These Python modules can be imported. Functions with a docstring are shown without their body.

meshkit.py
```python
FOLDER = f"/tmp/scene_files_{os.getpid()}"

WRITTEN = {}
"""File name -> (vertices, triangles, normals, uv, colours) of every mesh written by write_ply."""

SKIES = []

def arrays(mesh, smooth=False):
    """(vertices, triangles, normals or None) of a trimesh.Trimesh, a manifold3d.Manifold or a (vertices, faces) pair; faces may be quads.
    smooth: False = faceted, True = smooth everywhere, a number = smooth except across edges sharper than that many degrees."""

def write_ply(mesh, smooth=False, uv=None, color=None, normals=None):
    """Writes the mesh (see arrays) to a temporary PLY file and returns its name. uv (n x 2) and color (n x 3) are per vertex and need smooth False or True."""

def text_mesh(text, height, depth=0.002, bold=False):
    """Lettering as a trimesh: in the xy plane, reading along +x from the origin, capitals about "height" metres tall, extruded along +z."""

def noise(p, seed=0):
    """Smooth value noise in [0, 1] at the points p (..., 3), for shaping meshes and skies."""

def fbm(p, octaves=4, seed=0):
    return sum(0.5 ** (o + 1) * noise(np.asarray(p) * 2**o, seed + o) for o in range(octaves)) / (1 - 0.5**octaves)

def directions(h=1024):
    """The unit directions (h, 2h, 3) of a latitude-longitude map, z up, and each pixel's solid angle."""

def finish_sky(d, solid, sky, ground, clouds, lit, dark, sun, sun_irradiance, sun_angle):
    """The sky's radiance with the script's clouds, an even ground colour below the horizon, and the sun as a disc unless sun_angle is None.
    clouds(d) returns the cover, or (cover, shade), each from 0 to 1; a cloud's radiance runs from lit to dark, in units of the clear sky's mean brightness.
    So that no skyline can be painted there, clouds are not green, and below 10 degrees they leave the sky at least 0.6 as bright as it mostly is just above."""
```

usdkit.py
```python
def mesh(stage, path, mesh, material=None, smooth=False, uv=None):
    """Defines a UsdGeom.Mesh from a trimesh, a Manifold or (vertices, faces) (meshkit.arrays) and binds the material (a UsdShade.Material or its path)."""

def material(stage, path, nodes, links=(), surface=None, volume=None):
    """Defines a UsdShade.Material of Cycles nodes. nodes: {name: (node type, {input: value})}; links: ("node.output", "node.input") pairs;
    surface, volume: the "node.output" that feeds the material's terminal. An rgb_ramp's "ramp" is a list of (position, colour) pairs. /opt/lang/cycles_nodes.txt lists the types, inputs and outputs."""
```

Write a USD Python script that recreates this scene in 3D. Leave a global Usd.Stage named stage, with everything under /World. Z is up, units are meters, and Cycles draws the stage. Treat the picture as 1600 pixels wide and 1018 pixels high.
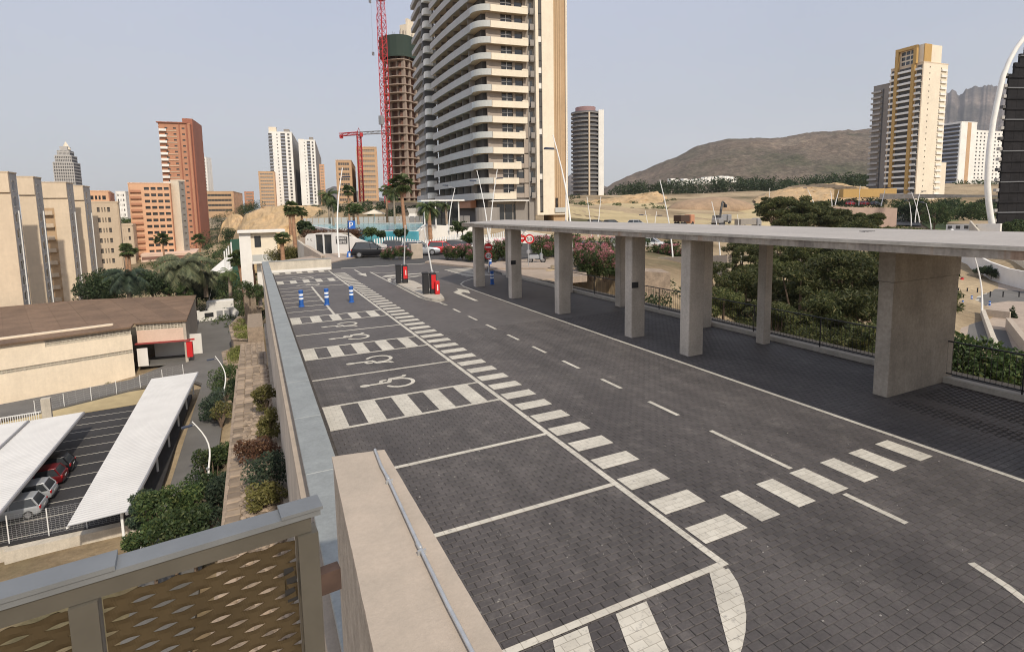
import math, random
import numpy as np, trimesh, shapely, usdkit, meshkit
from shapely.geometry import Polygon, LineString, Point, box as sbox
from shapely.ops import unary_union
from shapely import affinity
from scipy.sparse import coo_matrix; from scipy.sparse.csgraph import connected_components
from pxr import Usd, UsdGeom, UsdLux, UsdShade, Gf, Sdf, Vt

random.seed(7); rng = np.random.default_rng(7)
stage = Usd.Stage.CreateInMemory()
UsdGeom.SetStageUpAxis(stage, UsdGeom.Tokens.z); UsdGeom.SetStageMetersPerUnit(stage, 1.0)
UsdGeom.Xform.Define(stage, '/World'); UsdGeom.Scope.Define(stage, '/World/Looks')
stage.SetDefaultPrim(stage.GetPrimAtPath('/World'))

# ---------------- camera (a hand-held wide shot from the stair landing, cropped: hence the lens shift)
F, CX, CY, YAW, PITCH, ROLL, EYE = 837.98, 800.0, 418.57, 0.4480, 0.1093, -0.0173, 5.0201
_r = np.array([math.cos(YAW), -math.sin(YAW), 0]); FWD = np.array([math.sin(YAW)*math.cos(PITCH), math.cos(YAW)*math.cos(PITCH), -math.sin(PITCH)])
_u = np.cross(_r, FWD); RIGHT = _r*math.cos(ROLL)+_u*math.sin(ROLL); UP = -_r*math.sin(ROLL)+_u*math.cos(ROLL)
CAM = np.array([0, 0, EYE])
cam = UsdGeom.Camera.Define(stage, '/World/camera')
cam.AddTransformOp().Set(Gf.Matrix4d(*RIGHT, 0, *UP, 0, *(-FWD), 0, *CAM, 1))
cam.CreateHorizontalApertureAttr(36.0); cam.CreateVerticalApertureAttr(36.0*651/1024)
cam.CreateFocalLengthAttr(36.0*F/1600)
cam.CreateHorizontalApertureOffsetAttr(0.0); cam.CreateVerticalApertureOffsetAttr(-36.0*(509.0-CY)/1600)
cam.CreateClippingRangeAttr(Gf.Vec2f(0.1, 40000)); cam.CreateExposureAttr(0.0)

# ---------------- daylight: hazy sky, warm sun behind the camera and a little to its right
SUN_AZ, SUN_EL = math.radians(176), math.radians(43)      # azimuth = atan2(x, y) of the direction towards the sun
SUN = np.array([math.sin(SUN_AZ)*math.cos(SUN_EL), math.cos(SUN_AZ)*math.cos(SUN_EL), math.sin(SUN_EL)])
dome = UsdLux.DomeLight.Define(stage, '/World/sky'); dome.GetPrim().SetCustomDataByKey('kind', 'structure')
skym = usdkit.material(stage, '/World/Looks/sky_look', {
    's': ('sky_texture', {'sky_type': 'single_scattering', 'sun_disc': False, 'sun_elevation': SUN_EL, 'sun_rotation': SUN_AZ, 'altitude': 30.0, 'air_density': 1.0, 'aerosol_density': 4.0, 'ozone_density': 1.0}),
    'tc': ('texture_coordinate', {}), 'sep': ('separate_xyz', {}),
    'mp': ('mapping', {'scale': (1.0, 1.0, 3.0)}), 'n': ('noise_texture', {'scale': 1.6, 'detail': 3.0, 'roughness': 0.5}),
    'nr': ('map_range', {'from_min': 0.35, 'from_max': 0.7, 'to_min': 0.72, 'to_max': 0.86}),
    'veil': ('mix_color', {}), 'vr': ('map_range', {'from_min': 0.0, 'from_max': 0.34}), 'vc': ('mix_color', {'a': (4.85, 4.95, 4.95), 'b': (4.2, 4.5, 5.4)}),
    'b': ('background_shader', {'strength': 0.14})},
    [('tc.generated', 'mp.vector'), ('mp.vector', 'n.vector'), ('n.fac', 'nr.value'), ('nr.result', 'veil.fac'), ('s.color', 'veil.a'), ('veil.result', 'b.color'), ('tc.generated', 'sep.vector'), ('sep.z', 'vr.value'), ('vr.result', 'vc.fac'), ('vc.result', 'veil.b')], surface='b.background')
UsdShade.MaterialBindingAPI.Apply(dome.GetPrim()).Bind(skym)
sun = UsdLux.DistantLight.Define(stage, '/World/sun')
sun.CreateNormalizeAttr(True); sun.CreateIntensityAttr(1.0); sun.CreateAngleAttr(1.5); sun.CreateColorAttr(Gf.Vec3f(1.0, 0.90, 0.76))
_z = SUN; _x = np.cross([0, 0, 1.0], _z); _x /= np.linalg.norm(_x); _y = np.cross(_z, _x)
sun.AddTransformOp().Set(Gf.Matrix4d(*_x, 0, *_y, 0, *_z, 0, 0, 0, 100, 1))

# ---------------- helpers
def ray(x, y): return FWD + RIGHT*(x-CX)/F - UP*(y-CY)/F
def G(x, y, z=0.0):                       # the point of the level z that is seen at photo pixel (x, y)
    d = ray(x, y); return CAM + d*(z-EYE)/d[2]
def D(x, y, dist):                        # the point at horizontal distance dist seen at photo pixel (x, y)
    d = ray(x, y); return CAM + d*dist/math.hypot(d[0], d[1])
def DZ(x, dist, z):                       # at the column x and distance, on the level z
    p = D(x, 330, dist); p[2] = z; return p

class MB:
    def __init__(s): s.v, s.f, s.n = [], [], 0
    def add(s, v, f):
        v = np.asarray(v, float); f = np.asarray(f, int)
        if f.shape[1] == 4: f = np.vstack([f[:, [0, 1, 2]], f[:, [0, 2, 3]]])
        s.v.append(v); s.f.append(f+s.n); s.n += len(v); return s
    def mesh(s, m): return s.add(m.vertices, m.faces)
    def box(s, c, size, rz=0.0, tilt=None):
        x, y, z = np.asarray(size, float)/2
        v = np.array([[-x,-y,-z],[x,-y,-z],[x,y,-z],[-x,y,-z],[-x,-y,z],[x,-y,z],[x,y,z],[-x,y,z]])
        if tilt is not None: v = v @ np.asarray(tilt).T
        if rz: v = v @ np.array([[math.cos(rz), math.sin(rz), 0], [-math.sin(rz), math.cos(rz), 0], [0, 0, 1]])
        return s.add(v+np.asarray(c, float), BOXF)
    def ab(s, a, b): a = np.asarray(a, float); b = np.asarray(b, float); return s.box((a+b)/2, np.abs(b-a))
    def cbox(s, c, size, ch=0.02, rz=0.0):    # box with chamfered upright and upper edges
        x, y, z = np.asarray(size, float)/2; k = ch
        def ring(a, b, h): return [[-a+k,-b,h],[a-k,-b,h],[a,-b+k,h],[a,b-k,h],[a-k,b,h],[-a+k,b,h],[-a,b-k,h],[-a,-b+k,h]]
        v = np.array(ring(x, y, -z)+ring(x, y, z-k)+ring(x-k, y-k, z)); f = []
        for r in (0, 8):
            for i in range(8): j = (i+1) % 8; f += [[r+i, r+j, r+8+j], [r+i, r+8+j, r+8+i]]
        f += [[16, 16+i, 17+i] for i in range(1, 7)]+[[0, i+1, i] for i in range(1, 7)]
        if rz: v = v @ np.array([[math.cos(rz), math.sin(rz), 0], [-math.sin(rz), math.cos(rz), 0], [0, 0, 1]])
        return s.add(v+np.asarray(c, float), f)
    def prism(s, poly, z0, z1):
        for g in (getattr(poly, 'geoms', None) or [poly]):
            if g.is_empty or g.area < 1e-9: continue
            m = trimesh.creation.extrude_polygon(g, z1-z0, engine='earcut'); s.add(m.vertices+[0, 0, z0], m.faces)
        return s
    def tube(s, pts, r, n=8, cap=True):
        pts = np.asarray(pts, float); m = len(pts); r = np.broadcast_to(np.asarray(r, float), (m,))
        t = np.gradient(pts, axis=0); t /= np.linalg.norm(t, axis=1, keepdims=True)+1e-12
        ref = np.array([0, 0, 1.0]) if abs(t[0][2]) < .9 else np.array([0, 1.0, 0]); v = []
        for i in range(m):
            a = np.cross(t[i], ref); a /= np.linalg.norm(a)+1e-12; b = np.cross(a, t[i]); ang = np.arange(n)*2*math.pi/n
            v.append(pts[i]+r[i]*(np.cos(ang)[:, None]*a+np.sin(ang)[:, None]*b))
        v = np.vstack(v); f = []
        for i in range(m-1):
            for k in range(n):
                j = (k+1) % n; f += [[i*n+k, (i+1)*n+k, (i+1)*n+j], [i*n+k, (i+1)*n+j, i*n+j]]
        if cap:
            f += [[0, k, k+1] for k in range(1, n-1)]; o = (m-1)*n; f += [[o, o+k+1, o+k] for k in range(1, n-1)]
        return s.add(v, f)
    def cyl(s, c, r, h, n=16, r2=None):       # upright, base at c
        c = np.asarray(c, float); return s.tube([c, c+[0, 0, h]], [r, r if r2 is None else r2], n)
    def lathe(s, prof, c=(0, 0, 0), n=20):
        m = trimesh.creation.revolve(np.asarray(prof, float), sections=n); return s.add(m.vertices+np.asarray(c, float), m.faces)
    def quad(s, a, b, c, d): return s.add([a, b, c, d], [[0, 1, 2], [0, 2, 3]])
    def xf(s, fn): s.v = [fn(v) for v in s.v]; return s
    def arr(s): return np.vstack(s.v), np.vstack(s.f)
BOXF = np.array([[0,2,1],[0,3,2],[4,5,6],[4,6,7],[0,1,5],[0,5,4],[1,2,6],[1,6,5],[2,3,7],[2,7,6],[3,0,4],[3,4,7]])

_used = {}
def path_of(parent, name):
    k = f'{parent}/{name}'; n = _used.get(k, 0); _used[k] = n+1
    return k if n == 0 else f'{k}_{n:03d}'
def meta(prim, label=None, cat=None, group=None, kind=None):
    for k, v in (('label', label), ('category', cat), ('group', group), ('kind', kind)):
        if v: prim.SetCustomDataByKey(k, v)
    return prim
def obj(name, mb, mat, label=None, cat=None, group=None, kind=None, parent='/World', smooth=False):
    p = path_of(parent, name); a = mb.arr() if isinstance(mb, MB) else mb
    me = usdkit.mesh(stage, p, a, mat, smooth=smooth); meta(me.GetPrim(), label, cat, group, kind)
    if str(mat.GetPath()) in ISL:
        f = np.array(me.GetFaceVertexIndicesAttr().Get()).reshape(-1, 3); n = len(me.GetPointsAttr().Get()); e = np.vstack([f[:, :2], f[:, 1:]])
        c = connected_components(coo_matrix((np.ones(len(e)), (e[:, 0], e[:, 1])), (n, n)), directed=False)[1]; r = np.random.default_rng(len(f)+len(p)).random(c.max()+1)
        UsdGeom.PrimvarsAPI(me).CreatePrimvar('rnd', Sdf.ValueTypeNames.FloatArray, 'vertex').Set(Vt.FloatArray.FromNumpy(r[c].astype(np.float32)))
    return p
def thing(name, label, cat, loc=(0, 0, 0), rz=0.0, group=None, scale=None, kind=None):
    p = path_of('/World', name); x = UsdGeom.Xform.Define(stage, p)
    x.AddTranslateOp().Set(Gf.Vec3d(*map(float, loc)))
    x.AddRotateZOp().Set(math.degrees(rz))
    x.AddScaleOp().Set(Gf.Vec3f(*([1.0]*3 if scale is None else ([scale]*3 if np.ndim(scale) == 0 else list(scale)))))
    meta(x.GetPrim(), label, cat, group, kind); return p
def part(t, name, mb, mat, smooth=False, label=None, kind=None): return obj(name, mb, mat, label, None, None, kind, t, smooth)
def dup(src, label, loc, rz=0.0, scale=None, group=None, cat=None):
    w = stage.GetPrimAtPath(src).GetCustomData(); nm = src.rsplit('/', 1)[1]; nm = nm[:-4] if nm[-4] == '_' and nm[-3:].isdigit() else nm
    p = thing(nm, label, cat or w['category'], loc, rz, group or w.get('group'), scale)
    pr = stage.GetPrimAtPath(p); pr.GetReferences().AddInternalReference(Sdf.Path(src)); pr.SetInstanceable(True); return p

# ---------------- materials
_um = usdkit.material; ISL = set()
def material(st, path, nodes, links=(), surface=None, volume=None):
    for k, (t, i) in nodes.items():
        if t == 'map_range': i.setdefault('clamp', True)
    if any(a.endswith('.random_per_island') for a, b in links):      # each separate piece of a mesh carries its own number in the primvar rnd
        nodes = dict(nodes); nodes['rnd'] = ('attribute', {'attribute': 'rnd'}); links = [('rnd.fac' if a.endswith('.random_per_island') else a, b) for a, b in links]; ISL.add(path)
    return _um(st, path, nodes, links, surface, volume)
usdkit.material = material
def pm(name, color, rough=0.7, metal=0.0, var=0.0, vscale=1.0, vscale2=None, tint=None, bump=0.0, bscale=20.0, isl=0.0, obr=0.0, spec=0.5, pos=True, extra=None, streak=0.0):
    """principled material: base colour varied by world-position noise, optional per-island and per-object variation, fine bump, upright streaks"""
    n = {'p': ('principled_bsdf', {'roughness': rough, 'metallic': metal, 'specular_ior_level': spec, 'base_color': color}), 'g': ('geometry', {})}; L = []
    out = None
    if var > 0 or tint is not None:
        n['no'] = ('noise_texture', {'scale': vscale, 'detail': 6.0, 'roughness': 0.6}); L.append(('g.position', 'no.vector'))
        n['mr'] = ('map_range', {'from_min': 0.32, 'from_max': 0.68}); L.append(('no.fac', 'mr.value'))
        lo = tuple(c*(1-var) for c in color) if tint is None else tint; hi = tuple(min(1, c*(1+var)) for c in color) if tint is None else color
        n['mx'] = ('mix_color', {'a': lo, 'b': hi}); L.append(('mr.result', 'mx.fac')); out = 'mx.result'
        if vscale2:
            n['no2'] = ('noise_texture', {'scale': vscale2, 'detail': 4.0, 'roughness': 0.65}); L.append(('g.position', 'no2.vector'))
            n['mr2'] = ('map_range', {'from_min': 0.3, 'from_max': 0.7, 'to_min': 1-var*.8, 'to_max': 1+var*.8}); L.append(('no2.fac', 'mr2.value'))
            n['mx2'] = ('vector_math', {'math_type': 'scale'}); L += [(out, 'mx2.vector1'), ('mr2.result', 'mx2.scale')]; out = 'mx2.vector'
    def mul(key, src, k):
        nonlocal out
        n[key+'r'] = ('map_range', {'to_min': 1-k, 'to_max': 1+k}); L.append((src, key+'r.value'))
        n[key] = ('vector_math', {'math_type': 'scale', 'vector1': color}); L.append((key+'r.result', key+'.scale'))
        if out: L.append((out, key+'.vector1'))
        out = key+'.vector'
    if isl: mul('is', 'g.random_per_island', isl)
    if obr: n['oi'] = ('object_info', {}); mul('ob', 'oi.random', obr)
    if streak:
        n['sm'] = ('mapping', {'scale': (1.6, 1.6, 0.12)}); n['sn'] = ('noise_texture', {'scale': 1.5, 'detail': 5.0, 'roughness': 0.7}); L += [('g.position', 'sm.vector'), ('sm.vector', 'sn.vector')]
        mul('st', 'sn.fac', streak)
    if out: L.append((out, 'p.base_color'))
    if bump:
        n['bn'] = ('noise_texture', {'scale': bscale, 'detail': 5.0, 'roughness': 0.6}); n['bp'] = ('bump', {'strength': bump, 'distance': 0.02})
        L += [('g.position', 'bn.vector'), ('bn.fac', 'bp.height'), ('bp.normal', 'p.normal')]
    return usdkit.material(stage, '/World/Looks/'+name, n, L, surface='p.BSDF')

M = {}
M['paver'] = usdkit.material(stage, '/World/Looks/paver', {
    'p': ('principled_bsdf', {'roughness': 0.66, 'specular_ior_level': 0.5, 'sheen_weight': .07, 'sheen_roughness': .5, 'sheen_tint': (1, .93, .86)}), 'g': ('geometry', {}), 'oi': ('object_info', {}),
    'n1': ('noise_texture', {'scale': 0.35, 'detail': 5.0, 'roughness': 0.62}), 'r1': ('map_range', {'from_min': .35, 'from_max': .68}),
    'c1': ('mix_color', {'a': (0.050, 0.0435, 0.042), 'b': (0.078, 0.069, 0.065)}),
    'n2': ('noise_texture', {'scale': 1.3, 'detail': 8.0, 'roughness': 0.72}), 'r2': ('map_range', {'from_min': .53, 'from_max': .74, 'to_max': 0.45}),
    'c2': ('mix_color', {'b': (0.175, 0.158, 0.142)}),
    'n3': ('noise_texture', {'scale': 26.0, 'detail': 4.0, 'roughness': 0.7}), 'r3': ('map_range', {'from_min': .25, 'from_max': .75, 'to_min': 0.72, 'to_max': 1.28}),
    's3': ('vector_math', {'math_type': 'scale'}), 'm6': ('mapping', {'scale': (1.9, .10, 1)}), 'n6': ('noise_texture', {'scale': 1.0, 'detail': 3.0, 'roughness': .55}), 'r6': ('map_range', {'from_min': .36, 'from_max': .64, 'to_min': .80, 'to_max': 1.16}), 's6': ('vector_math', {'math_type': 'scale'}), 'r4': ('map_range', {'to_min': 0.88, 'to_max': 1.13}), 's4': ('vector_math', {'math_type': 'scale'}),
    'v5': ('voronoi_texture', {'scale': 5.0, 'randomness': 1.0}), 'r5': ('map_range', {'from_min': 0.0, 'from_max': 0.11, 'to_min': 1.0, 'to_max': 0.0}), 'n5': ('noise_texture', {'scale': 0.7, 'detail': 3.0}), 'r5b': ('map_range', {'from_min': .50, 'from_max': .62}), 'm5': ('math', {'math_type': 'multiply'}), 'c5': ('mix_color', {'b': (0.30, 0.285, 0.25)}), 'dd': ('vector_math', {'math_type': 'distance', 'vector2': (15.3, 5.9, 0)}), 'dn': ('math', {'math_type': 'multiply_add', 'value2': 2.4, 'value3': 0}), 'ds': ('math', {'math_type': 'add'}), 'dr': ('map_range', {'from_min': 1.7, 'from_max': 3.6, 'to_min': .5, 'to_max': 0.0}), 'c6': ('mix_color', {'b': (0.115, 0.078, 0.05)}),
    'bp': ('bump', {'strength': 0.35, 'distance': 0.004})},
    [('g.position', 'n1.vector'), ('n1.fac', 'r1.value'), ('r1.result', 'c1.fac'), ('g.position', 'n2.vector'), ('n2.fac', 'r2.value'), ('r2.result', 'c2.fac'), ('c1.result', 'c2.a'),
     ('g.position', 'n3.vector'), ('n3.fac', 'r3.value'), ('c2.result', 's3.vector1'), ('r3.result', 's3.scale'), ('g.random_per_island', 'r4.value'),
     ('g.position', 'm6.vector'), ('m6.vector', 'n6.vector'), ('n6.fac', 'r6.value'), ('s3.vector', 's6.vector1'), ('r6.result', 's6.scale'), ('s6.vector', 's4.vector1'), ('r4.result', 's4.scale'), ('g.position', 'v5.vector'), ('v5.distance', 'r5.value'), ('g.position', 'n5.vector'), ('n5.fac', 'r5b.value'), ('r5.result', 'm5.value1'), ('r5b.result', 'm5.value2'), ('m5.value', 'c5.fac'), ('g.position', 'dd.vector1'), ('n2.fac', 'dn.value1'), ('dd.value', 'ds.value1'), ('dn.value', 'ds.value2'), ('ds.value', 'dr.value'), ('dr.result', 'c6.fac'), ('s4.vector', 'c6.a'), ('c6.result', 'c5.a'), ('c5.result', 'p.base_color'), ('n3.fac', 'bp.height'), ('bp.normal', 'p.normal')], surface='p.BSDF')
# beyond the modelled pavers: the same stones as a flat course pattern
M['chalk'] = pm('faint_chalk', (.21, .195, .175), .9)
M['paver_far'] = usdkit.material(stage, '/World/Looks/paver_far', {
    'p': ('principled_bsdf', {'roughness': 0.66, 'specular_ior_level': 0.5, 'sheen_weight': .07, 'sheen_roughness': .5, 'sheen_tint': (1, .93, .86)}), 'g': ('geometry', {}), 'mp': ('mapping', {'scale': (1, 1, 0)}),
    'bk': ('brick_texture', {'scale': 1.0, 'brick_width': 0.2, 'row_height': 0.12, 'mortar_size': 0.006, 'color1': (0.068, 0.060, 0.057), 'color2': (0.092, 0.082, 0.077), 'mortar': (0.04, 0.036, 0.033)}),
    'n1': ('noise_texture', {'scale': 0.3, 'detail': 7.0, 'roughness': 0.65}), 'r1': ('map_range', {'from_min': .3, 'from_max': .7, 'to_min': .78, 'to_max': 1.3}), 's': ('vector_math', {'math_type': 'scale'})},
    [('g.position', 'mp.vector'), ('mp.vector', 'bk.vector'), ('g.position', 'n1.vector'), ('n1.fac', 'r1.value'), ('bk.color', 's.vector1'), ('r1.result', 's.scale'), ('s.vector', 'p.base_color')], surface='p.BSDF')
M['joint'] = pm('joint_sand', (0.055, 0.048, 0.042), .9, var=.3, vscale=8)
# road paint over the pavers: worn off in specks, the courses of the stones showing through as fine relief
M['paint'] = usdkit.material(stage, '/World/Looks/road_paint', {
    'p': ('principled_bsdf', {'roughness': 0.62}), 'g': ('geometry', {}), 'mp': ('mapping', {'scale': (1, 1, 0)}),
    'bk': ('brick_texture', {'scale': 1.0, 'brick_width': 0.2, 'row_height': 0.12, 'mortar_size': 0.005, 'mortar_smooth': 0.4, 'color1': (0.52, 0.485, 0.41), 'color2': (0.58, 0.545, 0.465), 'mortar': (0.34, 0.31, 0.25)}),
    'n': ('noise_texture', {'scale': 9.0, 'detail': 7.0, 'roughness': 0.75}), 'r': ('map_range', {'from_min': .55, 'from_max': .70, 'to_max': .8}), 'm': ('mix_color', {'b': (0.16, 0.15, 0.14)}),
    'n2': ('noise_texture', {'scale': 1.2, 'detail': 4.0}), 'r2': ('map_range', {'from_min': .3, 'from_max': .7, 'to_min': .82, 'to_max': 1.1}), 's': ('vector_math', {'math_type': 'scale'}),
    'bp': ('bump', {'strength': 0.5, 'distance': 0.004})},
    [('g.position', 'mp.vector'), ('mp.vector', 'bk.vector'), ('g.position', 'n.vector'), ('n.fac', 'r.value'), ('r.result', 'm.fac'), ('bk.color', 'm.a'), ('g.position', 'n2.vector'), ('n2.fac', 'r2.value'), ('m.result', 's.vector1'), ('r2.result', 's.scale'), ('s.vector', 'p.base_color'), ('bk.fac', 'bp.height'), ('bp.normal', 'p.normal')], surface='p.BSDF')
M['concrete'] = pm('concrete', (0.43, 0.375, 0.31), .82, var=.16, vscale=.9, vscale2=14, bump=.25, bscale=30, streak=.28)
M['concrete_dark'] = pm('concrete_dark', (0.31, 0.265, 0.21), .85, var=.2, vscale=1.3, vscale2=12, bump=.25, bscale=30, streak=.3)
M['concrete_pale'] = pm('concrete_pale', (0.50, 0.45, 0.37), .85, var=.13, vscale=1.2, vscale2=10, bump=.2, bscale=25, streak=.22)
M['slab_edge'] = usdkit.material(stage, '/World/Looks/stained_slab', {'p': ('principled_bsdf', {'roughness': .88}), 'g': ('geometry', {}), 'm': ('mapping', {'scale': (1, 1, .02)}), 'n': ('noise_texture', {'scale': 1.3, 'detail': 6.0, 'roughness': .7}), 'r': ('rgb_ramp', {'ramp': [(.32, (.17, .14, .115)), (.45, (.30, .255, .205)), (.55, (.36, .31, .25)), (.64, (.33, .23, .16)), (.72, (.24, .15, .10))]}),
    'n2': ('noise_texture', {'scale': 11.0, 'detail': 5.0}), 'r2': ('map_range', {'from_min': .3, 'from_max': .7, 'to_min': .8, 'to_max': 1.15}), 's': ('vector_math', {'math_type': 'scale'})}, [('g.position', 'm.vector'), ('m.vector', 'n.vector'), ('n.fac', 'r.fac'), ('g.position', 'n2.vector'), ('n2.fac', 'r2.value'), ('r.color', 's.vector1'), ('r2.result', 's.scale'), ('s.vector', 'p.base_color')], surface='p.BSDF')
M['slab_top'] = pm('slab_top', (0.36, 0.335, 0.31), .9, var=.09, vscale=.5, vscale2=9, bump=.15, bscale=20)
M['parapet'] = pm('parapet_paint', (0.445, 0.37, 0.295), .85, tint=(0.36, 0.305, 0.245), vscale=2.6, vscale2=30, var=.07, bump=.16, bscale=60)
M['parapet_side'] = pm('parapet_side', (0.36, 0.31, 0.25), .9, var=.22, vscale=6, vscale2=40, bump=.5, bscale=45, streak=.2)
M['coping'] = pm('zinc_coping', (0.27, 0.285, 0.275), .55, metal=.25, var=.12, vscale=2.5, vscale2=18)
M['galv'] = pm('galvanised', (0.55, 0.56, 0.56), .42, metal=.65, var=.1, vscale=14)
M['rail'] = pm('rail_paint', (0.115, 0.105, 0.085), .48, metal=.35, var=.1, vscale=9)
M['rail_top'] = pm('rail_top', (0.20, 0.21, 0.215), .45, metal=.35, var=.1, vscale=7)
M['mesh'] = pm('bronze_mesh', (0.088, 0.064, 0.034), .42, metal=.4, var=.2, vscale=6)
M['rust'] = pm('rust_brown', (0.06, 0.035, 0.025), .8, var=.3, vscale=20)
M['black_metal'] = pm('black_metal', (0.025, 0.024, 0.024), .5, metal=.2)
M['white'] = pm('white_paint', (0.72, 0.70, 0.66), .6, var=.05, vscale=.6, streak=.05)
M['white_metal'] = pm('white_metal', (0.80, 0.80, 0.78), .4)
M['blue'] = pm('bollard_blue', (0.02, 0.10, 0.36), .45)
M['blue_sign'] = pm('sign_blue', (0.02, 0.12, 0.45), .4)
M['reflect'] = pm('reflective_white', (0.82, 0.84, 0.86), .35)
M['red'] = pm('signal_red', (0.55, 0.02, 0.022), .38)
M['black'] = pm('matt_black', (0.018, 0.018, 0.02), .5)
M['rubber'] = pm('rubber', (0.02, 0.02, 0.02), .8)
M['asphalt'] = pm('asphalt', (0.055, 0.053, 0.052), .85, var=.2, vscale=.35, vscale2=14, bump=.3, bscale=60)
M['asphalt_grey'] = pm('asphalt_grey', (0.135, 0.128, 0.118), .88, var=.16, vscale=.25, vscale2=9, bump=.3, bscale=40)
M['asphalt_lot'] = pm('asphalt_lot', (0.030, 0.028, 0.028), .8, var=.2, vscale=.3, vscale2=8)
M['pavement'] = pm('pavement', (0.36, 0.29, 0.23), .85, var=.12, vscale=.6, vscale2=6)
M['kerbstone'] = pm('kerbstone', (0.42, 0.38, 0.32), .85, var=.12, vscale=3, vscale2=20)
# ================= parking deck of dark concrete pavers
X0, X1, YP, YE = 1.30, 17.12, 21.0, 49.3        # deck edge left / kerb right / end of modelled pavers / far end wall
deck = thing('parking_deck', 'dark paved parking deck with white bays and crossing', 'deck', kind='structure')
part(deck, 'sub_base', MB().ab((1.05, -3, -.60), (18.6, 50.0, -.014)).ab((0.99, -3, -.6), (1.05, 50, -.2)), M['joint'])
def paver_arrays(x0, x1, y, w, row):
    """one course of pavers with chamfered tops: (n, 8, 3)"""
ROW, PW = 0.12, 0.20
cells = []
holes = []
ny = int((YP-2.6)/ROW)
for j in range(ny):
    y0 = math.floor(2.6/ROW)*ROW + j*ROW; x = math.floor(X0/PW)*PW + (PW/2 if round(y0/ROW) % 2 else 0)
    while x < X1:
        a, b = max(x, X0), min(x+PW, X1)
        if b-a > .04:
            # only pavers in or near the view, and none under the parapet
            if (b > 1.3 and x*0.16-1.5 < y0*2.2) and not (y0 < 4.4 and b < 0.9): cells.append((a, b, y0, y0+ROW))
        x += PW
cells = np.array(cells)
# permeable band in front of the pier: smaller stones with wide open joints
pm_ = (cells[:, 0] > 14.0) & (cells[:, 2] < 7.6) & (np.abs((cells[:, 0]-cells[:, 2]*0.0)-14.9) > .30)
gap = np.where(pm_, .030, .0035)
dz = rng.normal(0, .0012, len(cells)); tl = rng.normal(0, .0010, (len(cells), 2))
def paver_mesh(idx):
    c = cells[idx]; g = gap[idx]; n = len(c); k = .006
    x0, x1, y0, y1 = c[:, 0]+g, c[:, 1]-g, c[:, 2]+g*.8, c[:, 3]-g*.8
    v = np.zeros((n, 12, 3))
    for i, (sx, sy) in enumerate(((0, 0), (1, 0), (1, 1), (0, 1))):
        xx = np.where(sx, x1, x0); yy = np.where(sy, y1, y0)
        ox = k if sx == 0 else -k; oy = k if sy == 0 else -k
        z = dz[idx] + tl[idx, 0]*(2*sx-1) + tl[idx, 1]*(2*sy-1)
        v[:, i] = np.stack([xx, yy, z*0-.03], 1); v[:, 4+i] = np.stack([xx, yy, z-.006], 1); v[:, 8+i] = np.stack([xx+ox, yy+oy, z], 1)
    f = []
    for r in (0, 4):
        for i in range(4): j = (i+1) % 4; f += [[r+i, r+j, r+4+j], [r+i, r+4+j, r+4+i]]
    f += [[8, 9, 10], [8, 10, 11]]; f = np.array(f)
    return v.reshape(-1, 3), (f[None]+12*np.arange(n)[:, None, None]).reshape(-1, 3)
cen = np.stack([(cells[:, 0]+cells[:, 1])/2, (cells[:, 2]+cells[:, 3])/2, np.zeros(len(cells))], 1)-CAM
dep = cen @ FWD; px = CX+F*(cen @ RIGHT)/dep; py = CY-F*(cen @ UP)/dep
seen = (dep > 0) & (px > -10) & (px < 1610) & (py < 1025) & ((px > 785-(1018-py)*.6))
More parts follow.
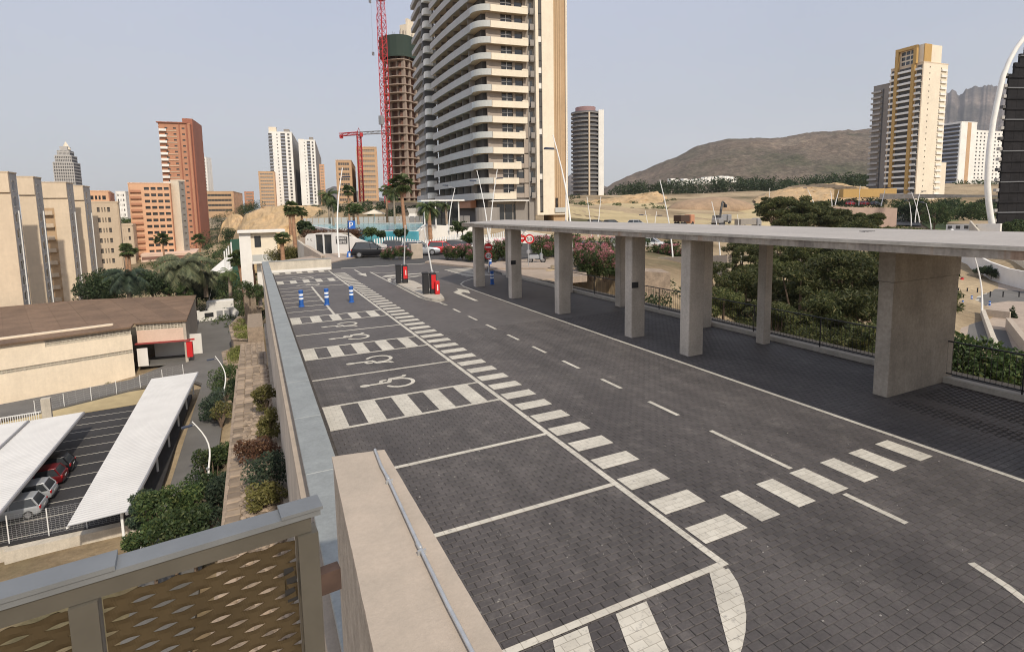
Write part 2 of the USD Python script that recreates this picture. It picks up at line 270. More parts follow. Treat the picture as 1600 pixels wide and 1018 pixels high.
order = np.argsort(np.where(seen, dep, 1e9)); near, rest = order[:300], np.sort(order[300:])
for i in near: obj('paver', paver_mesh(np.array([i])), M['paver'], parent=deck)
obj('paver_field', paver_mesh(rest), M['paver'], kind='stuff', parent=deck)
part(deck, 'far_paving', MB().ab((X0, float(cells[:, 3].max())+.001, -.02), (X1, 49.9, -.0006)), M['paver_far'])
part(deck, 'drain_channel', MB().ab((1.05, -3, -.5), (X0, 49.3, -.40)), M['black'])

# ---- painted markings, thin sheets on the pavers
def mark(name, poly, label=None, h=.0035, mat='paint'):
    return obj(name, MB().prism(poly, .0032, .0032+h), M[mat], label=label, parent=deck)
LX = 5.68
mark('lane_line', sbox(LX-.06, 5.062, LX+.06, 48.4))
bays = [5.11, 7.61, 10.11, 12.61, 14.20, 16.70, 19.20, 20.79, 23.29, 25.79, 27.38, 38.55, 41.05, 42.85, 45.40, 47.75]
for y in bays: mark('bay_line', sbox(1.32, y-.05, LX-.0625, y+.05))
for y0, y1 in ((12.61, 14.20), (19.20, 20.79), (25.79, 27.38), (41.05, 42.85), (47.75, 49.2)):
    for k in range(5):
        x = 1.32+.885*k; mark('hatch_block', sbox(x if k else 1.325, y0+.052, x+.44, y1-.052 if y1 < 49 else 49.1))
for y in (29.03, 30.62, 32.23, 33.87, 35.36, 36.86): mark('motorcycle_bay_line', sbox(1.32, y-.045, 3.30, y+.045))
mark('motorcycle_bay_line', sbox(3.30, 27.44, 3.42, 38.49))
k = 0; y = 5.55
while y < 46.2:
    mark('crosswalk_bar', sbox(5.80, y, 6.68, y+.435)); y += .87
for k in range(6): mark('crosswalk_bar', Polygon([(7.02+.885*k, 5.57), (7.45+.885*k, 5.57), (7.45+.885*k, 6.42), (7.02+.885*k, 6.42)]))
for a, b in ((6.52, 8.52), (4.50, 5.49), (9.55, 10.61), (11.78, 12.71), (13.92, 14.92), (16.05, 17.05), (18.2, 19.2), (20.35, 21.39), (22.47, 23.54), (24.66, 25.69), (26.85, 27.6)):
    mark('centre_dash', sbox(8.92, a, 9.03, b))
mark('centre_dash', LineString([(8.74, 3.55), (8.60, 3.1), (8.40, 2.7), (8.15, 2.4)]).buffer(.055, cap_style=2))
RLc = [(12.22, -1), (12.22, 19), (12.25, 25), (12.27, 30.37), (12.31, 32.97), (12.53, 34.2), (13.23, 35.4), (14.2, 36.33), (15.2, 36.8)]
mark('edge_line', LineString(RLc).buffer(.06, cap_style=2, join_style=1))
sw_o = [G(*q)[:2] for q in ((1125, 877), (1140, 890), (1153, 910), (1162, 935), (1166, 960), (1165, 985), (1160, 1010), (1150, 1040))]
sw_i = [G(*q)[:2] for q in ((1108, 893), (1114, 915), (1121, 945), (1130, 980), (1138, 1010), (1146, 1040))]
mark('swoosh', Polygon(list(sw_o)+list(sw_i[::-1])).buffer(0).difference(unary_union([sbox(0, 5.055, 5.70, 5.2), sbox(LX-.065, 5.0, LX+.065, 9)])))
for k in range(3): mark('hatch_block', Polygon([(3.76-.9*k, 5.02), (4.24-.9*k, 5.02), (3.80-.9*k, 3.9), (3.32-.9*k, 3.9)]))
lerp2 = lambda a, b, t: np.asarray(a)+(np.asarray(b)-np.asarray(a))*t
def arrow(name, pts): mark(name, Polygon(pts))
arrow('turn_arrow', [(10.83, 27.4), (11.02, 27.3), (11.10, 30.3), (11.42, 30.75), (11.60, 30.0), (11.95, 31.25), (11.60, 32.45), (11.45, 31.7), (10.85, 31.0)])
arrow('lane_arrow', [(7.70, 47.9), (7.82, 47.9), (7.82, 44.6), (8.12, 44.6), (7.76, 42.3), (7.38, 44.4), (7.70, 44.5)])
mark('island_line', LineString([(8.60, 45.2), (8.56, 36), (8.52, 30.2), (8.62, 29.2), (9.0, 27.9), (9.05, 26.9)]).buffer(.06, cap_style=2))
mark('island_line', LineString([(8.64, 45.0), (9.4, 44.0), (11.5, 43.6)]).buffer(.06, cap_style=2))
arrow('chevron_stripe', [(8.72, 41.3), (9.2, 42.2), (9.9, 42.1), (13.5, 42.0), (13.5, 41.8), (10.2, 41.5), (9.3, 41.0)])
mark('chevron_stripe', LineString([(8.72, 38.6), (8.95, 40.0), (9.6, 40.5), (12.5, 40.6)]).buffer(.12, cap_style=2))
mark('chevron_stripe', LineString([(9.7, 38.4), (10.2, 39.6), (11.3, 40.2)]).buffer(.09, cap_style=2))
for k in range(7): mark('crosswalk_bar', sbox(14.3+.02*k, 37.75+.87*k, 16.4+.1*k, 38.15+.87*k), h=.003)
def wheelchair(cx, cy, flip=1):
    """painted wheelchair symbol: head towards the wall, wheel towards the lane"""
    S = 1.28
    wheel = LineString([(S*(.62+.30*math.cos(t)), S*(.30*math.sin(t)-.10)) for t in np.linspace(-2.65, 1.75, 24)]).buffer(.055)
    body = LineString([(S*.02, .02), (S*.42, .03), (S*.50, S*.26), (S*.80, S*.30), (S*.86, S*.42)]).buffer(.06, cap_style=2, join_style=2)
    arm = LineString([(S*.24, .02), (S*.28, S*.20), (S*.40, S*.22)]).buffer(.05, cap_style=2)
    head = affinity.scale(Point(-S*.10, .02).buffer(.12), 1.2, .9)
    neck = LineString([(-S*.06, .02), (S*.1, .02)]).buffer(.05)
    p = affinity.scale(unary_union([wheel, body, arm, head, neck]), 1.05, flip*1.0, origin=(0, 0))
    mark('wheelchair_symbol', affinity.translate(p, cx, cy))
wheelchair(2.78, 15.45, 1); wheelchair(2.78, 18.05, -1); wheelchair(2.72, 22.0, 1); wheelchair(2.72, 24.55, -1)
wheelchair(2.75, 39.75, -1); wheelchair(2.75, 44.1, 1)
chalk = [G(*q)[:2] for q in ((922, 772), (945, 800), (975, 840), (1005, 890), (1030, 940), (1052, 985))]
for i in range(5):
    for u in np.arange(0.02, .98, .12): mark('chalk_line', LineString([lerp2(chalk[i], chalk[i+1], u), lerp2(chalk[i], chalk[i+1], u+.04+.04*rng.random())]).buffer(.004, cap_style=2), h=.0012, mat='chalk')
crumbs = MB()
for cx0, cy0, sg, k in ((742, 728, 60, 60), (830, 650, 70, 40), (700, 660, 80, 30), (800, 860, 60, 24), (900, 800, 90, 30), (1300, 860, 110, 46), (1150, 690, 90, 26), (1380, 940, 90, 24)):
    for _ in range(int(k*.65)):
        p = G(cx0+rng.normal()*sg, cy0+rng.normal()*sg*.45); r_ = .004+.011*rng.random()**3
        if 1.35 < p[0] < 16.5: crumbs.box((p[0], p[1], .004), (r_*2, r_*(1+rng.random()), .006), rng.random()*3)
obj('litter_specks', crumbs, pm('pale_crumb', (.33, .31, .28), .9), 'pale crumbs of dried mortar scattered over the near pavers', 'crumbs', kind='stuff')
mark('stop_line', sbox(6.9, 49.6, 16, 49.9))

# ---- kerb and thin railing along the right edge
kerb = obj('edge_kerb', MB().ab((17.12, -2, -1.2), (17.42, 37.4, .14)), M['kerbstone'], 'long pale kerb along the right edge of the deck', 'kerb')
er = thing('edge_railing', 'thin dark railing of fine uprights above the right kerb', 'railing', (17.27, 0, .14))
part(er, 'handrail', MB().ab((-.02, -2, 1.0), (.02, 30.5, 1.035)), M['black_metal'])
part(er, 'bottom_rail', MB().ab((-.015, -2, .09), (.015, 30.5, .12)), M['black_metal'])
ys = np.arange(-1.95, 30.5, .125); ns = 0
dist_ok = sorted(ys, key=lambda t: abs(t-7))[:240]
for t in sorted(dist_ok): part(er, 'baluster', MB().box((0, t, .55), (.009, .009, .93)), M['black_metal'])
for t in np.arange(-1.9, 30.5, 2.7): part(er, 'post', MB().box((0, t+.06, .5), (.03, .03, 1.0)), M['black_metal'])

# ---- left deck wall with zinc coping, end wall
dw = thing('deck_wall', 'long low wall with grey metal coping along the left deck edge', 'wall', (0, 0, 0))
part(dw, 'wall', MB().ab((.62, -4, -.5), (.985, 49.4, .96)), M['concrete_pale'])
part(dw, 'wall_face', MB().ab((.50, -4, -19), (.62, 49.4, .70)), M['concrete'])
part(dw, 'ledge', MB().ab((.40, -4, .52), (.62, 49.4, .74)), M['parapet'])
part(dw, 'skirting', MB().ab((.34, -4, -4.6), (.50, 49.4, -4.25)), M['concrete_dark'])
yy = -4.0
while yy < 49.3:
    y2 = min(yy+2.5, 49.4); part(dw, 'coping_sheet', MB().cbox(((.50+.99)/2, (yy+y2)/2, .985), (.50, y2-yy-.006, .05), .008), M['coping']); yy += 2.5
ew = thing('end_wall', 'pale concrete wall closing the far end of the bays', 'wall')
part(ew, 'wall', MB().ab((.99, 49.4, -2), (6.05, 49.75, .95)), M['concrete_pale'])
part(ew, 'coping', MB().cbox((3.5, 49.58, .975), (5.14, .42, .05), .01), M['coping'])
part(ew, 'base_band', MB().ab((1.05, 49.34, 0), (6.0, 49.398, .22)), M['white'])

# ---- concrete canopy on columns
pg = thing('concrete_canopy', 'long flat concrete canopy on square columns beside the lane', 'canopy')
slab = Polygon([(12.60, -2), (12.60, 31.6), (12.42, 33.4), (18.5, 39.6), (18.5, -2)])
sm = MB().prism(slab, 3.93, 4.165); part(pg, 'roof_slab', sm, M['slab_edge'])
part(pg, 'roof_screed', MB().prism(slab.buffer(-.03, join_style=2), 4.165, 4.182), M['slab_top'])
part(pg, 'drip_edge', MB().prism(LineString([(12.585, -2), (12.585, 31.6)]).buffer(.012, cap_style=2), 4.10, 4.172), M['concrete_pale'])
for y in (13.28, 16.30, 21.72, 26.92, 32.30): part(pg, 'column', MB().cbox((13.22, y+.22, 1.966), (.64, .44, 3.925), .02), M['concrete'])
for x, y in ((16.73, 16.2), (16.73, 21.75), (16.75, 27.0), (16.9, 35.3)): part(pg, 'column', MB().cbox((x, y+.22, 1.966), (.5, .44, 3.925), .02), M['concrete'])
part(pg, 'column', MB().cbox((16.54, 13.34, 1.966), (.36, .34, 3.925), .02), M['concrete'], label='slimmest column, alone by the kerb')
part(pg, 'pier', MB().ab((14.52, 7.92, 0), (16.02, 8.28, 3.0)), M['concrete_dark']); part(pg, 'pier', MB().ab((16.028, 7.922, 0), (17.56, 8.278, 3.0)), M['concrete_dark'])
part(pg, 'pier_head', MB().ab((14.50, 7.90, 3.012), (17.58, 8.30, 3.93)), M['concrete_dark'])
for (x, y, z) in ((13.02, 16.285, 2.05), (13.0, 26.905, 2.05)):
    pl = part(pg, 'level_plate', MB().box((x+.02, y, z), (.30, .02, .22)), M['black'])
mk = MB()
for a in (0, .16): mk.tube([(16.0+a, 9.6, 4.186), (16.25+a, 9.9, 4.186)], .012, 5).tube([(16.25+a, 9.9, 4.186), (16.38+a, 9.62, 4.186)], .012, 5)
part(pg, 'roof_bracket', mk, M['black_metal'])

# ---- parapet in the foreground with a conduit pipe
zt = 3.0
fl, fr, nr, nl = (G(*q, zt)[:2] for q in ((519, 713), (600, 702), (785, 1018), (585, 1018)))
ext = lambda a, b: b+(b-a)*2.2
nl2, nr2 = ext(fl, nl), ext(fr, nr)
pp = Polygon([fl, fr, nr2, nl2])
pw = thing('parapet', 'thick beige parapet with a pipe along its top', 'parapet')
part(pw, 'wall', MB().prism(pp.buffer(-.004, join_style=2), 1.02, zt-.03), M['parapet_side'])
v, f = trimesh.remesh.subdivide_to_size(*MB().prism(pp.buffer(.003, join_style=2), zt-.03, zt).arr(), .06)
v = v+.0035*(meshkit.fbm(v*14, 3)[:, None]-.5)*np.array([1, 1, .6]); part(pw, 'top_render', (v, f), M['parapet'], smooth=30)
def lerp(a, b, t): return np.asarray(a)+(np.asarray(b)-np.asarray(a))*t
cp = thing('conduit_pipe', 'thin grey galvanised pipe lying on the beige parapet', 'pipe')
q = [G(*c, zt+.018) for c in ((586, 702), (596, 728), (606, 746), (655, 852), (700, 945), (738, 1018))]
q.append(q[-1]+(q[-1]-q[-2])*2)
part(cp, 'pipe', MB().tube(np.array(q), .0115, 10), M['galv'], smooth=60)
for i in (2, 3):
    d = (q[i+1]-q[i-1]); d /= np.linalg.norm(d); part(cp, 'coupling', MB().tube([q[i]-d*.03, q[i]+d*.03], .0150, 10), M['galv'], smooth=60)
    part(cp, 'pipe_clip', MB().box(q[i]+d*.06-[0, 0, .004], (.05, .012, .03), math.atan2(d[1], d[0])+math.pi/2), M['galv'])

# ---- mesh railing of the landing
rA = D(482, 791, 1.22); rB = G(-60, 948, rA[2])
zr = rA[2]; ud = (rB-rA); L = np.linalg.norm(ud); ud /= L; ang = math.atan2(ud[1], ud[0])
rl = thing('mesh_railing', 'bronze expanded mesh railing with a grey metal handrail', 'railing', rA, ang)
LL = 2.2; u2 = float(np.linalg.norm((G(150, 893, zr)-rA)[:2]))
part(rl, 'handrail', MB().ab((-.02, -.026, -.012), (LL, .026, 0)), M['rail_top'])
part(rl, 'handrail_plate', MB().ab((u2-.03, -.029, .001), (u2+.14, .029, .010)), M['rail_top']); part(rl, 'handrail_plate', MB().ab((-.025, -.029, .001), (.06, .029, .008)), M['rail_top'])
part(rl, 'top_bar', MB().ab((.0, -.004, -.046), (LL, .022, -.013)), M['rail'])
def post(x, w=.042): return part(rl, 'post', MB().ab((x, -.014, -1.15), (x+w, .030, -.047)), M['rail'])
post(-.012); post(u2); post(u2*2+.01)
part(rl, 'thin_bar', MB().ab((u2+.16, -.004, -1.1), (u2+.172, .008, -.047)), M['rail'])
def strands(x0, x1, pit=.062, rowh=.0245, zlo=-1.1, zhi=-.058, hh=.0027, t=.0030):
    """expanded metal: ribbons between staggered rows of lens-shaped openings, each lip turned a little out of the plane"""
    xs = np.arange(x0, x1+1e-6, pit/14); nrow = int((zhi-zlo)/rowh); V, Fc, n = [], [], 0; m_ = len(xs)
    def lens(r):
        u = ((xs/pit+.5*(r % 2)) % 1)-.5; a = np.clip(1-(np.abs(u)/.36)**1.6, 0, 1); return a, u*.0035
    for r in range(nrow):
        za, zb2 = zhi-(r+1)*rowh, zhi-r*rowh; (a, ta), (b, tb) = lens(r+1), lens(r)
        for off in (0.0, -.0016):
            lo = np.c_[xs, .010+off-t*a, za+hh*a-ta]; mid = np.c_[xs, .010+off+0*a, (za+zb2)/2-(ta+tb)/2]; hi = np.c_[xs, .010+off+t*b, zb2-hh*b-tb]; V += [lo, mid, hi]; k = np.arange(m_-1)
            for s_ in (0, 1): p, q = n+s_*m_+k, n+(s_+1)*m_+k; Fc += [np.c_[p, p+1, q+1], np.c_[p, q+1, q]]
            n += 3*m_
    return np.vstack(V), np.vstack(Fc)
obj('mesh_panel', strands(.034, u2-.002), M['mesh'], parent=rl); obj('mesh_panel', strands(u2+.046, LL), M['mesh'], parent=rl)
part(rl, 'bracket', MB().ab((-.055, .0, -.20), (-.012, .03, -.15)), M['rust'])
part(rl, 'latch', MB().ab((.035, -.004, -.20), (.06, .01, -.12)), M['black_metal'])
# ================= terrain
def A(x, y, depth): return CAM + ray(x, y)*depth       # the point at axial depth (metres) seen at photo pixel (x, y)
M['earth'] = usdkit.material(stage, '/World/Looks/earth', {
    'p': ('principled_bsdf', {'roughness': .95, 'specular_ior_level': .2}), 'g': ('geometry', {}),
    'n': ('noise_texture', {'scale': .03, 'detail': 8.0, 'roughness': .6}), 'r': ('rgb_ramp', {'ramp': [(0.3, (.07, .075, .035)), (.42, (.22, .165, .10)), (.56, (.36, .28, .18)), (.7, (.44, .34, .21))]}),
    'n2': ('noise_texture', {'scale': .9, 'detail': 6.0, 'roughness': .7}), 'r2': ('map_range', {'from_min': .3, 'from_max': .7, 'to_min': .72, 'to_max': 1.25}), 's': ('vector_math', {'math_type': 'scale'}), 'b': ('bump', {'strength': .6, 'distance': .3})},
    [('g.position', 'n.vector'), ('n.fac', 'r.fac'), ('g.position', 'n2.vector'), ('n2.fac', 'r2.value'), ('r.color', 's.vector1'), ('r2.result', 's.scale'), ('s.vector', 'p.base_color'), ('n2.fac', 'b.height'), ('b.normal', 'p.normal')], surface='p.BSDF')
M['dirt'] = pm('dry_grass', (0.50, 0.40, 0.22), .95, tint=(0.34, 0.27, 0.15), vscale=.06, vscale2=.8, var=.16, bump=.4, bscale=2)
M['rock'] = pm('ochre_rock', (0.52, 0.36, 0.20), .95, tint=(0.34, 0.25, 0.14), vscale=.12, vscale2=.9, var=.2, bump=.9, bscale=.9)
M['stones'] = pm('pale_stones', (0.265, 0.205, 0.15), .9, isl=.38, var=.1, vscale=3)
M['bank_stone'] = pm('bank_stone', (0.40, 0.33, 0.25), .9, isl=.4, var=.1, vscale=3)
M['stonewall'] = pm('stone_facing', (0.25, 0.195, 0.145), .92, isl=.22, var=.22, vscale=2.5, vscale2=9, bump=.5, bscale=8)
cps = []
def cp_(*p): cps.append(p)
for x, y in ((-20, 20), (-60, 20), (-20, 60), (-60, 60), (-10, 40), (-8, 70), (-8, 100), (-8, 130), (-25, 90), (-120, 40), (-120, -60), (-20, -60), (-3, 20), (-3, 45), (-3, 70), (-5, 10), (5, 20), (10, 30), (10, 10), (0, 0), (10, -30)): cp_(x, y, -18.4 if x > -25 else -20.5)
for x in (-2.5, -5, -9, -14, -20):
    for y in range(8, 140, 9): cp_(x, y, -18.5 if x > -18 else -19)
for x, y in ((-3.4, 80), (-3, 100), (-2, 120), (-45, 120), (-30, 150), (-60, 160)): cp_(x, y, -17.5)
for x, y in ((2, 48), (10, 48), (16, 44)): cp_(x, y, -1.2)
for x, y in ((7, 51), (12, 51), (20, 46), (18.5, 40), (12, 56), (20, 56), (28, 55), (35, 55), (20, 62), (10, 64), (30, 62), (42, 58), (24, 50), (30, 45)): cp_(x, y, -.06)
for x, y in ((12, 70), (22, 72), (35, 72)): cp_(x, y, .2)
for px_, d in ((560, 100), (650, 100), (720, 100), (600, 140), (700, 125), (840, 106), (860, 120), (780, 125)): p = A(px_, 340, d); cp_(p[0], p[1], 1.4 if d < 130 and px_ < 740 else 2.3)
for q in ((1000, 348, 150), (1100, 350, 150), (900, 345, 140), (1000, 326, 260), (1100, 326, 260), (1180, 335, 240), (900, 318, 300), (925, 307, 370), (1040, 305, 420), (1150, 300, 420), (1250, 296, 380), (1300, 322, 230), (1340, 345, 200), (1400, 304, 285), (1345, 300, 290), (1500, 287, 380), (1540, 288, 380), (1410, 352, 240), (1420, 330, 270), (1270, 312, 300), (1240, 330, 220), (1200, 350, 180), (1560, 348, 190), (1500, 345, 200)): p = A(*q); cp_(*p)
for x, y, z in ((18.2, 37, -.4), (18.2, 30, -.5), (18.2, 24, -.9), (18.2, 17, -2), (18.2, 10, -4.5), (18.2, 2, -7), (23, 34, -.6), (23, 27, -1.6), (23, 20, -3.6), (24, 10, -8), (24, 0, -10), (32, 36, -.8), (34, 28, -4), (36, 16, -9), (42, 38, -2), (50, 30, -8), (60, 45, -5), (60, 60, -2.2), (45, 50, -.8), (75, 75, -3), (70, 35, -11), (85, 50, -10), (50, 10, -12), (30, -20, -12)): cp_(x, y, z)
for q in ((1540, 470), (1590, 420), (1510, 520), (1590, 500), (1560, 440), (1530, 420), (1590, 560)): p = G(*q, -13); cp_(p[0], p[1], -13)
for q in ((1560, 385, 150), (1590, 385, 150), (1600, 390, 130)): p = A(*q); cp_(*p)
for q in ((470, 330, 200), (500, 330, 170), (345, 398, 200), (380, 392, 190), (400, 385, 190), (430, 372, 190), (450, 322, 300), (540, 320, 250), (600, 322, 240), (350, 370, 300), (217, 402, 200), (320, 396, 260), (110, 400, 250), (60, 420, 220), (270, 400, 210)): p = A(*q); cp_(*p)
for q in ((470, 395, 95),): p = A(*q); cp_(*p)
for a in range(0, 360, 15):
    for r, s in ((700, 1), (1500, 1), (4000, 1)):
        ad = (a+180) % 360-180; z = 14+r*.006 if 20 < ad < 100 else (4 if 0 < ad <= 20 else -16)
        cp_(r*math.sin(math.radians(a)), r*math.cos(math.radians(a)), z)
for x, y, z in ((-5, 150, -17), (-10, 170, -16), (0, 110, -16), (-4, 110, -17.5), (2, 80, -12), (0, 90, -14), (4, 70, -7), (-1, 60, -17), (-1, 80, -17.5), (0, 125, -15), (6, 95, -8)): cp_(x, y, z)
from scipy.interpolate import RBFInterpolator
C3 = np.array(cps); rbf = RBFInterpolator(C3[:, :2], C3[:, 2], kernel='linear', smoothing=.3, neighbors=40)
def hgt(x, y): return float(rbf([[x, y]])[0])
rr = np.concatenate([np.linspace(1.5, 60, 60), np.geomspace(61, 9000, 150)]); th = np.radians(np.concatenate([np.linspace(-60, 100, 300), np.linspace(101, 299, 50)]))
RR, TH = np.meshgrid(rr, th, indexing='ij'); GX, GY = RR*np.sin(TH), RR*np.cos(TH)
xy = np.stack([GX.ravel(), GY.ravel()], 1); gz = rbf(xy)
amp = np.clip((np.hypot(xy[:, 0], xy[:, 1])-120)/150, 0, 1)
gz = gz+amp*4.0*(meshkit.fbm(np.c_[xy/45, 0*gz], 4)-.5)
under = (xy[:, 0] > -.6) & (xy[:, 0] < 17.3) & (xy[:, 1] < 49.6) & (xy[:, 1] > -8); gz = np.where(under, np.minimum(gz, -1.5), gz)
stp = Polygon([(5.4, 49.5), (17.4, 49.5), (17.4, 37.9), (20, 39.5), (33, 52), (48, 60), (46, 72), (26, 68.5), (8, 68), (2.5, 61), (2.5, 49.9)]); ins_ = shapely.contains_xy(stp.buffer(2.0), xy[:, 0], xy[:, 1]); gz = np.where(ins_, np.minimum(gz, -.25), gz)
bk = (xy[:, 0] > 17.2) & (xy[:, 0] < 26) & (xy[:, 1] > 8) & (xy[:, 1] < 36.5); gz = np.where(bk, np.minimum(gz, -.85-np.maximum(0, xy[:, 0]-17.5)*.22-np.maximum(0, 27-xy[:, 1])*.16), gz)
m, n = RR.shape; i, j = np.meshgrid(np.arange(m-1), np.arange(n), indexing='ij'); j2 = (j+1) % n
fq = np.stack([i*n+j, i*n+j2, (i+1)*n+j2, (i+1)*n+j], -1).reshape(-1, 4)[:, ::-1]
obj('ground', (np.c_[xy, gz], np.vstack([fq[:, [0, 1, 2]], fq[:, [0, 2, 3]]])), M['earth'], kind='structure', smooth=True)
def drape(poly, off=.03, step=3.0):
    """a sheet that follows the ground"""
    m_ = MB().prism(poly, 0, 1); v, f = m_.arr(); t = v[:, 2] > .5; keep = t[f].all(1); v2, f2 = v.copy(), f[keep]
    v3, f3 = trimesh.remesh.subdivide_to_size(v2, f2, step, max_iter=12); v3 = np.array(v3); v3[:, 2] = rbf(v3[:, :2])+off; return v3, f3
# distant hills: ridge lines with real depth and gullies
def ridge(name, pts, depth0, depth1, base, mat, rough, seed, nj=40, back=1.25, ni=160, sc=1.0):
    pts = np.array(pts, float); xs = np.linspace(pts[0, 0], pts[-1, 0], ni); ys = np.interp(xs, pts[:, 0], pts[:, 1])+(meshkit.fbm(np.c_[xs/5, xs*0, xs*0], 4, seed)-.5)*(9 if rough > 100 else 2); V = []
    for jj in range(nj):
        t = jj/(nj-1)
        for x, y in zip(xs, ys):
            top = A(x, y, depth1); tt = min(t/.7, 1); d = depth0+(depth1-depth0)*tt if t <= .7 else depth1*(1+(back-1)*(t-.7)/.3)
            p = A(x, 320, d); h = (top[2]-base)*(math.sin(tt*math.pi/2)**1.05 if t <= .7 else 1-(t-.7)/.3*.9); V.append([p[0], p[1], base+h])
    V = np.array(V); q = V/(rough*9); nz = 1-2*np.abs(meshkit.fbm(np.c_[q[:, :2], V[:, 2]*0], 5, seed)-.5); nz = .65*nz+.35*(1-2*np.abs(meshkit.fbm(np.c_[q[:, :2]*4, V[:, 2]/rough/3], 5, seed+3)-.5))
    w = np.repeat(np.sin(np.clip(np.linspace(0, 1, nj)/.7, 0, 1)*math.pi)**.6, ni) if True else 1
    V[:, 2] -= rough*1.7*(nz-.55)*np.clip(w, 0, 1); idx = np.arange(nj*ni).reshape(nj, ni)
    f = np.stack([idx[:-1, :-1], idx[:-1, 1:], idx[1:, 1:], idx[1:, :-1]], -1).reshape(-1, 4); return obj(name, (V, np.vstack([f[:, [0, 1, 2]], f[:, [0, 2, 3]]])), mat, kind='structure', smooth=True)
def hillmat(name, ramp, s1, s2):
    return usdkit.material(stage, '/World/Looks/'+name, {'p': ('principled_bsdf', {'roughness': 1.0, 'specular_ior_level': .1}), 'g': ('geometry', {}),
      'n': ('noise_texture', {'scale': s1, 'detail': 9.0, 'roughness': .62}), 'r': ('rgb_ramp', {'ramp': ramp}), 'n2': ('noise_texture', {'scale': s2, 'detail': 7.0, 'roughness': .75}), 'r2': ('map_range', {'from_min': .34, 'from_max': .66, 'to_min': .6, 'to_max': 1.3}), 's': ('vector_math', {'math_type': 'scale'}), 'n3': ('noise_texture', {'scale': s2*3.2, 'detail': 5.0, 'roughness': .8}), 'r3': ('map_range', {'from_min': .46, 'from_max': .58, 'to_min': .62, 'to_max': 1.06}), 's3': ('vector_math', {'math_type': 'scale'}), 'b': ('bump', {'strength': .8, 'distance': 12.0})},
      [('g.position', 'n.vector'), ('n.fac', 'r.fac'), ('g.position', 'n2.vector'), ('n2.fac', 'r2.value'), ('r.color', 's.vector1'), ('r2.result', 's.scale'), ('g.position', 'n3.vector'), ('n3.fac', 'r3.value'), ('s.vector', 's3.vector1'), ('r3.result', 's3.scale'), ('s3.vector', 'p.base_color'), ('n2.fac', 'b.height'), ('b.normal', 'p.normal')], surface='p.BSDF')
M['hill'] = hillmat('dry_hill', [(.30, (.09, .095, .055)), (.45, (.17, .14, .105)), (.58, (.22, .17, .13)), (.72, (.31, .25, .185))], .004, .035)
M['mount'] = hillmat('bare_mountain', [(.3, (.055, .055, .05)), (.5, (.13, .112, .10)), (.7, (.25, .205, .18))], .0028, .016)
ridge('dry_hill_ridge', [(930, 305), (955, 288), (985, 275), (1020, 262), (1060, 245), (1085, 234), (1110, 226), (1140, 220), (1175, 219), (1215, 219), (1250, 213), (1300, 209), (1340, 206), (1380, 203), (1420, 203), (1470, 215), (1530, 240), (1600, 262), (1650, 270)], 1150, 2000, 20, M['hill'], 22, 3)
ridge('bare_mountain', [(1360, 200), (1400, 175), (1440, 156), (1462, 150), (1474, 146), (1482, 147), (1486, 151), (1492, 148), (1496, 142), (1504, 139), (1516, 140), (1530, 137), (1545, 139), (1560, 136), (1575, 140), (1590, 132), (1640, 120), (1720, 140)], 3200, 5200, 40, M['mount'], 150, 8, nj=60, ni=220)
ridge('far_hill', [(840, 300), (870, 290), (892, 272), (905, 278), (930, 284), (960, 296), (1000, 310)], 3500, 4200, 0, M['mount'], 20, 5, nj=20, ni=60)
ridge('low_far_hill', [(480, 322), (505, 300), (522, 290), (545, 296), (570, 300), (600, 310), (680, 320)], 3500, 4200, 0, M['mount'], 15, 6, nj=20, ni=60)
# ---- roads and plain surfaces
obj('street', MB().prism(stp, -.4, -.004), M['asphalt'], kind='structure')
obj('pavement', MB().prism(Polygon([(5.9, 54), (8.2, 58), (10.6, 61.0), (14, 62.5), (14, 67.5), (8, 67.5), (2.6, 61), (2.6, 50.5), (4.8, 50.5)]), -.3, .10), M['pavement'], kind='structure')
fieldp = [A(*q) for q in ((885, 336, 150), (885, 322, 280), (960, 322, 300), (1180, 322, 290), (1215, 330, 230), (1230, 345, 190), (1180, 352, 150), (1000, 350, 140))]
obj('dirt_field', drape(Polygon([p[:2] for p in fieldp]), .12, 5.0), M['dirt'], kind='structure')
# ================= low ground on the left: lot, canopies, warehouse
ZL = -18.0
obj('service_road', MB().prism(Polygon([(-7.9, 30), (-4.4, 30), (-4.4, 140), (-13.5, 140), (-13, 97), (-17, 90), (-34, 84.5), (-34, 80), (-23.2, 80.3), (-15.5, 85.4), (-10.4, 88.3), (-7.6, 83)]), ZL-.4, ZL+.005), M['asphalt_grey'], kind='structure')
obj('parking_lot', MB().prism(Polygon([(-30, 48), (-8.4, 47.6), (-8.4, 78.5), (-14.4, 77.5), (-30, 76.2)]), ZL-.4, ZL), M['asphalt_lot'], kind='structure')
lotm = MB()
for k in range(13): lotm.ab((-19.0, 48.6+2.42*k-.05, ZL+.004), (-13.9, 48.6+2.42*k+.05, ZL+.008)).ab((-13.9, 48.6+2.42*k-.30, ZL+.004), (-13.75, 48.6+2.42*k+.30, ZL+.008))
obj('lot_marking', lotm, M['paint'], 'white T-shaped bay lines on the dark lower parking lot', 'road marking', kind='stuff')
obj('lot_arrow', MB().prism(Polygon([(-12.35, 60.6), (-12.2, 60.6), (-12.35, 56.6), (-12.05, 56.6), (-12.62, 54.2), (-13.0, 56.6), (-12.62, 56.6)]), ZL+.004, ZL+.009), M['paint'], 'white arrow painted on the dark lower parking lot', 'road marking')
M['sheet'] = pm('white_sheet_roof', (0.53, 0.525, 0.515), .6, var=.06, vscale=.5)
M['grey_steel'] = pm('grey_steel', (0.30, 0.30, 0.31), .5, metal=.3)
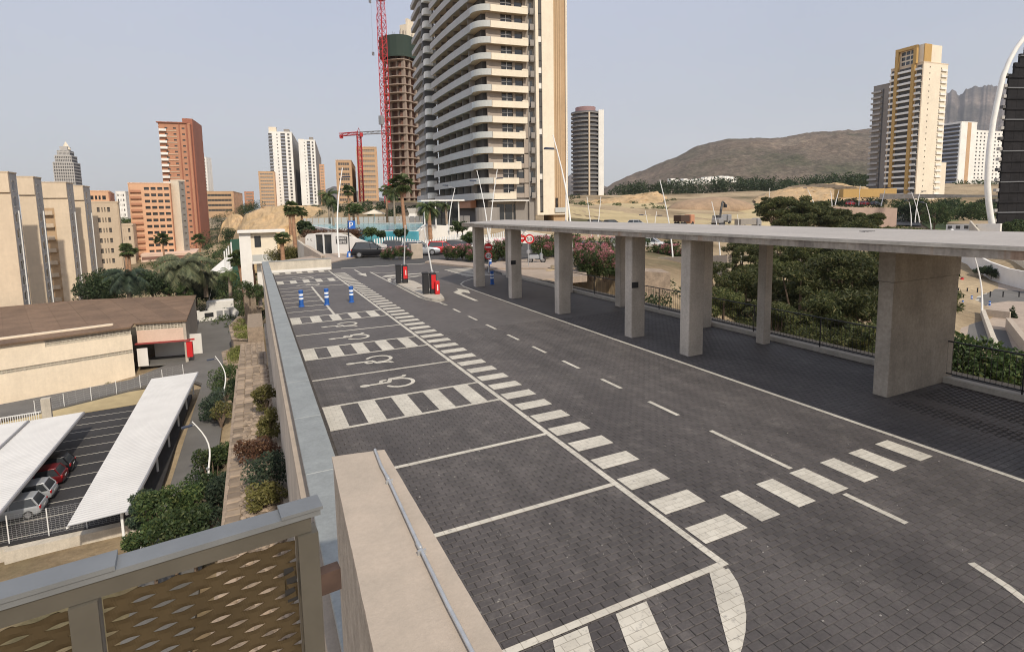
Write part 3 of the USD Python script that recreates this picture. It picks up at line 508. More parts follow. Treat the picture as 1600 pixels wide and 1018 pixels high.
def shed(poly_l, poly_r, y0, y1, z, label, posts):
    """corrugated roof with ribs across: left and right edges are lines x(y)"""
    t = thing('car_park_canopy', label, 'canopy', group=None); n = int((y1-y0)/.35); V = []; Fc = []
    ys = np.linspace(y0, y1, n*4+1); zz = z+.028*np.where((np.arange(len(ys)) % 4) < 2, 1, -1)*1.0
    xl = np.interp(ys, *zip(*poly_l)); xr = np.interp(ys, *zip(*poly_r)); m_ = len(ys)
    V = np.vstack([np.c_[xl, ys, zz], np.c_[xr, ys, zz+.12], np.c_[xl, ys, zz-.03], np.c_[xr, ys, zz+.09]]); i = np.arange(m_-1)
    Fc = np.vstack([np.c_[i, i+m_, i+m_+1], np.c_[i, i+m_+1, i+1], np.c_[i+2*m_, i+3*m_+1, i+3*m_], np.c_[i+2*m_, i+2*m_+1, i+3*m_+1]])
    obj('roof_sheet', (V, Fc), M['sheet'], parent=t)
    part(t, 'gutter', MB().tube([(np.interp(y, *zip(*poly_r))+.08, y, z+.02) for y in np.linspace(y0, y1, 8)], .13, 6), M['grey_steel'])
    part(t, 'edge_beam', MB().tube([(np.interp(y, *zip(*poly_l)), y, z-.1) for y in np.linspace(y0, y1, 8)], .06, 6), M['white_metal'])
    for y in np.linspace(y0+1, y1-1, 7):
        x = np.interp(y, *zip(*(poly_r if posts > 0 else poly_l)))+(-.5 if posts > 0 else .5)
        part(t, 'post', MB().box((x, y, (z+ZL)/2), (.15, .15, z-ZL-.08)), M['white_metal'])
    return t
shed([(43, -12.42), (78.5, -12.72)], [(43, -9.2), (49, -8.85), (80, -7.62)], 43.4, 79.2, -15.5, 'long white corrugated canopy nearest the deck wall', 1)
shed([(46, -21.6), (69, -21.6)], [(46, -17.2), (69, -17.28)], 47.0, 68.7, -15.5, 'white corrugated canopy over the parked cars', -1)
shed([(46, -27.0), (69, -27.0)], [(46, -21.72), (69, -21.72)], 47.0, 68.4, -15.45, 'white corrugated canopy at the left edge of the view', -1)
# plain posts and wire fences
M['wire'] = pm('wire_mesh', (0.62, 0.62, 0.60), .5, metal=.3)
def mesh_fence(name, pts, h, label, post_every=2.6, wires=9, bars=0.5, r=.018, wr=.0055, group=None):
    t = thing(name, label, 'fence', group=group); pts = np.array(pts, float); seg = np.linalg.norm(np.diff(pts, axis=0), axis=1); s = np.r_[0, np.cumsum(seg)]
    at = lambda u: np.array([np.interp(u, s, pts[:, k]) for k in range(3)])
    n = max(1, int(round(s[-1]/post_every)))
    for k in range(n+1): p = at(s[-1]*k/n); part(t, 'post', MB().tube([p-[0, 0, .1], p+[0, 0, h]], .035, 6), M['white_metal'])
    w = MB(); m_ = max(8, n*3)
    for j in range(wires): w.tube([at(s[-1]*k/m_)+[0, 0, .06+(h-.1)*j/(wires-1)] for k in range(m_+1)], wr, 3, cap=False)
    for k in range(int(s[-1]/bars)): p = at(bars*k); w.tube([p+[0, 0, .05], p+[0, 0, h-.04]], wr*.8, 3, cap=False)
    part(t, 'wire_panel', w, M['wire'], kind='stuff'); return t
mesh_fence('wire_fence', [(-26, 48.4, ZL+.15), (-10.2, 47.5, ZL+.15)], 2.0, 'low white wire fence at the near end of the lower lot', 2.4, 14, .25)
mesh_fence('wire_fence', [(-24.5, 79.7, ZL-.1), (-10.3, 88.3, ZL)], 1.7, 'white post and wire fence beside the warehouse road', 2.9, 7, .8)
obj('lot_retaining_wall', MB().ab((-16.9, 46.6, -22), (-8.0, 47.3, ZL+.12)), M['concrete_pale'], 'pale concrete wall below the wire fence of the lower lot', 'wall')
obj('fence_footing', MB().ab((-30, 47.1, -22), (-16.95, 47.6, ZL+.06)), M['concrete_pale'], 'concrete footing under the left part of the wire fence', 'wall')
obj('culvert_ledge', MB().box((-9.2, 42.6, -18.6), (.5, 8.5, .5), -.5), M['white'], 'white concrete ledge running down below the lower lot', 'kerb')
obj('dirt_strip', MB().prism(Polygon([(-30, 76.3), (-14.4, 77.6), (-11.5, 78.3), (-10.6, 84.5), (-16, 83.5), (-24, 79)]), ZL-.5, ZL+.05), M['dirt'], kind='structure')
# sliding gate by the lower lot
gt = thing('barred_gate', 'white barred gate with a pier at the left of the lower lot', 'gate', (-28.5, 72.6, ZL), .1)
for k in range(34): part(gt, 'bar', MB().box((k*.19, 0, 1.0), (.05, .05, 1.9)), M['white_metal'])
part(gt, 'rail', MB().ab((-.1, -.03, 1.95), (6.5, .03, 2.05)), M['white_metal']); part(gt, 'rail', MB().ab((-.1, -.03, .1), (6.5, .03, .2)), M['white_metal'])
part(gt, 'pier', MB().ab((6.6, -.3, 0), (7.4, .3, 3.4)), M['concrete_pale'])
# ---- warehouse with brown roof
M['cream'] = pm('cream_render', (0.72, 0.62, 0.48), .88, var=.06, vscale=.35, vscale2=2.5, bump=.1, bscale=6, streak=.10)
M['pink'] = pm('pink_render', (0.64, 0.47, 0.37), .88, var=.06, vscale=.4, vscale2=3)
M['brownroof'] = pm('brown_bitumen', (0.165, 0.105, 0.066), .9, var=.22, vscale=.25, vscale2=3.5, bump=.4, bscale=3, isl=.10)
M['glass'] = pm('dark_glass', (0.035, 0.04, 0.045), .12, spec=.8)
wh = thing('warehouse', 'cream warehouse with a wide flat brown roof', 'building', (-17.2, 95.0, 0), math.atan2(4.4, 13.4))
# local x along the front wall (to the left is negative), y into the building
RZ = -11.5
cr_, sr_ = math.cos(math.atan2(4.4, 13.4)), math.sin(math.atan2(4.4, 13.4))
def wl(x, y): dx, dy = x+17.2, y-95.0; return (dx*cr_+dy*sr_, -dx*sr_+dy*cr_)
part(wh, 'front_wall', MB().ab((-32, 0, -23), (0, .4, -15.35)), M['cream']); part(wh, 'front_wall', MB().ab((-32, 0, -14.75), (0, .4, -12.55)), M['cream'])
part(wh, 'front_wall', MB().ab((-32, .005, -12.55), (-9.7, .395, RZ)), M['cream'])
def vent(x0, x1, z0, z1, yf, step=.42):
    t = part(wh, 'vent_blocks', MB().ab((x0, yf+.22, z0), (x1, yf+.38, z1)), M['concrete_pale']); g = MB(); nx = int((x1-x0)/step); nz = max(2, int((z1-z0)/step))
    for k in range(nx+1): x = x0+(x1-x0)*k/nx; g.ab((x-.06, yf+.06, z0), (x+.06, yf+.24, z1))
    for k in range(nz+1): z = z0+(z1-z0)*k/nz; g.ab((x0, yf+.08, z-.05), (x1, yf+.22, z+.05))
    part(wh, 'vent_grid', g, M['concrete_pale'], kind='stuff')
for a in range(8): vent(-32+a*4+.05, -32+a*4+3.95, -15.35, -14.75, 0)
vent(-9.6, -4.9, -12.55, RZ-.05, 0, .4); vent(-4.8, -.1, -12.55, RZ-.05, 0, .4)
e1 = wl(-17.0, 97.6); e2 = wl(-10.6, 96.6)
part(wh, 'side_wall', MB().ab((-.4, .4, -18.5), (0, e1[1], RZ)), M['pink'])
ang2 = math.atan2(e2[1]-e1[1], e2[0]-e1[0]); L2 = math.hypot(e2[0]-e1[0], e2[1]-e1[1])
def onf(x0, x1, z0, z1, y0, y1, mb): c = ((x0+x1)/2, (y0+y1)/2); return mb.box((e1[0]+c[0]*math.cos(ang2)-c[1]*math.sin(ang2), e1[1]+c[0]*math.sin(ang2)+c[1]*math.cos(ang2), (z0+z1)/2), (x1-x0, y1-y0, z1-z0), ang2)
part(wh, 'office_wall', onf(0, L2, -14.4, -12.5, 0, .35, MB()), M['pink'])
g = MB(); onf(0, L2, -12.5, RZ, .22, .34, g)
for k in range(15): onf(L2*k/14-.06, L2*k/14+.06, -12.5, RZ, .03, .21, g)
for k in range(4): onf(0, L2, -12.5+.3*k-.04, -12.5+.3*k+.04, .05, .2, g)
part(wh, 'vent_grid', g, M['concrete_pale'], kind='stuff')
part(wh, 'red_fascia', onf(-.3, L2+.6, -14.62, -14.42, -.25, .4, MB()), pm('dark_red', (.30, .045, .04), .6))
part(wh, 'inner_wall', onf(.6, L2+1, -18, -14.62, 5.0, 5.2, MB()), M['white']); part(wh, 'inner_stripe', onf(.6, L2, -15.6, -15.35, 4.96, 4.99, MB()), M['red'])
part(wh, 'doorway_pier', onf(L2+.1, L2+.9, -17.2, -14.8, -.2, .3, MB()), M['red'], label='red panel beside the garage entrance')
part(wh, 'door', onf(-.1, 1.3, -18, -15.2, -.3, -.2, MB()), M['white'])
part(wh, 'floor_slab', onf(0, L2+1, -18.2, -17.97, 0, 6, MB()), M['asphalt_grey'])
part(wh, 'east_wall', MB().prism(LineString([e2, wl(-11.6, 125)]).buffer(.2, cap_style=2), -18.5, RZ-.1), M['concrete'])
rp = Polygon([wl(*q) for q in ((-60, 82.2), (-31.0, 90.0), (-17.1, 94.6), (-17.2, 97.4), (-10.2, 96.2), (-11.2, 125.4), (-31, 131), (-60, 126))])
part(wh, 'roof_deck', MB().prism(rp, RZ, RZ+.22), M['brownroof'])
rf = MB(); bx = rp.bounds
seamx = np.arange(bx[0], bx[2], 3.1)
for k, x in enumerate(seamx): 
    s_ = rp.buffer(-.08).intersection(sbox(x+.05, bx[1], x+3.05, bx[3])); rf.prism(s_, RZ+.22, RZ+.235+.01*(k % 2))
part(wh, 'roof_felt', rf, M['brownroof'], kind='stuff')
part(wh, 'roof_skirting', MB().prism(LineString([wl(-33, 93.4), wl(-20, 97.4)]).buffer(.25), RZ+.24, RZ+.50), M['cream'])
# ---- white entrance gate at the end of the service road
ge = thing('entrance_gate', 'white slanted entrance wall with a dark sign at the end of the service road', 'gate', (-11.5, 132.5, -18), .05)
part(ge, 'wall', MB().xf(lambda v: v).prism(Polygon([(0, 0), (7.0, 0), (7.6, 1.3), (6.6, 2.5), (0, 2.1)]), -.2, .2), M['white'])
pr = stage.GetPrimAtPath(ge+'/wall'); pts_ = np.array(UsdGeom.Mesh(pr).GetPointsAttr().Get()); UsdGeom.Mesh(pr).GetPointsAttr().Set(Vt.Vec3fArray.FromNumpy(np.c_[pts_[:, 0], -pts_[:, 2], pts_[:, 1]].astype(np.float32)))
part(ge, 'end_pier', MB().ab((-.5, -.3, 0), (0, .3, 2.4)), M['white'])
part(ge, 'sign', MB().ab((.9, -.26, .8), (2.6, -.21, 1.75)), M['black']); part(ge, 'door', MB().ab((3.2, -.26, .05), (4.4, -.21, 2.0)), M['grey_steel']); part(ge, 'door', MB().ab((4.7, -.26, .05), (5.9, -.21, 2.0)), M['grey_steel'])
obj('white_kiosk', MB().cbox((-7.9, 141, -16.2), (5.5, 3, 2.6), .1), M['white'], 'small white flat-roofed kiosk behind the slanted entrance wall', 'building')
# ================= towers and blocks
def plan(xl, xc, xr, depth, rot, yb=330):
    """corner (on photo column xc at the axial depth) and the lengths of face A (to the left, column xl) and face B (to the right, column xr)"""
    C = A(xc, yb, depth); e = np.array([math.cos(rot), math.sin(rot)]); nn = np.array([-e[1], e[0]])
    def hit(px, dirn):
        r_ = ray(px, yb)[:2]; m_ = np.array([dirn, -r_]).T; return np.linalg.solve(m_, -C[:2])[0]
    return C, abs(hit(xl, -e)), abs(hit(xr, nn))
def zat(x, y, depth): return A(x, y, depth)[2]
class Face:
    """local frame of a building: face 'A' lies on y=0 from x=-wA to 0 looking to -y, face 'B' on x=0 from y=0 to wB looking to +x"""
    def __init__(s, kind, w, x0=0.0): s.k, s.w, s.o = kind, w, x0
    def box(s, mb, a, b, z0, z1, d0, d1):      # a..b along the face from its left end as seen from outside, d outward
        if s.k == 'A': mb.ab((-s.w+a, -d1-s.o, z0), (-s.w+b, -d0-s.o, z1))
        else: mb.ab((d0+s.o, a, z0), (d1+s.o, b, z1))
def grid(face, wall, cols, rows, z0, z1, th=.25, a0=0, b0=None):
    """wall with real openings: cols / rows are (from, to) of the openings"""
    b0 = face.w if b0 is None else b0; z = z0
    for (ra, rb) in rows:
        face.box(wall, a0, b0, z, ra, 0, th); a = a0
        for (ca, cb) in cols: face.box(wall, a, ca, ra, rb, 0, th); a = cb
        face.box(wall, a, b0, ra, rb, 0, th); z = rb
    face.box(wall, a0, b0, z, z1, 0, th)
def rowsof(z0, fl, n, sill=.9, h=1.4): return [(z0+k*fl+sill, z0+k*fl+sill+h) for k in range(n)]
def colsof(w, n, ww, a0=None, b0=None):
    a0 = 0 if a0 is None else a0; b0 = w if b0 is None else b0; p = (b0-a0)/n; return [(a0+p*(k+.5)-ww/2, a0+p*(k+.5)+ww/2) for k in range(n)]
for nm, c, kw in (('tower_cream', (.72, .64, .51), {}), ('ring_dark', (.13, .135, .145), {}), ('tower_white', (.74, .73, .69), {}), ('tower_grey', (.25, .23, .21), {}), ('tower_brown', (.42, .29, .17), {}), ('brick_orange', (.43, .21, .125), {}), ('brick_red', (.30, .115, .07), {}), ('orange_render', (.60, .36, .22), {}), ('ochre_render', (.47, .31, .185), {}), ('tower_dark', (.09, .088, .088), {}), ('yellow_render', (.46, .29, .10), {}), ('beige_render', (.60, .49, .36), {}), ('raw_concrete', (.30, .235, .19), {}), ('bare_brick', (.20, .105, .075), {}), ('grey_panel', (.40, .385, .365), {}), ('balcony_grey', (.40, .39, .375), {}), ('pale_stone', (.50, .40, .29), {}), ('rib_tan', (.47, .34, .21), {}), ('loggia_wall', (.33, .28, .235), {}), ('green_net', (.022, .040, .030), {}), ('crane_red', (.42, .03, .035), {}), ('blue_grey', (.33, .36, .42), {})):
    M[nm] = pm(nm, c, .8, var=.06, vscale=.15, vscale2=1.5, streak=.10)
M['pane'] = usdkit.material(stage, '/World/Looks/window_pane', {'p': ('principled_bsdf', {'roughness': .12, 'specular_ior_level': .7}), 'g': ('geometry', {}), 'r': ('rgb_ramp', {'interpolate': False, 'ramp': [(0, (.02, .022, .025)), (.5, (.045, .045, .045)), (.72, (.10, .09, .08)), (.88, (.28, .26, .23))]})},
    [('g.random_per_island', 'r.fac'), ('r.color', 'p.base_color')], surface='p.BSDF')
M['night_glass'] = pm('black_facade', (.016, .015, .016), .6, spec=.12, var=.3, vscale=.3)
M['balustrade'] = pm('glass_balustrade', (.46, .47, .45), .2, spec=.7, var=.05, vscale=.4)
# ---------- the main tower: stacked rounded balconies, white and brown fin on the right
dT = 108.0; rot = -math.radians(8)
C = A(748, 330, dT); base = 2.0; FL = 3.04; NF = 19
mt = thing('balcony_tower', 'tall cream and grey tower with stacked rounded balconies', 'tower', (C[0], C[1], 0), rot)
# local: right facade along +x from the corner at y=0 looking to -y; left facade along +y at x=0 looking to -x
rl_ = lambda px: (lambda r_, m_: np.linalg.solve(np.array([[math.cos(rot), -r_[0]], [math.sin(rot), -r_[1]]]), -C[:2])[0])(ray(px, 330)[:2], 0)
xw = [rl_(px) for px in (828, 839, 848.5, 866, 887.5)]
LB = 28.5; SK = -math.tan(-rot)
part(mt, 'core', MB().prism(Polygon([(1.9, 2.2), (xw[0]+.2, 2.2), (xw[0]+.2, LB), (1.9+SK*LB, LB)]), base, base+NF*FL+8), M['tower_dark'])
z0 = base+5.3
def outline(w, r=3.2, y1=LB):       # balcony edge: from the right end along the front, round the corner, back along the bowed left side
    p = [(w, 0.0)]; p += [(r-r*math.sin(t), r-r*math.cos(t)) for t in np.linspace(0, math.pi/2, 9)]
    p += [(.9*math.sin((y-r)/(y1-r)*math.pi*.5)*-1.0+0.0+.6*((y-r)/(y1-r))**2+SK*(y-r), y) for y in np.linspace(r+2, y1, 10)]; return p
insets = [2.9, 2.3, 1.7, 1.1, .7, .3]
for k in range(NF):
    z = z0+k*FL; w = xw[0]-(insets[k] if k < 6 else 0)+.1*(k > 8)
    ol = outline(w); slabp = Polygon(ol+[(3.5+SK*LB, LB), (3.5, 3.4), (w, 3.4)]).buffer(0)
    part(mt, 'balcony_slab', MB().prism(slabp, z-.16, z+.06), M['beige_render'])
    fr_ = LineString([ol[0], (3.3, 0.0)]); part(mt, 'balcony_front', MB().prism(fr_.buffer(.09, cap_style=2), z-.24, z+1.02), M['tower_cream'])
    if k % 2 == 0: part(mt, 'planter_block', MB().ab((w-1.3, -.12, z+1.02), (w-.08, .2, z+1.28)), M['tower_cream'])
    cv = LineString(ol[1:10]); part(mt, 'balcony_corner', MB().prism(cv.buffer(.06, cap_style=2), z-.16, z+1.05), M['balustrade'])
    sd = LineString(ol[9:15]); part(mt, 'balcony_side', MB().prism(sd.buffer(.08, cap_style=2), z-.34, z+1.12), M['balcony_grey'])
    sd = LineString(ol[14:]); part(mt, 'balcony_side', MB().prism(sd.buffer(.08, cap_style=2), z-.36, z+1.10), M['grey_panel'])
    # wall behind the front balcony with its window
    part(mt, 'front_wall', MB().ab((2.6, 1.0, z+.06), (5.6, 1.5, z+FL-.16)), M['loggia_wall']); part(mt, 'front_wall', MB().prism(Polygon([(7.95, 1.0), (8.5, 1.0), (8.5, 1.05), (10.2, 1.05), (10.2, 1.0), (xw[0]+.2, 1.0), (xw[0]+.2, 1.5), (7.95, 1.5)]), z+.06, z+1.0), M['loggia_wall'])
    for a_, b_2 in ((7.95, 8.5), (10.2, xw[0]+.2)): part(mt, 'front_wall', MB().ab((a_, 1.0, z+1.0), (b_2, 1.5, z+FL-.16)), M['loggia_wall'])
    wf = part(mt, 'window', MB().ab((5.6, 1.3, z+.9), (7.95, 1.4, z+FL-.3)), M['pane'])
    obj('frame', MB().ab((6.72, 1.18, z+.9), (6.82, 1.3, z+FL-.3)), M['white_metal'], parent=wf); obj('frame', MB().ab((5.62, 1.2, z+1.95), (7.95, 1.3, z+2.03)), M['white_metal'], parent=wf)
    obj('blind', MB().ab((5.66, 1.22, z+.1), (7.9, 1.28, z+1.0)), M['white'], parent=wf)
    part(mt, 'window', MB().ab((8.5, 1.3, z+1.0), (10.2, 1.38, z+2.3)), M['glass'])
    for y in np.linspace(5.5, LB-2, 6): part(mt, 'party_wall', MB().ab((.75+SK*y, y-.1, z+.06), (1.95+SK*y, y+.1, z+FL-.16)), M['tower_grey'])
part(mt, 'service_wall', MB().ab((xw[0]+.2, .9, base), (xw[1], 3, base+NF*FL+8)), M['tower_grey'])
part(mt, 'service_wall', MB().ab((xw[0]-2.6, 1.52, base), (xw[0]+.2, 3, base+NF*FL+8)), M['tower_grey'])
for k in range(NF):
    z = z0+k*FL; x = xw[0]+.55
    part(mt, 'laundry_balcony', MB().ab((x, .1, z-.1), (xw[1]-.15, .9, z+.05)).ab((x, .06, z+.05), (xw[1]-.15, .12, z+1.1)), M['tower_grey'])
    part(mt, 'window', MB().ab((x+.1, .86, z+.2), (xw[1]-.3, .91, z+2.3)), M['glass'])
    if k < 7: part(mt, 'window', MB().ab((xw[0]-2.2, 1.48, z+.9), (xw[0]-.7, 1.53, z+2.2)), M['pane'])
zTop = base+NF*FL+12
part(mt, 'white_fin', MB().ab((xw[1], -.3, base+2.2), (xw[1]+.62, 4, zTop)), M['tower_cream'])
part(mt, 'stair_glazing', MB().ab((xw[1]+.62, 0.05, base+2.4), (xw[2], 4, zTop)), M['tower_dark'])
for k in range(NF+3): part(mt, 'glazing_bar', MB().ab((xw[1]+.62, -.02, base+2.4+k*FL), (xw[2], .05, base+2.52+k*FL)), M['black'])
for k in (2, 5, 8, 9, 11, 14): part(mt, 'lit_pane', MB().ab((xw[1]+.7, 0.0, base+3+k*FL), (xw[2]-.05, .05, base+4.1+k*FL)), M['white'])
part(mt, 'white_wall', MB().ab((xw[2], -.3, base+2.2), (xw[3], 4, zTop)), M['tower_cream'])
part(mt, 'white_sill', MB().ab((xw[1], -.32, base+1.7), (xw[4]-.5, 3, base+2.2)), M['tower_cream'])
part(mt, 'brown_wall', MB().ab((xw[3], .3, base), (xw[4]-.35, 6, zTop)), M['tower_brown'])
for a in (.2, .7, 1.1, 1.6): part(mt, 'brown_rib', MB().ab((xw[3]+a, .2, base+3), (xw[3]+a+.22, .3, zTop)), M['rib_tan'])
part(mt, 'white_edge', MB().ab((xw[4]-.35, 0, base), (xw[4], 6, zTop)), M['tower_cream'])
part(mt, 'dark_door', MB().ab((xw[3]+.3, .2, base+2.3), (xw[3]+.95, .29, base+5.2)), M['black'])
part(mt, 'terrace_parapet', MB().ab((xw[3], -.6, base+2.2), (xw[4]-.8, -.5, base+3.2)), M['balustrade'])
part(mt, 'ground_floor', MB().ab((2.5, 2, base), (xw[1], 3.2, base+5)), M['tower_grey'])
for a in (4.4, 6.2, 8.0): part(mt, 'shop_front', MB().ab((a, 1.9, base+.4), (a+1.5, 1.99, base+4)), M['glass'])
part(mt, 'entrance_canopy', MB().ab((2.6, -.4, base+4.6), (xw[0]-.3, 2, base+4.85)), M['white'])
part(mt, 'warm_lobby', MB().prism(Polygon([(.6+SK*6, 6), (.6+SK*22, 22), (1.85+SK*22, 22), (1.85+SK*6, 6)]), base+3.4, base+5.0), M['brick_orange'])
# second wing with its narrow white column, behind on the left
cw = A(675.5, 330, 140); rotw = rot
w2 = thing('balcony_wing', 'rear wing of the cream tower with narrow stacked white bays', 'tower', (cw[0], cw[1], 0), rotw)
for k in range(22):
    z = base+3+k*FL
    part(w2, 'white_bay', MB().prism(Polygon([(.3+1.15*math.cos(t), 1.2*math.sin(t)) for t in np.linspace(math.pi, 2*math.pi, 9)]+[(1.45, 1.5), (-.85, 1.5)]), z, z+1.5), M['tower_white'])
    part(w2, 'dark_recess', MB().ab((-1.0, .3, z+1.5), (1.6, 3, z+FL)), M['tower_dark'])
    pl = Polygon([(-1.5, 3.2), (-.9, 1.4), (-.9, 14), (-1.9, 14)]); part(w2, 'side_balcony', MB().prism(pl, z-.1, z+1.05), M['balcony_grey'])
part(w2, 'core', MB().ab((-.8, 1.4, -1), (2.2, 14, base+24*FL)), M['tower_grey'])
for k in range(22): part(w2, 'side_balcony', MB().ab((1.5, .7, base+3+k*FL), (2.4, 2.2, base+4.1+k*FL)), M['balcony_grey'])
# pavilion at the tower's foot
lo = A(660, 330, 104); pv = thing('pool_pavilion', 'low white-roofed pavilion at the foot of the cream tower', 'building', (lo[0], lo[1], 1.8), rot)
part(pv, 'roof', MB().cbox((4.0, 2, 5.1), (8.6, 5, .28), .06), M['white'])
for x in (.4, 2.6, 4.8, 7.2): part(pv, 'column', MB().cyl((x, .2, 0), .14, 5), M['white'])
part(pv, 'glass_wall', MB().ab((.5, 3, 0), (8, 3.1, 4.9)), M['glass'])
lo = A(762, 338, 100); obj('round_kiosk', MB().prism(Polygon([(lo[0]+2.3*math.cos(t), lo[1]+2*math.sin(t)) for t in np.linspace(0, 6.2, 20)]), 1.5, 5.4), M['tower_grey'], 'rounded grey-green kiosk beside the tower foot', 'building')

# ---------- tower under construction
def slab_tower(name, label, xl, xc, xr, depth, rot, ztop, zb, fl, ov=1.2, rad=5):
    C, wA, wB = plan(xl, xc, xr, depth, rot); t = thing(name, label, 'tower', (C[0], C[1], 0), rot); return t, wA, wB, int((ztop-zb)/fl)
dC = 208.0; zt_ = zat(640, 72, dC); t, wA, wB, n = slab_tower('unfinished_tower', 'unfinished brown concrete tower wrapped in green netting at the top', 606, 640, 652, dC, -math.radians(50), zt_, -2, 3.05)
bowl = Polygon([(-wA, .5), (-wA*.93, -.8), (-wA*.45, -1.2), (-2.5, -.6), (-.6, .6), (.3, 2.5), (.4, wB+12), (-wA, wB+12)])
for k in range(n+1):
    z = -2+k*3.05; part(t, 'floor_slab', MB().prism(bowl, z-.16, z+.16), M['raw_concrete'])
    if k < n:
        part(t, 'infill_wall', MB().ab((-wA+.8, 2.4+.2*(k % 2), z+.16), (-1.6, wB+11, z+2.89)), M['bare_brick'])
        cm = MB()
        for x in (-wA*.96, -wA*.72, -wA*.4, -wA*.16, -1.0): cm.ab((x-.35, .9, z+.16), (x+.35, 1.7, z+2.89))
        for y in (4, 8, 12): cm.ab((-.9, y-.4, z+.16), (-.2, y+.4, z+2.89))
        part(t, 'column_row', cm, M['raw_concrete'], kind='stuff')
        if k % 3: part(t, 'brick_panel', MB().ab((-wA*.38+.5, 1.0, z+.16), (-wA*.2, 1.25, z+2.0)), M['bare_brick'])
zN = -2+n*3.05
net = LineString(list(bowl.buffer(.7).exterior.coords)); part(t, 'safety_net', MB().prism(net.buffer(.06), zN-5.2, zN+2.6), M['green_net'])
part(t, 'formwork', MB().ab((-wA*.7, 3, zN), (-2, 10, zN+3.4)), M['bare_brick'])
part(t, 'stair_core', MB().ab((-wA*.40, 4, zN+3.4), (-1.0, 11, zN+7.6)).ab((-wA*.2, 5, zN+7.6), (-1.2, 9, zN+10)), M['tower_cream'])
rb_ = MB()
for k in range(26): x, y = -wA*rng.random(), 1+8*rng.random(); rb_.tube([(x, y, zN), (x+.2, y, zN+4.5+rng.random())], .06, 3)
part(t, 'starter_bars', rb_, M['rust'], kind='stuff')
# ---------- cranes
def lattice(mb, a, b, w, step, r=.11, xdir=None):
    a, b = np.asarray(a, float), np.asarray(b, float); L = np.linalg.norm(b-a); d = (b-a)/L; s_ = np.cross(d, [0, 0, 1.0]) if abs(d[2]) < .9 else np.array([1.0, 0, 0]); s_ /= np.linalg.norm(s_); u_ = np.cross(s_, d); n = max(1, int(L/step))
    cs = [(s_*i+u_*j)*w/2 for i, j in ((-1, -1), (1, -1), (1, 1), (-1, 1))]
    for c in cs: mb.tube([a+c, b+c], r, 4)
    for k in range(n):
        p, q = a+d*L*k/n, a+d*L*(k+1)/n
        for i in range(4):
            c1, c2 = cs[i], cs[(i+1) % 4]; mb.tube([p+c1, q+c2] if k % 2 else [p+c2, q+c1], r*.7, 3, False); mb.tube([p+c1, p+c2], r*.6, 3, False)
c1 = A(608, 318, 196); cr1 = thing('tower_crane', 'tall red lattice crane in front of the unfinished tower', 'crane', (c1[0], c1[1], c1[2]), .5)
m1 = MB(); lattice(m1, (0, 0, 0), (0, 0, 66), 2.2, 2.2, .16); part(cr1, 'mast', m1, M['crane_red'])
m1 = MB(); lattice(m1, (0, 0, 66), (0, 0, 90), 1.9, 1.9, .13); part(cr1, 'upper_mast', m1, M['crane_red'])
part(cr1, 'climbing_frame', MB().ab((-1.6, -1.6, 74), (1.6, 1.6, 75)).ab((-1.4, -1.4, 71), (1.4, 1.4, 74)), M['crane_red'])
for z in (26, 44, 60): part(cr1, 'wall_tie', MB().tube([(0, 0, z), (4, 5, z)], .15, 4), M['grey_steel'])
part(cr1, 'hoist_cage', MB().ab((-2.6, -.6, 28), (-1.3, .8, 31)), M['grey_steel'])
for px_, py_, s_ in ((578, 2, 1.0), (583, 84, 1.1)):
    p = A(px_, py_, 196)-c1; p = np.array([p[0]*math.cos(.5)+p[1]*math.sin(.5), -p[0]*math.sin(.5)+p[1]*math.cos(.5), p[2]])
    part(cr1, 'hook_block', MB().cbox(p, (.9, .5, 1.1*s_), .1).tube([p+[0, 0, .5], p+[0, 0, 40]], .03, 3), M['grey_steel'])
c2 = A(566, 322, 262); cr2 = thing('tower_crane', 'smaller red crane with a level jib over the ochre towers', 'crane', (c2[0], c2[1], c2[2]), 0)
zj = zat(566, 210, 262)-c2[2]; m1 = MB(); lattice(m1, (0, 0, 0), (0, 0, zj), 1.8, 2, .2); part(cr2, 'mast', m1, M['crane_red'])
jl, jr = A(531, 208, 262)-c2, A(612, 212, 255)-c2; jl[2] = jr[2] = zj
m1 = MB(); lattice(m1, (0, 0, zj), jl, 1.3, 1.5, .16); part(cr2, 'counter_jib', m1, M['crane_red']); m1 = MB(); lattice(m1, (0, 0, zj), jr, 1.2, 1.4, .12); part(cr2, 'jib', m1, M['grey_steel'])
part(cr2, 'apex', MB().tube([(-.8, 0, zj), (0, 0, zj+2.6), (.8, 0, zj)], .2, 4), M['crane_red']); part(cr2, 'cab', MB().cbox((.9, -1.2, zj-.8), (1.4, 1.4, 1.8), .1), M['crane_red']); part(cr2, 'counterweight', MB().cbox(jl*.93-[0, 0, zj*.93-zj+.9], (1.6, 1, 1.8), .1), M['crane_red'])

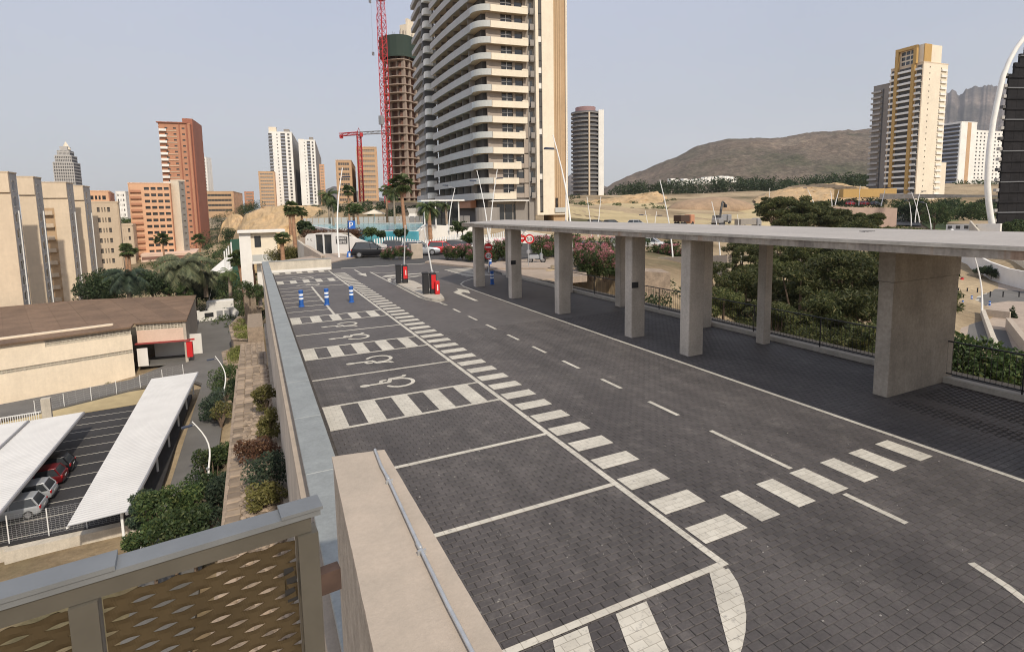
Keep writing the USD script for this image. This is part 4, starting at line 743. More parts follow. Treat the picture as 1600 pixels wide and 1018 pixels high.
# ---------- generic towers: body with recessed windows on two faces
def block(name, label, xl, xc, xr, ytop, ybase, depth, rot, wallA, wallB, fl=3.0, nA=4, nB=3, wwA=1.4, wwB=1.2, balA=None, balB=None, body=None, group=None, wh=1.35, sill=1.0, cap=True, marg=1.0, cat='tower', zmore=3, mA=None):
    C, wA, wB = plan(xl, xc, xr, depth, rot); zb = zat(xc, ybase, depth)-zmore; zt_ = zat(xc, ytop, depth); wB = max(wB, 1.5)
    t = thing(name, label, cat, (C[0], C[1], 0), rot, group); n = int((zt_-zb-zmore)/fl); z0 = zt_-n*fl-.6; n = max(n, 1)
    dB = wB if wB < 14 else 14
    part(t, 'glazed_core', MB().ab((-wA+.1, .06, zb), (-.06, wB, zt_-.3)), body or M['pane'])
    fa, fb = Face('A', wA), Face('B', wB); rows = rowsof(z0, fl, n, sill, wh)
    w = MB(); grid(fa, w, colsof(wA, nA, wwA, *(mA and (wA*mA[0], wA*mA[1]) or (marg, wA-marg))) if nA else [], rows if nA else [], zb, zt_); part(t, 'front_wall', w, M[wallA] if isinstance(wallA, str) else wallA, kind='stuff')
    w = MB(); grid(fb, w, colsof(wB, nB, wwB, marg*.6, wB-marg*.6) if nB else [], rows if nB else [], zb, zt_); part(t, 'side_wall', w, M[wallB] if isinstance(wallB, str) else wallB, kind='stuff')
    part(t, 'left_wall', MB().ab((-wA-.25, -.25, zb), (-wA+.1, wB, zt_)), M[wallA] if isinstance(wallA, str) else wallA)
    if cap: part(t, 'roof', MB().ab((-wA-.3, -.32, zt_), (.32, wB+.2, zt_+.5)), M[wallA] if isinstance(wallA, str) else wallA)
    def balc(face, spec):
        a, b, p, mat = spec
        for (ra, rb) in rows: mb = MB(); face.box(mb, a, b, ra-sill-.1, ra-sill+.05, .25, .25+p); face.box(mb, a, b, ra-sill+.05, ra-.0, .18+p, .27+p); part(t, 'balcony', mb, M[mat])
    for s_ in (balA or []): balc(fa, s_)
    for s_ in (balB or []): balc(fb, s_)
    return t, wA, wB, zb, zt_, rows, fa, fb
R = math.radians
# pale fins of the long block on the left
pb = None
fins = [(-40, 41, 52.5, 272, 103, 509), (52, 77, 88, 279, 116, 495), (82, 124, 134, 287, 134, 480), (132, 148, 158, 292, 145, 470)]
for i, (xl, xc, xr, yt, dep_, yb_) in enumerate(fins):
    C, wA, wB = plan(xl, xc, xr, dep_, R(0), yb_); zt_ = zat(xc-(27 if i < 2 else 12), yt, dep_); zb = -18.5
    lab = ['pale beige apartment fin at the left edge of the view', 'second pale beige apartment fin, behind the first', 'third pale beige apartment fin with small balconies in its recess', 'narrow farthest pale beige apartment fin'][i]
    t = thing('apartment_fin', lab, 'building', (C[0], C[1], 0), 0, 'pale apartment fins')
    part(t, 'front_wall', MB().ab((-wA, 0, zb), (0, .3, zt_)), M['beige_render'])
    part(t, 'head_band', MB().ab((-wA, -.35, zt_-3.6), (0, -.01, zt_)), M['beige_render'])
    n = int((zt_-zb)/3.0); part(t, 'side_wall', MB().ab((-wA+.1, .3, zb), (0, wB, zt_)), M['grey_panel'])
    for k in range(n-1):
        z = zt_-2.4-3*k; wf = part(t, 'window', MB().ab((-.05, wB*.3, z-.75), (.012, wB*.3+.95, z+.75)), M['pane']); obj('surround', MB().ab((-.02, wB*.3-.12, z-.95), (.06, wB*.3+1.07, z-.75)), M['grey_panel'], parent=wf); obj('blind_box', MB().ab((-.02, wB*.3-.05, z+.75), (.09, wB*.3+1.0, z+1.05)), M['tower_grey'], parent=wf)
    part(t, 'drain_pipe', MB().tube([(.12, wB-1.2, zb), (.12, wB-1.2, zt_-7)], .11, 6), M['white_metal'])
    part(t, 'roof', MB().ab((-wA-.1, -.4, zt_), (.1, wB+.1, zt_+.25)), M['pale_stone'])
    if i == 2:
        for k in range(n-2): z = zb+3+3*k; part(t, 'balcony', MB().ab((-wA+.4, -.9, z), (-wA+(2.2 if i else 6.5), -.02, z+.15)).ab((-wA+.4, -.92, z+.15), (-wA+(2.2 if i else 6.5), -.86, z+1.0)), M['pale_stone'])
        part(t, 'recess', MB().ab((-wA+.3, -.012, zb), (-wA+(2.4 if i else 6.7), -.002, zt_-6)), M['tower_brown'])
block('stone_block', 'weathered stone-coloured block at the far end of the pale fins', 140, 184, 186, 317, 462, 158, R(0), 'pale_stone', 'pale_stone', nA=4, wwA=1.1, nB=0, cat='building', marg=2.0)
block('terrace_house', 'low stepped salmon apartment house above the stone block', 138, 172, 180, 300, 340, 185, R(8), 'orange_render', 'brick_orange', nA=4, nB=2, cat='building')
# orange block, cream slab beside it, brick tower
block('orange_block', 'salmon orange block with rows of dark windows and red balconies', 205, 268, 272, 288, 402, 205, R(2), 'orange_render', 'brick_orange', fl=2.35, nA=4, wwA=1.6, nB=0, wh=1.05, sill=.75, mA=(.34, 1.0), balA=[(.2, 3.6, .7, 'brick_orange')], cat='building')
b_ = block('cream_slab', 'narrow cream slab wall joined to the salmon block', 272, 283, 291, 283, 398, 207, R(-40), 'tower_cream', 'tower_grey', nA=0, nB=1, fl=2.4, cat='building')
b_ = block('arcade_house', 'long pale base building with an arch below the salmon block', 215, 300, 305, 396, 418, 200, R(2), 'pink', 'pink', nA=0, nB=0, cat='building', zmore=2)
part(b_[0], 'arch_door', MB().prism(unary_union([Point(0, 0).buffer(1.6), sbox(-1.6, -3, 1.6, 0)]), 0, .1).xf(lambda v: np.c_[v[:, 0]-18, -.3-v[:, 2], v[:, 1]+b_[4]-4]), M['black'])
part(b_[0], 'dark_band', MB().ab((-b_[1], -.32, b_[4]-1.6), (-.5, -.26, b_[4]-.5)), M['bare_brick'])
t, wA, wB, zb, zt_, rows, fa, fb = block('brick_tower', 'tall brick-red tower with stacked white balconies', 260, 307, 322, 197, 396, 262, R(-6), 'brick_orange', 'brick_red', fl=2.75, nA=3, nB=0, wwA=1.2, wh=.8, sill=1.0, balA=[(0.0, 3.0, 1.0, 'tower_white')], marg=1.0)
part(t, 'lift_tower', MB().ab((-3.4, 2.2, zb), (.9, wB+1, zt_+3.2)), M['brick_red'])
part(t, 'roof_slab', MB().ab((-wA-.9, -.9, zt_+.5), (-1, 3, zt_+.95)), M['brick_red'])
part(t, 'rib', MB().ab((-1.6, -.7, zb), (-1.0, -.26, zt_)), M['brick_red']); part(t, 'rib', MB().ab((-4.6, -.6, zb), (-4.2, -.26, zt_)), M['brick_red'])
for k in range(len(rows)): part(t, 'balcony_line', MB().ab((-wA+3.1, -.5, rows[k][0]-.9), (-5.6, -.26, rows[k][0]-.62)), M['beige_render'])
# stepped grey skyscraper far left
d5 = 560.0; C, wA, wB = plan(91, 122, 128, d5, R(-4)); zb = -20
t = thing('stepped_skyscraper', 'distant grey stepped skyscraper with a pyramid top', 'tower', (C[0], C[1], 0), R(-4))
for k, (yt, ins) in enumerate(((255, 0), (244, 1.6), (236, 3.4), (230, 5.4))):
    zt_ = zat(105, yt, d5); zz = zb if k == 0 else zat(105, (255, 244, 236, 230)[k-1], d5); body = MB().ab((-wA+ins, ins, zz), (-ins, 20-ins, zt_)); part(t, 'tier', body, M['tower_dark'])
    g = MB(); W = wA-2*ins; nb = 9
    for i in range(nb+1): x = -wA+ins+W*i/nb; g.ab((x-.35, ins-.3, zz), (x+.35, ins-.02, zt_))
    z = zz
    while z < zt_-.5: g.ab((-wA+ins, ins-.25, z), (-ins, ins-.02, z+1.1)); g.ab((-ins+.02, ins, z), (-ins+.25, 20-ins, z+1.1)); z += 3.2
    part(t, 'facade_grid', g, M['grey_panel'], kind='stuff')
zt_ = zat(105, 231, d5); part(t, 'spire', MB().tube([(-wA/2+1, 9, zt_-2), (-wA/2+1, 9, zt_+6)], [4.0, .3], 4), M['tower_cream'])
# white twin towers with grey backs
for i, (xl, xm, xc, xr, yt) in enumerate(((428, 461, 463, 474, 209), (473, 497, 498, 506, 221))):
    lab = ['white tower with black balcony ends, left of the white pair', 'white tower with a grey flank, right of the white pair'][i]
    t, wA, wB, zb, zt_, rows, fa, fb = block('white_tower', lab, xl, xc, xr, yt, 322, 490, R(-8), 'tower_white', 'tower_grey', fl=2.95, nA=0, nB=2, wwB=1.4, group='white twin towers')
    g = MB(); h_ = MB(); bl = MB()
    for (ra, rb) in rows:
        fa.box(g, wA*.32, wA*.37, ra, rb-.3, .2, .30); fa.box(g, wA*.80, wA*.90, ra-.2, rb+.2, .2, .32); fa.box(h_, wA*.50, wA*.70, ra-.9, ra+.1, .2, .9); fa.box(bl, wA*.50, wA*.70, ra+.1, rb+.4, .2, .30)
        if i == 0: fa.box(bl, -.6, wA*.12, ra-.2, rb+.2, .1, .6); fa.box(h_, -1.0, wA*.14, ra-1.0, ra-.2, .1, 1.0)
    part(t, 'window_row', g, M['tower_dark'], kind='stuff'); part(t, 'balcony_stack', h_, M['blue_grey'], kind='stuff'); part(t, 'loggia', bl, M['tower_dark'], kind='stuff')
    part(t, 'roof_block', MB().ab((-wA*.35, 1, zt_), (-wA*.1, 8, zt_+3)), M['tower_grey']); part(t, 'penthouse', MB().ab((-wA, 0, zt_), (-wA*.68, 8, zt_+(4.5 if i == 0 else 1))), M['tower_cream'])
# ochre towers and filler blocks
block('ochre_tower', 'slim ochre tower left of the small crane', 529, 552, 558, 252, 322, 300, R(-12), 'ochre_render', 'ochre_render', fl=2.8, nA=5, nB=2, wwA=1.0)
block('ochre_tower', 'wider ochre tower behind the small crane', 562, 592, 606, 232, 322, 300, R(-12), 'ochre_render', 'orange_render', fl=2.8, nA=9, nB=2, wwA=.75)
block('ochre_tower', 'ochre tower behind the left side of the white pair', 408, 432, 436, 269, 325, 470, R(-5), 'ochre_render', 'orange_render', nA=6, nB=0, wwA=1.5)
block('ochre_tower', 'narrow ochre tower just right of the white pair', 503, 510, 513, 258, 322, 560, R(-5), 'orange_render', 'orange_render', nA=2, nB=0, wwA=1.5)
block('white_slab_tower', 'thin white tower just right of the brick tower', 317, 328, 336, 247, 330, 520, R(-20), 'tower_white', 'tower_white', nA=2, nB=2, wwA=3.0, wwB=1.0)
block('ochre_apartments', 'low wide ochre apartment block right of the brick tower', 323, 366, 380, 300, 332, 330, R(-6), 'ochre_render', 'orange_render', nA=7, nB=3, wwA=1.8, cat='building')
block('white_apartments', 'white apartment block behind the salmon block', 184, 198, 204, 300, 345, 330, R(0), 'tower_white', 'tower_white', nA=4, nB=1, cat='building')
block('low_houses', 'low reddish houses far behind the rock slope', 384, 398, 410, 300, 318, 520, R(0), 'brick_orange', 'ochre_render', nA=4, nB=3, cat='building')
block('old_house', 'low old tiled house behind the palms by the stone block', 180, 204, 215, 352, 400, 190, R(4), 'pale_stone', 'pale_stone', nA=4, nB=2, cat='building', fl=2.8)
# round tower right of centre
dR = 380.0; cR = A(926, 307, dR); zt_ = zat(926, 178, dR); t = thing('round_tower', 'dark round tower with ring balconies and a white edge', 'tower', (cR[0], cR[1]+9, 0), -R(28))
rad = 10.2; n = int((zt_-cR[2])/3.0); circ = [(rad*math.cos(a), rad*math.sin(a)) for a in np.linspace(0, 2*math.pi, 33)[:-1]]
part(t, 'core', MB().prism(Polygon(circ).buffer(-1.3), cR[2]-3, zt_), M['tower_dark'])
for k in range(n): part(t, 'ring_balcony', MB().prism(Polygon(circ), zt_-k*3-.2, zt_-k*3+.12), M['grey_panel']); part(t, 'balcony_rail', MB().prism(LineString(circ+[circ[0]]).buffer(.10), zt_-k*3+.12, zt_-k*3+1.0), M['ring_dark'])
part(t, 'white_edge', MB().ab((8.6, -6, cR[2]-3), (12.4, 6, zt_+2)), M['tower_white']); part(t, 'rib', MB().ab((1.2, -rad-.5, cR[2]-3), (2.2, -rad+1, zt_)), M['beige_render'])
part(t, 'roof_block', MB().prism(Polygon(circ).buffer(-3), zt_+.9, zt_+4.5), pm('mauve_panel', (.28, .17, .17), .7))
# right-hand towers
dY = 275.0; t, wA, wB, zb, zt_, rows, fa, fb = block('yellow_tower', 'tall cream tower with ochre frame bands and many balconies', 1381, 1428, 1465, 104, 303, dY, -R(95), 'beige_render', 'tower_cream', fl=2.95, nA=0, nB=2, wwB=.7, wh=.7, sill=1.2)
for (a, b) in ((0, wA*.16), (wA*.26, wA*.70), (wA*.82, wA*1.0)):
    for (ra, rb) in rows: mb = MB(); fa.box(mb, a, b, ra-1.1, ra-.95, .25, 1.5); fa.box(mb, a, b, ra-.95, ra-.05, 1.40, 1.5); part(t, 'balcony', mb, M['tower_white'])
    g = MB(); fa.box(g, a+.2, b-.2, zb, zt_-1, .26, .30); part(t, 'glazing', g, M['tower_dark'])
for a in (.16, .70): g = MB(); fa.box(g, wA*a, wA*(a+.10), zb, zt_, .25, 1.7); part(t, 'ochre_pier', g, M['yellow_render'])
zc = zat(1440, 76, dY)
g = MB(); fa.box(g, wA*.16, wA*.26, zt_, zc, .25, 1.7); fa.box(g, wA*.74, wA*.84, zt_, zc, .25, 1.7); fa.box(g, wA*.16, wA*.84, zc-1.5, zc, .25, 1.75); part(t, 'crown_frame', g, M['yellow_render'])
part(t, 'crown', MB().ab((-wA*.84, .3, zt_), (-wA*.02, wB*.75, zc)), M['tower_cream']); part(t, 'crown_side', MB().ab((-wA*.02, .3, zt_), (.1, wB*.3, zc)), M['yellow_render'])
for i in range(3):
    for j in range(3): g = MB(); fa.box(g, wA*(.30+.145*i), wA*(.30+.145*i+.11), zt_+.6+2.5*j, zt_+2.3+2.5*j, -.29, -.2); part(t, 'window', g, M['glass'])
gb = MB()
for (ra, rb) in rows: fb.box(gb, wB*.72, wB*.95, ra-1.1, ra-.1, .25, .9)
part(t, 'side_balconies', gb, M['tower_white'], kind='stuff'); part(t, 'low_annex', MB().ab((-2, wB*.8, zb), (.5, wB+3.5, zb+19)), M['tower_cream'])
dG = 300.0; t, wA, wB, zb, zt_, rows, fa, fb = block('grey_slab_tower', 'shaded grey slab tower left of the yellow framed tower', 1356, 1379, 1393, 136, 300, dG, -R(95), 'tower_grey', 'beige_render', nA=0, nB=1, wwB=.8)
for (ra, rb) in rows: mb = MB(); fa.box(mb, -.8, wA*.55, ra-1.1, ra-.1, .25, 1.3); part(t, 'balcony', mb, M['grey_panel'])
g = MB(); fa.box(g, wA*.58, wA*.68, zb, zt_-2, .1, .3); part(t, 'dark_slot', g, M['tower_dark'])
t, wA, wB, zb, zt_, rows, fa, fb = block('white_slab', 'long white slab block with strip balconies behind the yellow tower', 1462, 1492, 1516, 193, 284, 390, -R(95), 'tower_white', 'tower_white', nA=0, nB=0)
g, h_ = MB(), MB()
for (ra, rb) in rows: fa.box(g, .5, wA-.5, ra-.1, rb+.3, .22, .3); fa.box(h_, .5, wA-.5, ra-1.1, ra-.1, .25, 1.1)
part(t, 'loggias', g, M['tower_dark'], kind='stuff'); part(t, 'balconies', h_, M['blue_grey'], kind='stuff'); g = MB(); fb.box(g, wB*.40, wB*.64, zb, zt_, .2, .32); part(t, 'brown_strip', g, M['ochre_render'])
block('white_far_slab', 'far white apartment block beside the dark glass tower', 1500, 1514, 1560, 206, 286, 430, -R(95), 'tower_white', 'tower_white', nA=2, nB=8, wwB=1.8, wh=1.2, fl=2.9)
# dark glass tower with the white arch
dA = 165.0; C, wA, wB = plan(1557, 1560, 1630, dA, -R(110)); t = thing('arch_tower', 'dark glass tower framed by a leaning white arch', 'tower', (C[0], C[1], 0), -R(110))
zb, zt_ = -8.0, zat(1566, 118, dA); ARC = ((1553, 362), (1549, 345), (1545, 318), (1543, 290), (1544, 260), (1547, 225), (1552, 190), (1559, 155), (1567, 120), (1577, 95), (1588, 75), (1601, 58), (1625, 35), (1700, 30))
topy = []
for k in range(10):
    y0_, y1_ = wB*k/10, wB*(k+1)/10; ym = (y0_+y1_)/2; w_ = np.array([C[0]-math.sin(-R(110))*ym, C[1]+math.cos(-R(110))*ym, 20.0])-CAM; dep_ = float(w_ @ FWD); px_ = CX+F*float(w_ @ RIGHT)/dep_
    tz = zat(px_, np.interp(px_, [a[0] for a in ARC[6:]], [a[1] for a in ARC[6:]])+9 if px_ > 1562 else 128, dep_); topy.append(tz); part(t, 'glass_bay', MB().ab((-.6, y0_+.02, zb+3), (-.02*(k % 2), y1_-.02, tz)), M['night_glass'])
k = 0; z = zb+3
while z < max(topy)-2: part(t, 'floor_band', MB().ab((-.7, -.5 if z < topy[0] else wB*next(i for i, q in enumerate(topy) if q > z)/10, z), (.35, wB, z+(.35 if k % 3 else .55))), M['ring_dark'] if k % 3 == 2 else M['night_glass']); part(t, 'balcony_end', MB().ab((-.8, -1.5, z+.4), (.2, -.55, z+1.3)), M['grey_panel'] if k % 3 else M['tower_dark']) if z < topy[0] else None; z += 3.1; k += 1
for y in (4, 12): part(t, 'leg', MB().ab((-2, y, zb-4), (-1, y+1.2, zb+3)), M['grey_panel'])
arc = [A(x, y, dA-6) for x, y in ARC[:13]]
ca_, sa_ = math.cos(-R(110)), math.sin(-R(110)); arc = [((p[0]-C[0])*ca_+(p[1]-C[1])*sa_, -(p[0]-C[0])*sa_+(p[1]-C[1])*ca_, p[2]) for p in arc]
part(t, 'white_arch', MB().tube(np.array(arc), [.78]*6+[.7]*3+[.62]*4, 10), M['tower_white'], smooth=60)
# ================= street beyond the deck: barriers, bollards, signs, cars, pool resort
def g0(x, y, z=0.0): p = G(x, y, z); return np.array([p[0], p[1], z])
# ---- barrier island and its cabinets
isl = Polygon([(8.62, 37.2), (8.56, 29.4), (8.75, 28.6), (9.1, 28.1), (9.45, 28.5), (9.75, 30), (9.95, 36.5), (9.7, 38.0), (9.0, 38.1)])
obj('barrier_island', MB().prism(isl, -.05, .14).prism(isl.buffer(-.12), .14, .155), M['kerbstone'], 'raised pale kerb island carrying the red and black cabinets', 'traffic island')
def cabinet(x, y, label, armtop, split=False):
    t = thing('parking_barrier', label, 'barrier', (x, y, .155), -.12)
    part(t, 'cabinet', MB().cbox((0, .02, .60), (.34, .42, 1.2), .025), M['black']); part(t, 'cabinet_cap', MB().cbox((0, .02, 1.23), (.38, .46, .06), .015), M['black'])
    part(t, 'cabinet', MB().cbox((.42, -.1, .62), (.36, .40, 1.24), .03), M['black'])
    part(t, 'red_panel', MB().cbox((.43, -.31, .72), (.27, .035, .82), .012), M['red'])
    if split: part(t, 'red_panel', MB().cbox((.60, -.42, .40), (.26, .30, .76), .03), M['red'], label='lower red ticket slot housing'); part(t, 'white_mark', MB().box((.60, -.573, .40), (.06, .006, .36)), M['white'])
    else: part(t, 'white_mark', MB().box((.46, -.33, .72), (.05, .006, .34)), M['white'])
    top = np.array(armtop, float); c, s_ = math.cos(.12), math.sin(.12); d = top-np.array([x, y, .155]); d = np.array([d[0]*c-d[1]*s_, d[0]*s_+d[1]*c, d[2]])
    part(t, 'arm', MB().tube([(.42, .02, 1.2), d], [.045, .03], 8), M['white_metal']); part(t, 'arm_base', MB().cbox((.42, .05, 1.28), (.16, .2, .16), .03), M['grey_steel']); return t
cabinet(8.72, 36.0, 'red and black barrier cabinet, farther of the two on the island', A(633, 352, 34.6))
cabinet(8.95, 30.4, 'red and black barrier cabinet with two red panels at the near island end', A(662, 352, 30.5), True)
obj('island_plate', MB().ab((9.15, 32.9, .155), (9.75, 33.1, .17)), M['rust'], 'small rusty plate lying on the barrier island', 'plate')
# ---- blue flexible bollards
def bollard(x, y, label, sc=1.0, g='blue bollards among the bays'):
    t = thing('blue_bollard', label, 'bollard', (x, y, .0), 0, g, sc)
    part(t, 'post', MB().lathe([(0, 0), (.155, 0), (.155, .04), (.118, .07), (.112, .80), (.125, .815), (.125, .87), (.10, .90), (0, .905)], n=20), M['blue'], smooth=35)
    for z in (.40, .60): part(t, 'reflective_band', MB().lathe([(.1135, z), (.118, z+.005), (.118, z+.10), (.1135, z+.105)], n=20), M['reflect'], smooth=35)
    return t
b0 = bollard(2.10, 30.58, 'leftmost blue bollard with two white bands, on the motorcycle bay lines')
dup(b0, 'middle blue bollard with two white bands, on the long white line', (3.39, 30.48, 0)); dup(b0, 'blue bollard with two white bands nearest the crossing strip', (4.72, 30.61, 0))
dup(b0, 'blue bollard with white bands in the shade of the canopy', (14.32, 32.93, 0), group='blue bollards by the canopy'); dup(b0, 'blue bollard with white bands on the pavement beyond the canopy', (19.0, 44.0, 0), group='blue bollards by the canopy')
# ---- cars
def paint(nm, c): return pm('car_'+nm, c, .28, metal=.3, spec=.6)
CARP = {'black': paint('black', (.012, .012, .014)), 'silver': paint('silver', (.42, .44, .46)), 'red': paint('red', (.45, .012, .02)), 'white': paint('white', (.75, .75, .74)), 'maroon': paint('maroon', (.14, .012, .015)), 'dark_grey': paint('dark_grey', (.05, .052, .056))}
M['lamp_red'] = pm('tail_lamp', (.35, .01, .012), .3); M['lamp_clear'] = pm('head_lamp', (.75, .77, .8), .15); M['rim'] = pm('alloy_rim', (.45, .45, .46), .3, metal=.8)
def car(label, col, loc, head, L=4.3, W=1.8, H=1.5, suv=False, group=None, name='parked_car'):
    """x forward; lower body and greenhouse are lofted sections"""
    t = thing(name, label, 'car', loc, head, group); P_ = CARP[col]; h = L/2; gc = .22 if suv else .17; bz = H*.60
    def loft(secs):
        V, n = [], len(secs[0]); Fc = []
        for s_ in secs: V += s_
        for i in range(len(secs)-1):
            for k in range(n): j = (k+1) % n; Fc += [[i*n+k, (i+1)*n+k, (i+1)*n+j], [i*n+k, (i+1)*n+j, i*n+j]]
        Fc += [[0, k, k+1] for k in range(1, n-1)]; o = (len(secs)-1)*n; Fc += [[o, o+k+1, o+k] for k in range(1, n-1)]; return np.array(V), np.array(Fc)
    def sec(x, w, z0, z1): r = min(.10, (z1-z0)*.3); return [[x, -w+r, z0], [x, -w, z0+r*1.3], [x, -w, z1-r*1.6], [x, -w+r*.9, z1], [x, w-r*.9, z1], [x, w, z1-r*1.6], [x, w, z0+r*1.3], [x, w-r, z0]]
    hw = W/2; hood = bz-.06
    obj('body', loft([sec(-h, hw*.80, gc+.14, bz*.80), sec(-h+.10, hw*.93, gc+.05, bz-.02), sec(-h+.5, hw, gc, bz+.02), sec(-h*.2, hw, gc, bz), sec(h*.38, hw, gc, bz-.02), sec(h*.62, hw*.98, gc, hood-.03), sec(h-.22, hw*.90, gc+.03, hood-.15), sec(h-.03, hw*.76, gc+.10, hood-.32)]), P_, parent=t, smooth=40)
    rl0, rl1 = (-h+.16, -h+.55) if suv or L < 4.4 else (-h+.45, -h+1.1); ws0, ws1 = h*.44, h*.06
    def gs(x, w, z): return [[x, -w, z], [x, w, z]]
    cab = [(-hw*.93, bz-.02), (-hw*.74, H-.05), (hw*.74, H-.05), (hw*.93, bz-.02)]
    V = np.array([[rl0, cab[0][0], cab[0][1]], [rl1, cab[1][0], cab[1][1]], [rl1, cab[2][0], cab[2][1]], [rl0, cab[3][0], cab[3][1]], [ws0, cab[0][0], cab[0][1]], [ws1, cab[1][0], cab[1][1]], [ws1, cab[2][0], cab[2][1]], [ws0, cab[3][0], cab[3][1]]])
    obj('window_glass', (V, np.array([[0, 1, 2], [0, 2, 3], [4, 6, 5], [4, 7, 6], [0, 5, 1], [0, 4, 5], [3, 2, 6], [3, 6, 7]])), M['glass'], parent=t)
    obj('roof', loft([sec(rl1-.06, hw*.66, H-.09, H-.04), sec(rl1+.3, hw*.76, H-.10, H), sec(ws1-.3, hw*.76, H-.10, H), sec(ws1+.05, hw*.68, H-.11, H-.05)]), P_, parent=t, smooth=40)
    for s_ in (-1, 1):
        part(t, 'pillar', MB().tube([(rl0+.02, s_*hw*.93, bz-.02), (rl1, s_*hw*.75, H-.06)], .06, 5), P_); part(t, 'pillar', MB().tube([(ws0, s_*hw*.93, bz-.02), (ws1, s_*hw*.75, H-.06)], .035, 5), P_); part(t, 'pillar', MB().tube([(-.15, s_*hw*.945, bz-.02), (-.2, s_*hw*.76, H-.06)], .04, 5), P_)
        part(t, 'mirror', MB().cbox((ws0-.35, s_*(hw+.07), bz+.06), (.12, .18, .12), .03), P_)
        part(t, 'headlight', MB().cbox((h-.20, s_*hw*.68, hood-.24), (.26, .30, .13), .04), M['lamp_clear']); part(t, 'tail_light', MB().cbox((-h+.09, s_*hw*.78, bz-.16), (.12, .28, .2), .03), M['lamp_red'])
        for x in (-h*.61, h*.60):
            wl_ = part(t, 'wheel', MB().tube([(x, s_*(hw-.20), .33), (x, s_*(hw+.012), .33)], .33, 18), M['rubber']); obj('rim', MB().tube([(x, s_*(hw-.05), .33), (x, s_*(hw+.022), .33)], .21, 14), M['rim'], parent=wl_)
    part(t, 'number_plate', MB().box((-h-.005, 0, bz*.72), (.02, .5, .11)), M['white']); part(t, 'bumper', MB().cbox((h-.12, 0, gc+.13), (.22, W*.76, .16), .05), M['black']); part(t, 'bumper', MB().cbox((-h+.05, 0, gc+.16), (.14, W*.80, .18), .04), M['black']); return t
gq = 'cars parked before the white pool wall'
car('black SUV parked beside the post of the blue P sign', 'black', g0(584, 402)+[0, .7, .03], -.22, 4.5, 1.86, 1.64, True, gq)
car('dark grey hatchback half hidden behind the black SUV', 'dark_grey', A(622, 393, 64)*[1, 1, 0]+[0, 0, .1], -.30, 4.2, 1.78, 1.48, False, gq)
car('silver estate car between the planter block and the red car', 'silver', A(657, 401, 61)*[1, 1, 0]+[0, 0, .05], -.35, 4.6, 1.8, 1.56, True, gq)
car('bright red car behind the oleander bed', 'red', A(694, 400, 62)*[1, 1, 0]+[0, 0, .05], -.30, 4.2, 1.78, 1.46, False, gq)
car('dark car mostly hidden by the oleanders, right of the red one', 'dark_grey', A(722, 398, 63)*[1, 1, 0]+[0, 0, .05], -.30, 4.3, 1.8, 1.5, True, gq)
p = A(1020, 401, 78); car('white car on the lower street seen between canopy columns', 'white', (p[0], p[1], hgt(p[0], p[1])+.05), -.9, 4.2, 1.78, 1.5)
p = A(1408, 347, 225); car('dark car driving down the far side road', 'dark_grey', (p[0], p[1], hgt(p[0], p[1])+.4), -1.9, 4.4, 1.8, 1.5, name='car')
for k, (y, c, lab, s_) in enumerate(((52.3, 'silver', 'silver car nearest the wire fence under the white canopy', True), (54.8, 'silver', 'second silver car from the fence under the white canopy', True), (57.6, 'maroon', 'dark red car under the white canopy', True), (60.0, 'black', 'black car farthest back under the white canopy', False))):
    car(lab, c, (-18.2, y-.1, ZL+.01), math.pi, 4.2, 1.78, 1.55, s_, 'cars under the lower canopy')
# ---- scooter
t = thing('scooter', 'silver scooter parked by the oleanders beyond the canopy', 'scooter', g0(838, 411)+[0, 0, .02], -.5)
part(t, 'body', MB().cbox((-.25, 0, .62), (1.0, .42, .42), .12), CARP['silver'], smooth=40); part(t, 'leg_shield', MB().cbox((.45, 0, .62), (.30, .46, .62), .12), CARP['silver'], smooth=40); part(t, 'seat', MB().cbox((-.28, 0, .86), (.8, .34, .12), .05), M['black']); part(t, 'windshield', MB().box((.52, 0, 1.12), (.04, .46, .46)), M['balustrade'])
for x in (-.55, .62): w_ = part(t, 'wheel', MB().tube([(x, -.07, .27), (x, .07, .27)], .27, 16), M['rubber']); obj('rim', MB().tube([(x, -.075, .27), (x, .075, .27)], .16, 12), M['rim'], parent=w_)
part(t, 'handlebar', MB().tube([(.42, -.34, 1.02), (.46, 0, .98), (.42, .34, 1.02)], .025, 6), M['black']); part(t, 'floorboard', MB().cbox((.15, 0, .36), (.5, .36, .1), .03), M['black']); part(t, 'top_box', MB().cbox((-.72, 0, 1.05), (.36, .4, .32), .06), M['grey_steel'])
# ---- signs
def textm(s, h, mat, t, name, o, ax, up=(0, 0, 1.0)):
    m_ = meshkit.text_mesh(s, h, .012, bold=True); v = np.array(m_.vertices); v[:, 0] -= (v[:, 0].min()+v[:, 0].max())/2; v[:, 1] -= (v[:, 1].min()+v[:, 1].max())/2
    ax = np.asarray(ax, float); up = np.asarray(up, float); n_ = np.cross(ax, up); v = np.asarray(o, float)+v[:, :1]*ax+v[:, 1:2]*up+v[:, 2:3]*n_; return obj(name, (v, m_.faces), mat, parent=t)
def facing(p): return math.atan2(p[1], p[0])-math.pi/2       # local -y looks towards the landing
def disc(mb, c, r, th, n=24): return mb.tube([np.add(c, (0, th/2, 0)), np.add(c, (0, -th/2, 0))], r, n)
p = g0(546.5, 403); t = thing('parking_sign', 'blue square P sign on a dark post before the white wall', 'sign', p, facing(p))
part(t, 'post', MB().tube([(0, 0, 0), (0, 0, 4.05)], .06, 8), M['black']); part(t, 'sign_panel', MB().cbox((.35, -.02, 3.62), (.82, .05, .86), .02), M['blue_sign']); textm('P', .55, M['white'], t, 'letter', (.32, -.048, 3.62), (1, 0, 0))
